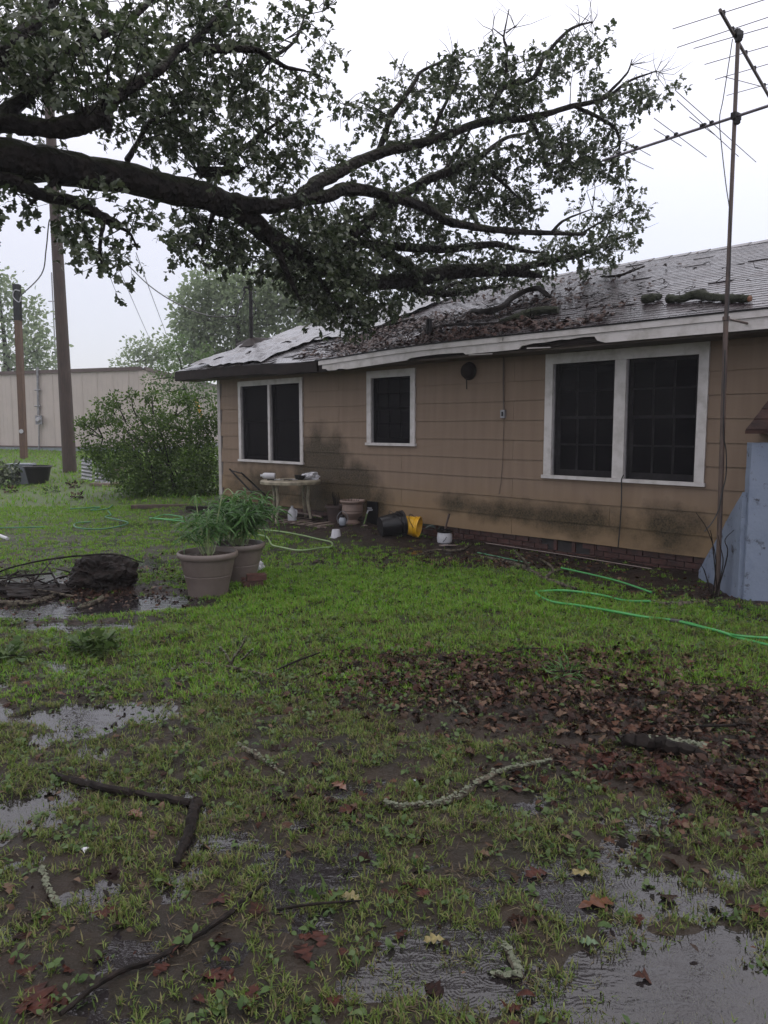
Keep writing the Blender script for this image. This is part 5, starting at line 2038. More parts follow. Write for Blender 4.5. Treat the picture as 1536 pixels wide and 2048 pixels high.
ground_stick('lichen_stick', [[(1010, 1900, 12), (1028, 1935, 14), (1035, 1960, 13), (985, 1975, 8)]], 'hooked lichen covered stub in the puddle near the bottom', 'stick_pale', 6)
ground_stick('lichen_stick', [[(85, 1740, 8), (100, 1790, 10), (115, 1815, 10)]], 'short clump of pale lichen on a twig at the far lower left', 'stick_pale', 9)
ground_stick('lichen_stick', [[(905, 1405, 6), (925, 1420, 8), (935, 1436, 5)]], 'short pale lichen twig at the edge of the leaf drift', 'stick_pale', 6)
# crusty lichen on the log
lm = MB()
for _ in range(150):
    px = random.uniform(1290, 1405)
    P = G(px, 1504 + (px - 1320) * .13 - 6)
    c = P + np.array([random.gauss(0, .006), random.gauss(0, .012), .055 + random.gauss(0, .006)])
    r_ = random.uniform(.006, .014)
    lm.add([(c[0] + r_ * math.cos(k_ * 1.256), c[1] + r_ * math.sin(k_ * 1.256), c[2] + random.uniform(-.004, .004)) for k_ in range(5)] + [(c[0], c[1], c[2] + .006)], [(k_, (k_ + 1) % 5, 5) for k_ in range(5)])
lo_ = [o for o in bpy.data.objects if o.name == 'lichen_log'][0]
lm.build('lichen', M['lichen'], lo_, kind='stuff')

#@@PART3
# ------------------------------------------------------------------ things along the house wall
def lathe_obj(name, prof, c, mat, par=None, axis=None, n=26, close=True):
    mbx = MB()
    mbx.lathe(prof, c, n, axis=axis, close=close)
    return mbx.build(name, mat, par, smooth_=True)


# round plastic garden table with bowed legs
def WN(px, n_):
    """ground place at distance n_ from the wall, seen at picture column px"""
    s_, z_ = wall_sz(px, 1000, n_)
    P = HP(s_, n_, 0)
    P[2] = float(terrain(P[0], P[1]))
    return P


tc_ = WN(582, .62)
tzz = 1.7 - (962 - 855) / FPX * tc_[1]
TZ = float(tzz)
table = empty('garden_table', tc_, 'stained round plastic garden table standing under the left window', 'table')
lathe_obj('table_top', [(0, 0), (.46, 0), (.50, -.012), (.525, -.035), (.525, .006), (.51, .022), (.47, .026), (0, .026)], (tc_[0], tc_[1], TZ), M['table_plastic'], table, n=40, close=False)
for k in range(4):
    a = math.pi / 4 + k * math.pi / 2 + .25
    e_ = np.array([math.cos(a), math.sin(a), 0])
    z0 = float(terrain(*(tc_ + e_ * .42)[:2]))
    P = [np.array([tc_[0], tc_[1], 0]) + e_ * .40 + np.array([0, 0, TZ - .005]), np.array([tc_[0], tc_[1], 0]) + e_ * .36 + np.array([0, 0, TZ * .6]), np.array([tc_[0], tc_[1], 0]) + e_ * .42 + np.array([0, 0, z0])]
    sp = spline(P, 6)
    tubepart('leg', sp, np.linspace(.032, .024, len(sp)), M['table_plastic'], table, 8)


def on_table(dx, dy, z=0):
    return np.array([tc_[0] + dx, tc_[1] + dy, TZ + .027 + z])


b_ = empty('plastic_bottle', on_table(-.28, .1), 'white plastic bottle lying on its side on the garden table', 'bottle')
lathe_obj('bottle_body', [(0, 0), (.05, .003), (.055, .02), (.055, .19), (.045, .215), (.02, .235)], on_table(-.28, .1, .056), M['white_plastic'], b_, axis=(-1, .15, .02), close=False)
lathe_obj('cap', [(.022, .235), (.022, .265), (0, .266)], on_table(-.28, .1, .056), M['white_plastic'], b_, axis=(-1, .15, .02), close=False)
crumpled('plastic_bag', on_table(.34, .03), (.13, .08, .07), M['white_plastic'], 'crumpled white plastic bag on the right side of the garden table', 'plastic bag', 33, 3, .5)
o = empty('black_bowl', on_table(.16, -.02), 'low black bowl on the garden table', 'bowl')
lathe_obj('bowl', [(.06, 0), (.085, .03), (.095, .075), (.09, .075), (.075, .03), (0, .012)], on_table(.16, -.02), M['black_plastic'], o, close=False)
lathe_obj('bowl_rim', [(.095, .072), (.102, .076), (.095, .080), (.088, .076), (.095, .072)], on_table(.16, -.02), M['black_plastic'], o, close=False)
for k, (dx, dy) in enumerate([(-.30, -.24), (-.18, -.25), (-.02, -.26), (.06, -.2)]):
    m_ = MB()
    c = on_table(dx, dy)
    sp = [c + np.array([-.07, 0, .012]), c + np.array([-.02, .01, .016]), c + np.array([.03, -.01, .014]), c + np.array([.08, .005, .012])]
    m_.tube(sp, [.012, .009, .011, .008], 6)
    tag(m_.build('hand_tool', M['dark_metal'] if k % 2 == 0 else M['galv']), ['leftmost small dark tool on the table edge', 'second small pale tool from the left on the table', 'third small dark tool along the table front', 'small pale tool beside the black bowl on the table'][k], 'tool', 'small tools on the garden table')
# water jug under the table
jg = WN(584, .75)
j_ = empty('milk_jug', jg, 'translucent white one gallon jug standing under the garden table', 'jug')
lathe_obj('jug_body', [(0, 0), (.072, .002), (.078, .02), (.078, .15), (.07, .175), (.035, .225), (.021, .238), (.021, .255)], jg, M['white_plastic'], j_, n=20, close=False)
lathe_obj('cap', [(.023, .250), (.023, .268), (0, .269)], jg, M['white_plastic'], j_, close=False)
tubepart('handle', spline([jg + np.array([.05, -.03, .2]), jg + np.array([.085, -.05, .19]), jg + np.array([.082, -.05, .12]), jg + np.array([.07, -.04, .09])], 4), .011, M['white_plastic'], j_, 6)
# pallet of old boards
pal0, pal1 = G(545, 1052), G(646, 1060)
pal = empty('wood_pallet', (pal0 + pal1) / 2, 'weathered grey wooden pallet lying on the ground before the table', 'pallet')
pd = (pal1 - pal0)
pd[2] = 0
PL = np.linalg.norm(pd)
pd /= PL
pq = np.array([-pd[1], pd[0], 0])
ang = math.atan2(pd[1], pd[0])
for k in range(3):
    m_ = MB()
    c = (pal0 + pal1) / 2 + pq * (.08 + .26 * k)
    m_.box((c[0], c[1], .065), (PL, .035, .08), rz=ang)
    m_.build('stringer', M['wood_old'], pal)
for k in range(6):
    m_ = MB()
    c = pal0 + pd * (PL * (k + .5) / 6) + pq * .34
    m_.box((c[0], c[1], .118 + random.uniform(-.002, .004)), (.075 + .02 * random.random(), .64, .018), rz=ang + random.uniform(-.05, .05))
    m_.build('deck_board', M['wood_old'], pal)
m_ = MB()
A_, B_ = G(552, 1034) + np.array([0, 0, .15]), G(643, 1050) + np.array([0, 0, .14])
m_.tube([A_, B_], .016, 6)
tag(m_.build('wooden_pole', M['wood_old']), 'pale wooden pole lying across the pallet', 'pole')
# leaning dark metal rails
rail = empty('metal_handrail', G(545, 1035), 'dark metal stair rail leaning down to the ground left of the table', 'handrail')
yA, yB = G(548, 1032), atY(459, 938, 14.6)
yC, yD = G(560, 1018), atY(482, 945, 14.9)
tubepart('rail', [yA, yB], .017, M['dark_metal'], rail)
tubepart('rail', [yC, yD], .017, M['dark_metal'], rail)
for f_ in (.12, .5, .97):
    tubepart('rung', [yA + (yB - yA) * f_, yC + (yD - yC) * f_], .012, M['galv'] if f_ > .4 else M['dark_metal'], rail)
# pots
up = WN(705, .30)
urn = empty('urn_planter', up, 'pinkish tan footed urn planter against the wall', 'urn')
lathe_obj('urn_body', [(.125, 0), (.13, .03), (.10, .045), (.085, .07), (.10, .10), (.155, .14), (.175, .19), (.168, .21), (.178, .225), (.175, .25), (.168, .33), (.20, .355), (.212, .375), (.205, .395), (.185, .395), (.16, .36), (.15, .3)], up, M['urn'], urn, close=False)
m_ = MB()
m_.lathe([(0, .345), (.08, .35), (.163, .338)], up, 18)
m_.build('soil', M['soil'], urn)
sp_ = MB()
for k in range(6):
    sp_.tube([up + np.array([.03 * k - .08, 0, .34]), up + np.array([.05 * k - .12, .02, .40 + .02 * (k % 3)])], [.006, .003], 4)
sp_.build('dry_stubble', M['stick'], urn)
dp_ = WN(672, .32)
tp = empty('dark_pot', dp_ + np.array([0, 0, 0]), 'dark brown plant pot in the shade between table and urn', 'plant pot')
lathe_obj('pot', [(0, 0), (.13, 0), (.165, .24), (.185, .245), (.185, .285), (.165, .285), (.15, .24), (0, .22)], dp_ + np.array([0, 0, 0]), M['terracotta'], tp, close=False)
sp_ = MB()
for k in range(8):
    a = random.random() * 6.28
    sp_.tube([dp_ + np.array([.02 * math.cos(a), 0, .22]), dp_ + np.array([.07 * math.cos(a), .07 * math.sin(a), .42 + .1 * random.random()])], [.012, .004], 5)
sp_.build('dead_stems', M['stick'], tp)
lg = WN(685, .55)
lan = empty('lantern', lg + np.array([0, -.05, 0]), 'small dark lantern standing in front of the urn', 'lantern')
c = lg + np.array([0, -.05, 0])
lathe_obj('base', [(0, 0), (.07, 0), (.07, .03), (.045, .04)], c, M['dark_metal'], lan, n=14)
lathe_obj('globe', [(.045, .04), (.062, .08), (.062, .13), (.04, .17)], c, M['grey_plastic'], lan, n=14, close=False)
lathe_obj('lid', [(.045, .17), (.05, .185), (.02, .21), (0, .21)], c, M['dark_metal'], lan, n=14)
tubepart('bail', spline([c + np.array([-.07, 0, .06]), c + np.array([-.085, 0, .18]), c + np.array([0, 0, .27]), c + np.array([.085, 0, .18]), c + np.array([.07, 0, .06])], 5), .005, M['galv'], lan, 5)
# upside down white tub
wt = G(672, 1076)
o = empty('white_tub', wt, 'small white plastic tub turned upside down on the soil', 'tub')
lathe_obj('tub', [(.085, .0), (.088, .012), (.078, .014), (.060, .125), (.054, .132), (0, .132)], wt, M['white_plastic'], o, close=False)
lathe_obj('tub_rim', [(.086, .003), (.094, .006), (.094, .016), (.086, .018), (.086, .003)], wt, M['white_plastic'], o, close=False)


# tipped buckets
def bucket(name, base, axis, r0, r1, L, mat, label, ribs=True, handle=True, group='tipped buckets'):
    ax = np.array(axis, float)
    ax /= np.linalg.norm(ax)
    o = empty(name, (base[0], base[1], 0), label, 'bucket', group)
    prof = [(0, .0), (r0 * .96, 0), (r0, .01)]
    if ribs:
        prof += [(r0 + (r1 - r0) * .78, L * .78), (r1 * 1.03, L * .79), (r1 * 1.03, L * .81), (r1 * .985, L * .82), (r1 * .99, L * .90), (r1 * 1.04, L * .91), (r1 * 1.04, L * .925)]
    prof += [(r1, L * .93), (r1 * 1.04, L * .96), (r1 * 1.04, L), (r1 * .97, L), (r1 * .95, L * .9), (r0 * .95, .02), (0, .018)]
    lathe_obj('bucket_body', prof, base, mat, o, axis=ax, n=32, close=False)
    if handle:
        side = np.cross(ax, (0, 0, 1))
        side /= np.linalg.norm(side)
        upx = np.cross(side, ax)
        P = [base + ax * L * .87 + side * r1 * 1.03, base + ax * L * .6 + side * r1 * .9 + upx * r1 * .75, base + ax * L * .5 + upx * r1 * 1.12, base + ax * L * .6 - side * r1 * .9 + upx * r1 * .75, base + ax * L * .87 - side * r1 * 1.03]
        tubepart('bail_handle', spline(P, 5), .005, M['dark_metal'], o, 5)
    return o


bb = G(778, 1082)
bucket('black_bucket', G(764, 1080) + np.array([-.03, .16, .18]), (.85, .30, .10), .15, .19, .38, M['black_plastic'], 'glossy black bucket tipped over on the soil by the wall')
yb = G(818, 1078)
bucket('yellow_bucket', G(797, 1076) + np.array([.0, .18, .20]), (.85, -.30, -.12), .13, .155, .34, M['yellow_plastic'], 'bright yellow bucket lying on its side behind the black bucket')
# clear greenish tub
gt = G(862, 1072)
tub = empty('storage_tub', gt, 'murky green grey plastic tub beside the yellow bucket', 'tub')
m_ = MB()
cx_, cy_ = gt[0], gt[1] + .2
rzt = math.atan2(D[1], D[0])
for (w, l, z, t) in [(0, 0, 0, 0)]:
    Rz = np.array(Matrix.Rotation(rzt, 2))
    def ringp(hx, hy, z):
        return [np.array([*(Rz @ np.array(q) + np.array([cx_, cy_])), z]) for q in ((-hx, -hy), (hx, -hy), (hx, hy), (-hx, hy))]
    rings = [ringp(.17, .12, .02), ringp(.21, .15, .22), ringp(.235, .175, .222), ringp(.235, .175, .245), ringp(.20, .145, .245), ringp(.165, .115, .05)]
    Vt = [p_ for r_ in rings for p_ in r_]
    Ft = [(3, 2, 1, 0)]
    for i in range(len(rings) - 1):
        for k in range(4):
            Ft.append((i * 4 + k, i * 4 + (k + 1) % 4, (i + 1) * 4 + (k + 1) % 4, (i + 1) * 4 + k))
    Ft.append(tuple(len(Vt) - 4 + k for k in range(4)))
    m_.add(Vt, Ft)
m_.build('tub_body', M['green_tub'], tub)
crumpled('tub_lid', np.array([cx_ - .05, cy_ + .02, .24]), (.16, .10, .05), M['grey_plastic'], None, None, 51, 3, .4, parent=tub)
tubepart('tub_handle', spline([np.array([cx_ + .1, cy_ - .22, .1]), np.array([cx_ + .02, cy_ - .28, .2]), np.array([cx_ - .08, cy_ - .22, .16])], 5), .012, M['green_tub'], tub, 6)
# white pot with a garden tool in it
wp = G(889, 1088)
pot = empty('white_pot', wp, 'white enamel style pot with dark rim holding a hand tool', 'pot')
lathe_obj('pot_body', [(0, .005), (.075, .0), (.105, .03), (.112, .09), (.104, .15), (.097, .175)], wp, M['white_plastic'], pot, close=False)
lathe_obj('pot_rim', [(.097, .17), (.115, .178), (.12, .195), (.10, .20), (.08, .185), (0, .17)], wp, M['dark_metal'], pot, close=False)
tubepart('pot_scribble', [wp + np.array([.02, -.113, .12]), wp + np.array([.0, -.115, .08]), wp + np.array([-.03, -.108, .05])], .004, M['dark_metal'], pot, 5)
hatchet = empty('hand_hoe', wp + np.array([0, .03, .19]), 'wooden handled hand hoe standing in the white pot', 'garden tool')
tubepart('tool_handle', [wp + np.array([.0, .03, .17]), wp + np.array([.03, .02, .30]), wp + np.array([.065, .0, .44])], [.016, .015, .018], M['rust_pipe'], hatchet, 8)
m_ = MB()
m_.box(wp + np.array([-.02, .03, .212]), (.19, .07, .02), rz=.2)
m_.box(wp + np.array([-.05, .02, .235]), (.06, .05, .04), rz=.5)
m_.build('tool_head', M['dark_metal'], hatchet)
# scraps and paper
for k, (px, py, sx, lab) in enumerate([(897, 1092, .13, 'flat pinkish white scrap on the ground before the white pot'), (648, 1062, .06, 'small pale scrap at the right end of the pallet'), (730, 1052, .05, 'pale strip of rubbish right of the urn foot')]):
    crumpled('paper_scrap', G(px, py), (sx, sx * .5, .012), M['pvc'], lab, 'scrap', 70 + k, 3, .6)
# white hose from the tap
tubepart_ = MB()
t0_ = HP(ps, .15, pz - .03)
sp = spline([t0_, HP(ps + .03, .17, pz - .16), HP(ps + .0, .24, .10), HP(ps - .10, .4, .05), HP(ps - .3, .55, .045)], 6)
tubepart_.tube(sp, .012, 7)
tag(tubepart_.build('tap_hose', M['hose_pale'], smooth_=True), 'short pale hose hanging from the black tap panel', 'hose', 'garden hoses')
# pvc rod along the footing
A_, B_ = G(972, 1090), G(1304, 1143)
m_ = MB()
m_.tube([A_ + np.array([0, 0, .03]), (A_ + B_) / 2 + np.array([0, 0, .035]), B_ + np.array([0, 0, .03])], .0055, 7)
tag(m_.build('plastic_rod', M['pvc']), 'long thin pale plastic rod lying along the brick footing', 'rod')
A_, B_ = G(955, 1108), G(1060, 1130)
m_ = MB()
m_.tube([A_ + np.array([0, 0, .02]), B_ + np.array([0, 0, .02])], .009, 7)
tag(m_.build('hose_piece', M['hose_dark']), 'straight green hose piece under the gnarled branch by the footing', 'hose', 'garden hoses')


# ------------------------------------------------------------------ garden hoses
def hose(pix, mat, r_, label, coupler=None):
    o = empty('garden_hose', G(*pix[0]), label, 'hose', 'garden hoses')
    P = []
    for i, (a, b) in enumerate(pix):
        q = G(a, b)
        q[2] = max(q[2], 0.004) + r_ * 1.2 + .018 + random.uniform(.0, .014)
        P.append(q)
    sp = spline(P, 8)
    mbx = MB()
    mbx.tube(sp, r_, 8)
    mbx.build('tube', mat, o, smooth_=True)
    if coupler:
        c = G(*coupler) + np.array([0, 0, .03])
        mbx = MB()
        mbx.tube([c + np.array([-.06, .03, 0]), c, c + np.array([.06, -.03, 0])], [.018, .022, .018], 10)
        mbx.build('coupler', M['rubber'], o)
    return o


hose([(1122, 1142), (1180, 1155), (1230, 1168), (1270, 1180), (1302, 1193)], M['hose_green'], .011, 'green hose end emerging from the soil under the big window')
hose([(1300, 1212), (1250, 1208), (1200, 1198), (1130, 1190), (1085, 1189), (1072, 1194), (1085, 1203), (1110, 1212), (1160, 1220), (1230, 1234), (1290, 1242), (1340, 1248), (1380, 1256), (1450, 1276), (1500, 1283), (1600, 1290)], M['hose_green'], .012, 'bright green hose looping across the right side of the lawn', (1348, 1249))
hose([(1360, 1253), (1400, 1263), (1440, 1274), (1480, 1286), (1536, 1300), (1620, 1320)], M['hose_green'], .012, 'second bright green hose strand running off the right edge')
hose([(505, 1065), (550, 1066), (600, 1075), (640, 1084), (662, 1092), (663, 1098), (645, 1103), (600, 1106), (565, 1102), (545, 1096), (538, 1086), (530, 1078), (500, 1075), (470, 1076)], M['hose_pale'], .012, 'pale yellow green hose looped on the grass right of the planters')
hose([(300, 1042), (330, 1034), (365, 1038), (345, 1044), (300, 1040), (372, 1048)], M['hose_green'], .012, 'tangled green hose on the grass left of the planters')
hose([(140, 1022), (165, 1020), (200, 1018), (182, 1024), (215, 1022), (225, 1014)], M['hose_dark'], .013, 'dark green hose tangle on the far lawn left of the shrub')
hose([(182, 1048), (155, 1052), (148, 1056), (160, 1062), (200, 1064), (240, 1058), (255, 1050), (212, 1040), (222, 1034), (216, 1026)], M['hose_dark'], .012, 'dark green hose loop on the lawn above the root clump')
hose([(-20, 1060), (40, 1060), (90, 1058)], M['hose_dark'], .010, 'straight dark green hose lying at the left picture edge')
m_ = MB()
A_, B_ = G(-10, 1072), G(16, 1082)
m_.tube([A_ + np.array([0, 0, .03]), B_ + np.array([0, 0, .03])], .03, 8)
tag(m_.build('white_pipe', M['white_plastic']), 'short white pipe end at the left edge of the picture', 'pipe')

# ------------------------------------------------------------------ left background
# utility pole
ub_ = G(140, 945)
up_ = empty('utility_pole', ub_, 'thick brown wooden utility pole behind the shrub', 'pole')
r0 = 27 * ub_[1] / FPX / 2
m_ = MB()
zt_ = 12.5
zz = np.linspace(-.3, zt_, 14)
tilt = np.array([-.012, 0, 1])
m_.tube([ub_ + tilt * z for z in zz], np.linspace(r0, r0 * .62, 14), 20)
m_.build('shaft', M['pole_wood'], up_, smooth_=True)
m_ = MB()
m_.box(ub_ + tilt * 11.6 + np.array([0, -.2, 0]), (2.4, .1, .12))
m_.build('crossarm', M['pole_wood'], up_)
# short service post
sb = G(48, 917)
sp0 = empty('service_post', sb, 'short square wooden post with dark top and wire loop', 'post')
sc_ = sb[1] / FPX
hh = (917 - 580) * sc_
m_ = MB()
w_ = 11 * sc_
m_.hexa([sb + np.array(q) * np.array([w_ / 2, w_ / 2, 1]) for q in ((-1, -1, -.2), (1, -1, -.2), (1, 1, -.2), (-1, 1, -.2), (-1 + .5, -1, hh), (1 + .5, -1, hh), (1 + .5, 1, hh), (-1 + .5, 1, hh))])
m_.build('post_shaft', M['post_wood'], sp0)
m_ = MB()
t0 = sb + np.array([w_ * .22, 0, hh * .80])
m_.hexa([t0 + np.array(q) * np.array([w_ / 2 * 1.08, w_ / 2 * 1.08, 1]) for q in ((-1, -1, 0), (1, -1, 0), (1, 1, 0), (-1, 1, 0), (-1 + .1, -1, hh * .205), (1 + .1, -1, hh * .205), (1 + .1, 1, hh * .205), (-1 + .1, 1, hh * .205))])
m_.build('dark_sleeve', M['black_plastic'], sp0)
lpz = sb + np.array([w_ * .4, -w_ * .7, hh * .95])
tubepart('wire_loop', spline([lpz + np.array([.15, 0, .1]), lpz + np.array([-.05, 0, .12]), lpz + np.array([-.12, 0, -.12]), lpz + np.array([.1, 0, -.32]), lpz + np.array([.18, 0, -.1])], 6), .02, M['white_plastic'], sp0, 5)
lathe_obj('tag_disc', [(0, .03), (.08, .03), (.08, 0)], sb + np.array([0, -w_ / 2, (917 - 863) * sc_]), M['white_plastic'], sp0, axis=(0, -1, 0), n=14)

# metal shed
sa0, sa1 = atY(-260, 905, 42.0), atY(292, 905, 34.0)
shed = empty('metal_shed', (sa0 + sa1) / 2 * np.array([1, 1, 0]), 'long beige ribbed metal building with pale blue base behind the yard', 'shed')
SBZ = .25


def shed_side(P, Q, h0, h1, trimtop=True, prefix=''):
    P, Q = P[:2], Q[:2]
    L = np.linalg.norm(Q - P)
    dv = (Q - P) / L
    nv = np.array([dv[1], -dv[0]])
    nP = int(round(L / .92))
    for i in range(nP):
        u0, u1 = i / nP, (i + 1) / nP
        for (z0, z1f, mt, nm) in ((SBZ, None, 'shed_base', 'base_panel'), (None, 1, 'shed_wall', 'wall_panel')):
            mbx = MB()
            V2, F2 = [], []
            prof = [(0, 0), (.02, 0), (.05, .035), (.10, .035), (.13, 0), (.34, 0), (.36, .012), (.40, .012), (.42, 0), (.62, 0), (.64, .012), (.68, .012), (.70, 0), (.995, 0)]
            for (f_, o_) in prof:
                c = P + (Q - P) * (u0 + (u1 - u0) * f_) + nv * (o_ + .01)
                top_h = h0 + (h1 - h0) * (u0 + (u1 - u0) * f_)
                za = SBZ if nm == 'base_panel' else 0.80
                zb_ = 0.78 if nm == 'base_panel' else top_h
                V2 += [(c[0], c[1], za), (c[0], c[1], zb_)]
            for k in range(len(prof) - 1):
                F2.append((2 * k, 2 * k + 2, 2 * k + 3, 2 * k + 1))
            mbx.add(V2, F2)
            mbx.build(nm, M[mt], shed)
    for (za0, za1, zb0, zb1, nm) in ((.77, .83, .77, .83, 'base_flashing'), (h0 - .02, h0 + .14, h1 - .02, h1 + .14, 'eave_trim')):
        mbx = MB()
        a, b = np.array([*P, 0]), np.array([*Q, 0])
        o1, o2 = np.array([*(nv * .05), 0]), np.array([*(nv * .10), 0])
        z_ = lambda q: np.array([0, 0, q])
        mbx.hexa([a + o1 + z_(za0), a + o2 + z_(za0), b + o2 + z_(zb0), b + o1 + z_(zb0), a + o1 + z_(za1), a + o2 + z_(za1), b + o2 + z_(zb1), b + o1 + z_(zb1)])
        mbx.build(nm, M['shed_trim'], shed)
    # solid core behind the sheet metal
    mbx = MB()
    a, b = np.array([*P, 0]), np.array([*Q, 0])
    o1, o2 = np.array([*(nv * -.2), 0]), np.array([*(nv * -.002), 0])
    z_ = lambda q: np.array([0, 0, q])
    mbx.hexa([a + o1 + z_(0), a + o2 + z_(0), b + o2 + z_(0), b + o1 + z_(0), a + o1 + z_(h0), a + o2 + z_(h0), b + o2 + z_(h1), b + o1 + z_(h1)])
    mbx.build('wall_core', M['shed_wall'], shed)


hL = 1.7 + (855 - 760) / FPX * 42
hR = 1.7 + (855 - 742) / FPX * 34
hA = 1.7 + (855 - 753) / FPX * (42 - 8 * (130 + 260) / 552)
sm_ = sa0 + (sa1 - sa0) * ((130 + 260) / 552) ** .9
shed_side(sa0, sa1, hL, hR)
sa2 = atY(470, 905, 52.0)
shed_side(sa1, sa2, hR, hR - .1)
m_ = MB()
rr_ = [np.array([*sa0[:2], hL + .1]), np.array([*sa1[:2], hR + .1]), np.array([*sa2[:2], hR + .0]), np.array([*(sa0[:2] + (sa2 - sa1)[:2]), hL])]
m_.add([q - np.array([0, 0, .05]) for q in rr_] + rr_, [(3, 2, 1, 0), (4, 5, 6, 7), (0, 1, 5, 4), (1, 2, 6, 5), (2, 3, 7, 6), (3, 0, 4, 7)])
m_.build('shed_roof', M['shed_base'], shed)


def shed_pt(px, py, off=.12):
    a, b = sa0[:2], sa1[:2]
    dv = (b - a) / np.linalg.norm(b - a)
    nv = np.array([dv[1], -dv[0]])
    r = ray(px, py)
    q = np.array([*(a + nv * off), 0]) - CAMP
    n3 = np.array([*nv, 0])
    return CAMP + r * ((q @ n3) / (r @ n3))


tubepart('meter_conduit', [shed_pt(75, 735), shed_pt(77, 830)], .06, M['galv'], shed, 8)
tubepart('meter_conduit', [shed_pt(78, 850), shed_pt(78, 905)], .03, M['galv'], shed, 6)
tubepart('conduit_strap', [shed_pt(70, 780), shed_pt(81, 780)], .04, M['galv'], shed, 5)
tubepart('conduit_strap', [shed_pt(70, 812), shed_pt(81, 812)], .04, M['galv'], shed, 5)
c = shed_pt(78, 840, .2)
m_ = MB()
m_.box(c, (.28, .18, .42), rz=.2)
mt_ = m_.build('meter_box', M['galv'], shed)
lathe_obj('meter_dial', [(0, .16), (.08, .16), (.10, .06), (.10, 0)], c + np.array([.02, -.08, .02]), M['white_plastic'], mt_, axis=(0, -1, 0), n=14)
# thin radio mast beyond
A_ = atY(113, 760, 60)
m_ = MB()
m_.tube([np.array([A_[0], 60, .4]), np.array([A_[0], 60, 1.7 + (855 - 555) / FPX * 60])], .05, 6)
m_.tube([np.array([A_[0] - .35, 60, 1.7 + (855 - 610) / FPX * 60]), np.array([A_[0] + .1, 60, 1.7 + (855 - 610) / FPX * 60])], .04, 5)
tag(m_.build('radio_mast', M['galv']), 'very thin grey radio mast rising behind the metal shed', 'mast')
# yellow guy marker and wire
A_, B_ = atY(391, 798, 24), atY(404, 834, 23.2)
gw_ = empty('guy_wire', np.array([B_[0], B_[1], 0]), 'guy wire with yellow plastic guard near the house corner', 'guy wire')
tubepart('guard', [A_, B_], .045, M['yellow_guard'], gw_, 8)
dvv = (B_ - A_) / np.linalg.norm(B_ - A_)
tubepart('wire', [A_ - dvv * 3.0, A_], .012, M['galv'], gw_, 5)
tubepart('wire', [B_, B_ + dvv * 3.2], .012, M['galv'], gw_, 5)


def wire(name, P, r_, label, sagd=.3, mat='rubber'):
    P = [np.array(q, float) for q in P]
    out = []
    if len(P) == 2:
        for k in range(15):
            t = k / 14
            out.append(P[0] * (1 - t) + P[1] * t - np.array([0, 0, sagd * 4 * t * (1 - t)]))
    else:
        out = spline(P, 7)
    mbx = MB()
    mbx.tube(out, r_, 5)
    return tag(mbx.build(name, M[mat]), label, 'wire', 'overhead wires')


wire('service_drop', [ub_ + np.array([0, 0, 8.2]), atY(245, 520, 22), atY(300, 572, 20.0), atY(360, 610, 18.4), atY(420, 632, 17.2), SERVICE], .016, 'twisted service cable sagging from the utility pole to the roof mast')
wire('power_line', [atY(222, 500, 30), atY(305, 690, 60)], .016, 'left of two thin straight wires in the sky gap', .05, 'galv')
wire('power_line', [atY(272, 505, 30), atY(345, 700, 60)], .016, 'right of two thin straight wires in the sky gap', .05, 'galv')
wire('post_wire', [ub_ + np.array([-.1, 0, 7.4]), atY(99, 440, 26), atY(92, 500, 27), atY(82, 550, 28), sb + np.array([.1, 0, hh * .93])], .022, 'slack wire hanging from the pole to the short post')
wire('power_line', [atY(600, 275, 40), atY(760, 345, 52)], .018, 'upper thin wire crossing the sky between the oak branches', .05, 'galv')
wire('power_line', [atY(600, 295, 40), atY(760, 365, 52)], .018, 'lower thin wire crossing the sky between the oak branches', .05, 'galv')
# tubs by the fence line
tb = G(45, 968)
o = empty('grey_tote', tb, 'grey plastic tote at the far left beside the black tub', 'tote')
k = tb[1] / FPX
m_ = MB()
V2 = []
for (hx, z) in ((.24, 0), (.29, .52), (.315, .525), (.315, .57), (.28, .57)):
    V2 += [(tb[0] - hx, tb[1] - hx * .7, tb[2] + z), (tb[0] + hx, tb[1] - hx * .7, tb[2] + z), (tb[0] + hx, tb[1] + hx * .7, tb[2] + z), (tb[0] - hx, tb[1] + hx * .7, tb[2] + z)]
F2 = [(3, 2, 1, 0)] + [(i * 4 + q, i * 4 + (q + 1) % 4, i * 4 + 4 + (q + 1) % 4, i * 4 + 4 + q) for i in range(4) for q in range(4)] + [(16, 17, 18, 19)]
m_.add(V2, F2)
m_.build('tote_body', M['grey_plastic'], o)
m_ = MB()
m_.box((tb[0] - .02, tb[1] - .20, tb[2] + .28), (.14, .02, .36))
m_.build('tote_panel', M['dark_metal'], o)
tb = G(77, 967)
o = empty('black_tub', tb, 'black flared feed tub beside the grey tote', 'tub')
lathe_obj('tub_body', [(0, 0), (.25, 0), (.34, .44), (.37, .445), (.37, .48), (.335, .48), (.24, .05), (0, .04)], tb, M['black_plastic'], o, close=False)
lathe_obj('tub_rim', [(.36, .46), (.385, .47), (.36, .49)], tb, M['black_plastic'], o, close=False)
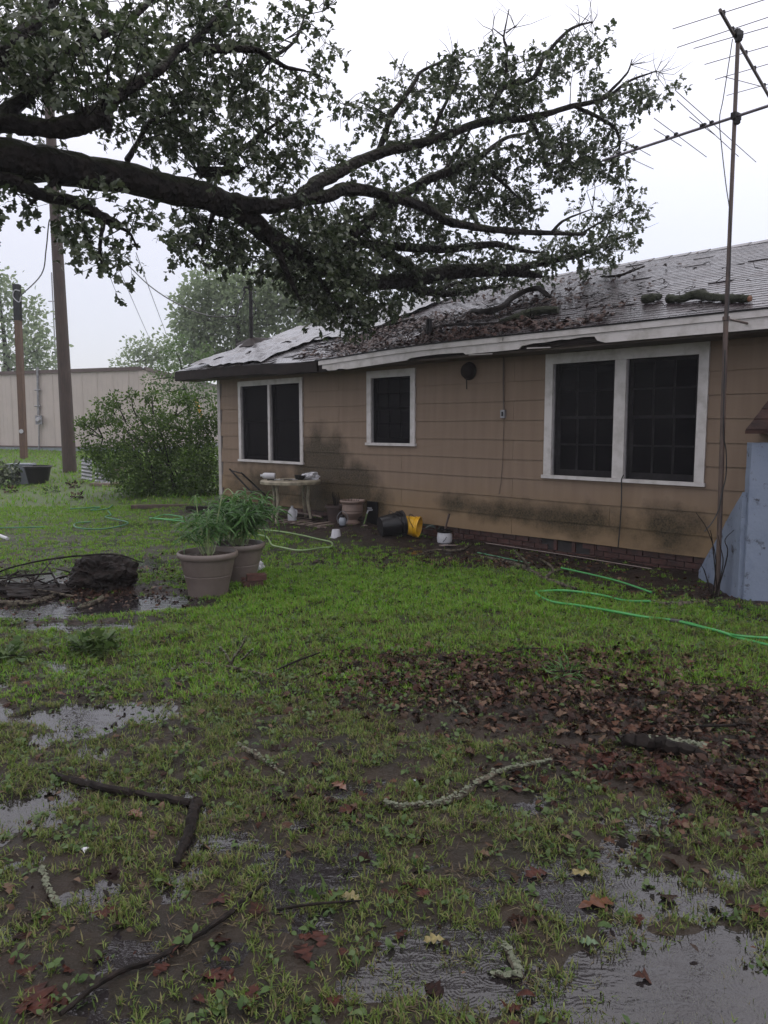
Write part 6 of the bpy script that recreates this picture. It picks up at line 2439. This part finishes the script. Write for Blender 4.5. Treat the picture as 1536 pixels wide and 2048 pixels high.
# corrugated sheets
for k, (px0, px1, py, h_, lab) in enumerate([(163, 184, 958, .62, 'left corrugated metal sheet standing at the foot of the shrub'), (190, 220, 965, .62, 'right corrugated metal sheet standing at the foot of the shrub')]):
    A_, B_ = G(px0, py), G(px1, py + 4)
    m_ = MB()
    V2, F2 = [], []
    for i in range(33):
        z = h_ * i / 32
        off = .03 * math.sin(i * math.pi / 2.6)
        for q in (A_, B_):
            V2.append((q[0], q[1] - off + z * .1, q[2] + z))
        for q in (A_, B_):
            V2.append((q[0], q[1] - off + z * .1 + .012, q[2] + z))
    for i in range(32):
        F2 += [(4 * i, 4 * i + 1, 4 * i + 5, 4 * i + 4), (4 * i + 2, 4 * i + 6, 4 * i + 7, 4 * i + 3)]
    m_.add(V2, F2)
    tag(m_.build('corrugated_sheet', M['galv']), lab, 'metal sheet', 'corrugated sheets by the shrub')
for (px, py, L, lab, mt) in [(212, 972, .8, 'pale board lying at the foot of the corrugated sheets', 'wood_old'), (232, 955, .5, 'dark grey plank standing right of the corrugated sheets', 'wood_old'), (345, 1016, 1.6, 'reddish timber lying on the ground under the shrub', 'rust_pipe'), (425, 1020, 1.0, 'dark timber lying beside the reddish timber under the shrub', 'brown_fascia')]:
    c = G(px, py)
    m_ = MB()
    m_.box(c + np.array([0, 0, .04 if L != .5 else .2]), (L, .18 if L != .5 else .05, .07 if L != .5 else .42), rz=random.uniform(-.2, .2))
    m_.box(c + np.array([L * .3, 0, .085 if L != .5 else .42]), (.12, .1, .02), rz=.1)
    tag(m_.build('timber', M[mt]), lab, 'board', 'old boards in the yard')


# shrubs and trees
def leafy(name, label, cat, base, blobs, leafmat_, leafsize, per_blob, trunkpts, tmpl, group=None, barkm='bark', stems=None, shoot=.25, upn=.7):
    o = empty(name, base, label, cat, group)
    lp_, ly_, ls_ = [], [], []
    tmb_ = MB()
    if trunkpts is not None:
        for tp_ in trunkpts:
            S = spline(tp_, 6)
            tmb_.tube(S[:, :3], S[:, 3], 8, .15)
    allp = np.array([q for tp_ in (trunkpts or []) for q in spline(tp_, 6)[:, :3]]) if trunkpts else None
    for (c, r3, nn) in blobs:
        for _ in range(int(nn * per_blob)):
            v = rng.normal(0, 1, 3)
            v /= np.linalg.norm(v)
            rad = random.random() ** .45
            C = np.array(c) + v * np.array(r3) * rad
            C[2] = max(C[2], float(terrain(C[0], C[1])) + leafsize * .35)
            for k in range(7):
                d_ = rng.normal(0, 1, 3)
                lp_.append(C + d_ * shoot * .5)
                ly_.append(v * .5 + d_ * .8 + np.array([0, 0, -.2]))
                ls_.append(leafsize * random.uniform(.7, 1.3))
        if allp is not None:
            i = int(np.argmin(np.linalg.norm(allp - np.array(c), axis=1)))
            if np.linalg.norm(allp[i] - np.array(c)) > .2:
                tmb_.tube([allp[i], (allp[i] + np.array(c)) / 2 + rng.normal(0, .05, 3), np.array(c)], [leafsize * .3, leafsize * .2, leafsize * .08], 5)
    V2, T2 = scatter(tmpl[0], tmpl[1], np.array(lp_), orient(np.array(ly_), upn), np.array(ls_))
    f = tri_mesh('crown', V2, T2, leafmat_, o)
    f['kind'] = 'stuff'
    tmb_.build('trunk', M[barkm], o)
    return o


def pblobs(lst, jitter=.3):
    out = []
    for (px, py, rx, ry, dp, w) in lst:
        k = dp / FPX
        out.append((atY(px, py, dp + random.uniform(-jitter, jitter)), (rx * k, max(rx, ry) * k, ry * k), w))
    return out


SD = 17.6
sbase = np.array([*atY(340, 1000, SD)[:2], 0.05])
shr = pblobs([(215, 830, 40, 22, SD, .38), (185, 848, 26, 14, SD, .2), (168, 875, 8, 22, SD, .10), (250, 870, 55, 34, SD, .6), (300, 830, 50, 25, SD, .45), (350, 850, 60, 40, SD, .75), (400, 850, 36, 40, SD, .6), (270, 930, 70, 50, SD, 1.5), (340, 930, 80, 60, SD, 2.0), (400, 930, 45, 70, SD, 1.5),
              (225, 920, 45, 35, SD, .8), (190, 905, 30, 15, SD, .4), (290, 975, 60, 30, SD, 1.4), (370, 980, 70, 28, SD, 1.4), (420, 900, 22, 80, SD, .7), (330, 880, 60, 40, SD, 1.0), (232, 800, 14, 14, SD, .14), (262, 792, 12, 12, SD, .1), (205, 808, 14, 8, SD, .1), (165, 845, 12, 6, SD, .08), (305, 795, 20, 14, SD, .18), (360, 800, 20, 14, SD, .15), (385, 808, 12, 16, SD, .12), (430, 830, 8, 30, SD, .15)])
stems = []
for k in range(14):
    tpx = random.uniform(190, 420)
    T0 = sbase + np.array([random.uniform(-.4, .5), random.uniform(-.3, .3), -.1])
    T2_ = atY(tpx, random.uniform(810, 880), SD + random.uniform(-.4, .4))
    mid = (T0 + T2_) / 2 + np.array([0, 0, .35])
    stems.append([[*T0, .022], [*mid, .014], [*T2_, .005]])
leafy('leafy_shrub', 'large leaning dark green shrub at the far corner of the house', 'shrub', sbase, shr, M['shrub_leaf'], .068, 185, stems, OVAL, shoot=.09)


def bgtree(name, label, blobs, leafm, px, depth, leafsize, per, tr, group='trees behind the yard'):
    base = np.array([atY(px, 900, depth)[0], depth, float(terrain(0, depth)) - .1])
    top = max(b[0][2] for b in blobs)
    tpts = [[[*base, tr], [base[0] + .1, base[1], base[2] + (top - base[2]) * .4, tr * .8], [base[0] - .1, base[1], base[2] + (top - base[2]) * .85, tr * .25]]]
    return leafy(name, label, 'tree', base, blobs, leafm, leafsize, per, tpts, OVAL, group, shoot=leafsize * 1.6)


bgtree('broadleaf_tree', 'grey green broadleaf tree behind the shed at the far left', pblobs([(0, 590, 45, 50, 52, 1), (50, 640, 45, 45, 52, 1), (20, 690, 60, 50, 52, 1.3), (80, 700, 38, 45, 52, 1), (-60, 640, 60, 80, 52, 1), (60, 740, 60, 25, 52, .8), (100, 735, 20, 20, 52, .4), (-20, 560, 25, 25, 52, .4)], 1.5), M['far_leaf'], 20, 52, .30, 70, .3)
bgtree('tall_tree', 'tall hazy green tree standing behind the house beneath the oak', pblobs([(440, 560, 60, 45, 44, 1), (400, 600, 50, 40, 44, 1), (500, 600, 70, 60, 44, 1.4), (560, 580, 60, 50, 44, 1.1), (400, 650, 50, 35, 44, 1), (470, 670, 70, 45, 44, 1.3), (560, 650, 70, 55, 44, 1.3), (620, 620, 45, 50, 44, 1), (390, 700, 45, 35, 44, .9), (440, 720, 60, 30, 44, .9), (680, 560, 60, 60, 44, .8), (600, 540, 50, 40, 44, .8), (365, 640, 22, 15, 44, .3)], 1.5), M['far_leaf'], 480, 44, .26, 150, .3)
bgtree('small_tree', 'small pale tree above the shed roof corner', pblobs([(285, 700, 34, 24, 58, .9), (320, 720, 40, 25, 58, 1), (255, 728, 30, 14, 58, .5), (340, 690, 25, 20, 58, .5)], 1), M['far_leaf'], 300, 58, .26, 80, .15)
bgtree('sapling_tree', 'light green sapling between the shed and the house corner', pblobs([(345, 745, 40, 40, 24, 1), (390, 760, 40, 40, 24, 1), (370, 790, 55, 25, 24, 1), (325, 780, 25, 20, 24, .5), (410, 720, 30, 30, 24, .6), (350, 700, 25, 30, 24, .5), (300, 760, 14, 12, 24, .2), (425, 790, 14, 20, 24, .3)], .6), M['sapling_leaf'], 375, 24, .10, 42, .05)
# leafy heap at the left edge
leafy('fallen_leafy_branch', 'heap of wilted leafy branches at the left picture edge beside the tote', 'branch', G(5, 968), pblobs([(5, 945, 30, 22, 20.5, 1), (-20, 950, 40, 25, 20.5, 1)]), M['oak_leaf'], .12, 40, [[[*G(-30, 965), .03], [*(G(-5, 965) + np.array([0, 0, .2])), .02], [*(G(20, 965) + np.array([0, 0, .45])), .008]]], OAK_LO, shoot=.1)
# leafy scraps on the far lawn
for k, (px, py, rx, lab) in enumerate([(110, 985, 25, 'wilted leafy scrap on the far lawn left of the pole'), (150, 975, 20, 'brown leafy scrap at the foot of the utility pole'), (20, 985, 14, 'reddish leafy scrap at the far left lawn edge'), (155, 998, 10, 'dark clod of leaves in the middle of the far lawn')]):
    leafy('leaf_scrap', lab, 'leaves', G(px, py), pblobs([(px, py - 3, rx, 4, float(G(px, py)[1]), 1)], .05), M['dead_leaf'] if k != 0 else M['weed'], .09, 7, [[[*(G(px, py) + np.array([-.1, 0, .01])), .01], [*(G(px, py) + np.array([0, 0, .05])), .008], [*(G(px, py) + np.array([.15, 0, .03])), .004]]], OAK_LO, 'leaf scraps on the far lawn', 'stick', shoot=.06)
# oak sprig and green tufts in the near lawn
for (px, py, rx, ry, lab, mt, nn, sz) in [(190, 1305, 42, 16, 'pale green torn oak sprig lying on the lawn at left', 'weed', 1, .11), (1128, 1358, 34, 10, 'bright green leafy tuft standing in the leaf drift', 'planter_leaf', 1, .09), (1050, 1312, 16, 8, 'small green leaf sprig at the upper edge of the leaf drift', 'planter_leaf', .5, .06), (655, 1835, 70, 5, 'flattened pale green oak leaves in a puddle near the bottom', 'weed', .12, .085), (20, 1325, 24, 10, 'pale green torn sprig at the left picture edge', 'weed', .6, .1), (445, 1100, 26, 9, 'low green weed clump behind the planters', 'planter_leaf', .5, .08)]:
    g0 = G(px, py)
    leafy('leafy_sprig', lab, 'sprig', g0, pblobs([(px, py - 6, rx, ry, float(g0[1]), nn)], .03), M[mt], sz, 16, [[[*(g0 + np.array([-.18, .03, .01])), .006], [*(g0 + np.array([-.05, 0, .05])), .005], [*(g0 + np.array([.12, .02, .05])), .003]]], OAK_HI if mt == 'weed' else LANCE, 'green sprigs on the lawn', 'stick', shoot=.035)

# ------------------------------------------------------------------ grass
def grass_soup(xr, yr, n, blades, hgt, wid, seed, lowcut, flat_=False):
    r_ = np.random.default_rng(seed)
    y = np.sqrt(r_.random(n) * (yr[1] ** 2 - yr[0] ** 2) + yr[0] ** 2)
    x = (r_.random(n) - .5) * (y * 1.12 + (3.2 if y.max() < 17 else 8))
    h = terrain(x, y)
    tf = turf_amount(x, y)
    clump = fbm(x, y, .17, seed + 3, 3)
    pr = np.clip(.52 + (tf - .5) * 1.25 + (clump - .5) * 2.4, 0.02, 1)
    pr = pr * (.55 + .45 * smooth(-.070, -.028, h)) if lowcut else pr
    if flat_:
        pr = np.clip(.35 + (clump - .5) * 3, 0, 1) * smooth(-.02, .006, h)
    # nothing grows inside the house or well house
    n_ = wall_n(x, y)
    s_ = wall_s(x, y)
    ins = (n_ < .05) & (s_ < 6.4)
    ok = (r_.random(n) < pr) & ~ins & ~((x > 3.5) & (y > 7.2) & (y < 9))
    x, y, h, tf = x[ok], y[ok], h[ok], tf[ok]
    m = len(x)
    bl = blades
    X = np.repeat(x, bl) + r_.normal(0, .012 * (hgt / .05), m * bl)
    Y = np.repeat(y, bl) + r_.normal(0, .012 * (hgt / .05), m * bl)
    Z = np.repeat(h, bl) - .006
    az = r_.random(m * bl) * 2 * math.pi
    vig = np.repeat(.65 + .5 * tf, bl)
    L = hgt * vig * r_.uniform(.55, 1.35, m * bl)
    lean = np.clip(r_.normal(.85, .35, m * bl), .1, 1.45)
    if flat_:
        lean = r_.normal(1.42, .12, m * bl)
        Z = Z + .009 + r_.random(m * bl) * .006
    dx, dy = np.cos(az), np.sin(az)
    sx, sy = -dy, dx
    W = wid * r_.uniform(.7, 1.3, m * bl) / 2
    l1 = L * .5
    a1 = lean * (1.0 if flat_ else .6)
    mx, my_, mz = X + dx * np.sin(a1) * l1, Y + dy * np.sin(a1) * l1, Z + np.cos(a1) * l1
    a2 = lean * (1.05 if flat_ else 1.25)
    tx, ty, tz = mx + dx * np.sin(a2) * L * .5, my_ + dy * np.sin(a2) * L * .5, mz + np.cos(a2) * L * .5
    V_ = np.stack([np.stack([X - sx * W * .7, Y - sy * W * .7, Z], -1), np.stack([X + sx * W * .7, Y + sy * W * .7, Z], -1),
                   np.stack([mx - sx * W, my_ - sy * W, mz], -1), np.stack([mx + sx * W, my_ + sy * W, mz], -1), np.stack([tx, ty, tz], -1)], 1)
    T = np.array([(0, 1, 3), (0, 3, 2), (2, 3, 4)])[None] + (np.arange(m * bl) * 5)[:, None, None]
    return V_.reshape(-1, 3), T.reshape(-1, 3)


def grass_obj(parts, mat, label):
    VV, TT, b = [], [], 0
    for (v, t) in parts:
        VV.append(v)
        TT.append(t + b)
        b += len(v)
    g_ = tri_mesh('grass', np.concatenate(VV), np.concatenate(TT), M[mat])
    return tag(g_, label, 'grass', kind='stuff')


grass_obj([grass_soup(None, (1.3, 4.6), 27000, 9, .042, .0044, 101, True), grass_soup(None, (4.6, 6.6), 9800, 9, .046, .005, 105, True)], 'grass_olive', 'short sparse olive grass in tufts over the flooded foreground')
grass_obj([grass_soup(None, (4.6, 6.6), 9800, 9, .050, .0054, 107, True), grass_soup(None, (6.6, 9.0), 25500, 8, .052, .0058, 102, True), grass_soup(None, (9.0, 16.0), 47000, 5, .058, .008, 103, False), grass_soup(None, (16.0, 40.0), 30000, 4, .10, .018, 104, False)], 'grass', 'brighter green lawn grass reaching from the middle of the yard to the shed')
grass_obj([grass_soup(None, (1.3, 7.5), 16000, 7, .05, .0035, 121, True, True)], 'thatch', 'flattened dead brown grass blades lying on the mud')
# clover and broad weeds
nw = 7600
r_ = np.random.default_rng(77)
y = np.sqrt(r_.random(nw) * (9 ** 2 - 1.8 ** 2) + 1.8 ** 2)
x = (r_.random(nw) - .5) * (y * 1.1 + 2.6)
h = terrain(x, y)
ok = (h > -.03) & (r_.random(nw) < np.clip(turf_amount(x, y) + (fbm(x, y, .4, 88) - .5) * 2.2, 0, 1)) & (wall_n(x, y) > .6)
x, y, h = x[ok], y[ok], h[ok]
k = 5
X, Y, H = np.repeat(x, k) + r_.normal(0, .015, len(x) * k), np.repeat(y, k) + r_.normal(0, .015, len(x) * k), np.repeat(h, k)
pos = np.stack([X, Y, H + .006 + r_.random(len(X)) * .02], -1)
V_, T_ = scatter(OVAL[0], OVAL[1], pos, rand_rot(len(X), .45), r_.uniform(.018, .042, len(X)))
wd = tri_mesh('lawn_weeds', V_, T_, M['weed'])
tag(wd, 'small broad leaved weeds and clover among the grass', 'weeds', kind='stuff')

# ------------------------------------------------------------------ fallen leaves
def drift(x, y):
    """how thick the dead leaves lie"""
    t = .028 + 0 * x
    for (px, py, rx, ry, a) in [(1130, 1400, 1.15, .42, 1.1), (1430, 1450, .8, .36, 1.1), (1000, 1340, .9, .3, .7), (1250, 1340, .9, .25, .7), (1330, 1550, .6, .25, .7), (880, 1390, .5, .25, .5), (1480, 1600, .35, .25, .6),
                                (1380, 1690, .3, .15, .3), (700, 1330, .6, .3, .25), (640, 1600, .4, .2, .16), (150, 1900, .35, .25, .05), (60, 2000, .25, .15, .08), (120, 1190, .8, .3, .5), (330, 1150, .5, .3, .25), (930, 1130, 1.5, .5, .25), (1250, 1200, 1.0, .4, .25)]:
        p = flat(px, py)
        t = t + a * np.exp(-((x - p[0]) / rx) ** 2 - ((y - p[1]) / ry) ** 2)
    return t


nl = 52000
r_ = np.random.default_rng(55)
y = np.sqrt(r_.random(nl) * (10.5 ** 2 - 1.8 ** 2) + 1.8 ** 2)
x = (r_.random(nl) - .5) * y * 1.1
dr = drift(x, y)
ok = (r_.random(nl) < np.clip(dr * (.35 + 1.3 * fbm(x, y, .3, 91, 3)), 0, 1)) & (wall_n(x, y) > .1) & ~((x > 3.4) & (y > 7.2))
x, y, dr = x[ok], y[ok], dr[ok]
h = np.maximum(terrain(x, y), -.001) + .006 + r_.random(len(x)) * np.clip(.04 * dr, .006, .03)
dist = np.hypot(x, y)
pick = np.argsort(dist - 1.2 * (dr > .5))
n_ind = 210
ind = set(pick[:n_ind].tolist())
LEAFME = []
BROAD = leaf_template([(0, -.15), (.015, 0), (.20, .08), (.34, .22), (.24, .30), (.42, .44), (.46, .56), (.24, .60), (.28, .74), (.14, .80), (.10, .92), (0, 1.0)], .22, .45, .03)
PLAIN = leaf_template([(0, -.1), (.02, 0), (.16, .18), (.24, .4), (.22, .62), (.12, .84), (0, 1.0)], .4, .6, .02)
for (tv, tt) in (OAK_HI, OAK_CURL, BROAD, PLAIN):
    for mt in ('leaf_brown', 'leaf_red'):
        me = bpy.data.meshes.new('fallen_leaf')
        me.from_pydata([tuple(q) for q in (tv - np.array([0, .45, 0]))], [], [tuple(map(int, q)) for q in tt])
        me.materials.append(M[mt])
        LEAFME.append(me)
for i in ind:
    me = random.choice(LEAFME)
    sc_ = random.uniform(.045, .085)
    rot = Matrix.Rotation(random.random() * 6.28, 4, 'Z') @ Matrix.Rotation(random.gauss(0, .28), 4, 'X') @ Matrix.Rotation(random.gauss(0, .28) + (math.pi if random.random() < .3 else 0), 4, 'Y')
    o = link_mesh('fallen_leaf', me, (x[i], y[i], h[i] + .002), None, rot @ Matrix.Scale(sc_, 4))
    if dr[i] > .45:
        best = min(((1325, 1500, 'around the lichen covered log'), (1128, 1370, 'around the bright green leafy tuft'), (1480, 1460, 'at the right picture edge'), (1000, 1420, 'towards the middle of the lawn'), (1330, 1640, 'at its lowest ragged tip'), (1200, 1550, 'just below the left end of the log'), (1330, 1560, 'just below the middle of the log'), (1450, 1570, 'below the right end of the log'), (1530, 1580, 'at the right edge below the log'), (1100, 1500, 'left of the log'), (1520, 1660, 'at its lower right corner')), key=lambda q: np.linalg.norm(flat(q[0], q[1])[:2] - np.array([x[i], y[i]])))
        tag(o, 'dead brown oak leaf in the drift, ' + best[2], 'leaf', 'drift leaves ' + best[2])
    else:
        best = min(((250, 1600, 'beside the dark elbow branch'), (330, 1925, 'beside the long diagonal twig'), (930, 1600, 'near the long lichen stick'), (1380, 1930, 'in the bottom right puddle'), (1030, 1940, 'near the hooked lichen stub'), (700, 1930, 'at the bottom centre of the picture'), (80, 1970, 'in the bottom left corner'), (1450, 1720, 'at the right edge above the puddle'), (640, 1450, 'on the middle lawn'), (800, 1750, 'in the wet grass below the lichen stick')), key=lambda q: np.linalg.norm(flat(q[0], q[1])[:2] - np.array([x[i], y[i]])))
        tag(o, 'loose dead brown oak leaf ' + best[2], 'leaf', 'loose leaves ' + best[2])
rest = np.array([i for i in range(len(x)) if i not in ind])
q4 = r_.integers(0, 4, len(rest))
VV, TT, b = [], [], 0
for sel, tm in ((rest[q4 == 0], OAK_HI), (rest[q4 == 1], OAK_CURL), (rest[q4 == 2], BROAD), (rest[q4 == 3], PLAIN)):
    pos = np.stack([x[sel], y[sel], h[sel]], -1)
    v, t = scatter(tm[0] - np.array([0, .45, 0]), tm[1], pos, rand_rot(len(sel), .36), r_.uniform(.028, .078, len(sel)))
    VV.append(v)
    TT.append(t + b)
    b += len(v)
lt = tri_mesh('leaf_litter', np.concatenate(VV), np.concatenate(TT), M['dead_leaf'])
tag(lt, 'drift of wet dead oak leaves spread over the right side of the lawn', 'leaf litter', kind='stuff')
nf = 60000
yf = np.sqrt(r_.random(nf) * (9.5 ** 2 - 2.2 ** 2) + 2.2 ** 2)
xf = (r_.random(nf) - .5) * yf * 1.1
df = drift(xf, yf)
ok = (r_.random(nf) < np.clip(df * (.2 + 1.2 * fbm(xf, yf, .25, 95, 3)), 0, 1)) & (wall_n(xf, yf) > .1) & ~((xf > 3.4) & (yf > 7.2))
xf, yf = xf[ok], yf[ok]
hf = np.maximum(terrain(xf, yf), -.001) + .004 + r_.random(len(xf)) * .03
v, t = scatter(OVAL[0] - np.array([0, .45, 0]), OVAL[1], np.stack([xf, yf, hf], -1), rand_rot(len(xf), .6), r_.uniform(.014, .04, len(xf)))
lf = tri_mesh('leaf_crumbs', v, t, M['dead_leaf'])
tag(lf, 'small broken crumbs of dead leaf among the litter', 'leaf litter', kind='stuff')
# single leaves that stand out
for (px, py, L, mt, yaw, tl, lab) in [(705, 1800, .10, 'leaf_yellow', 1.2, .3, 'bright yellow leaf lying on the wet grass near the bottom'), (440, 1806, .125, 'leaf_red', -1.3, .5, 'large red brown oak leaf beside the long dark twig'), (610, 1912, .115, 'leaf_red', .4, .2, 'flat pinkish red leaf lower centre left of the green leaves'),
                                      (1188, 1815, .17, 'leaf_orange', -1.45, .5, 'long curled orange brown leaf beside the big puddle'), (680, 1580, .12, 'leaf_orange', .8, .4, 'orange leaf above the lichen stick end'), (700, 1622, .12, 'leaf_red', 2.0, .4, 'red leaf just left of the lichen stick'),
                                      (272, 1632, .11, 'leaf_orange', 1.0, .4, 'mustard orange leaf below the elbow branch'), (75, 2005, .18, 'leaf_red', .5, .3, 'large dark red leaf in the bottom left corner'), (1075, 1755, .12, 'leaf_red', 1.9, .4, 'red brown leaf at the upper end of the puddle'), (1375, 1655, .14, 'leaf_red', 1.2, .3, 'broad reddish leaf lying below the leaf drift'),
                                      (190, 1195, .14, 'leaf_orange', -1.4, .3, 'vivid orange leaf in front of the root clump'), (870, 1895, .09, 'leaf_yellow', 1.7, .2, 'yellow green leaf sliver near the bottom centre'), (1520, 1830, .11, 'leaf_red', .2, .3, 'red brown leaf at the right picture edge above the puddle'), (850, 1790, .09, 'leaf_red', 2.4, .5, 'small dark red leaf between two puddles'),
                                      (170, 1705, .05, 'white_plastic', .3, .2, 'tiny white petal in the grass at left'), (830, 1566, .035, 'grey_plastic', .3, .1, 'small blue grey scrap in the mid lawn grass'), (1180, 1890, .08, 'leaf_green', 1.4, .2, 'bright green leaf floating on the bottom right puddle'), (1165, 1750, .10, 'leaf_yellow', 1.6, .2, 'pale cream leaf at the head of the puddle')]:
    P = G(px, py)
    me = bpy.data.meshes.new('fallen_leaf')
    tv, tt = OAK_HI
    me.from_pydata([tuple(q) for q in (tv - np.array([0, .45, 0]))], [], [tuple(map(int, q)) for q in tt])
    me.materials.append(M[mt])
    rot = Matrix.Rotation(yaw, 4, 'Z') @ Matrix.Rotation(tl * .25, 4, 'X') @ Matrix.Rotation(-tl * .25, 4, 'Y')
    o = link_mesh('fallen_leaf', me, (P[0], P[1], max(P[2], 0) + .014), None, rot @ Matrix.Scale(L * .8, 4))
    tag(o, lab, 'leaf', 'single bright leaves on the lawn')

# ------------------------------------------------------------------ rain haze
m = bpy.data.materials.new('rain_haze')
m.use_nodes = True
n, l = m.node_tree.nodes, m.node_tree.links
n.clear()
out = n.new('ShaderNodeOutputMaterial')
pv = n.new('ShaderNodeVolumePrincipled')
pv.inputs['Color'].default_value = (.93, .93, .97, 1)
pv.inputs['Density'].default_value = .0011
l.new(pv.outputs[0], out.inputs['Volume'])
mb = MB()
mb.box((0, 215, 14), (640, 640, 32))
hz = mb.build('haze', m)
tag(hz, 'thin rain mist hanging over the yard', 'haze', kind='stuff')
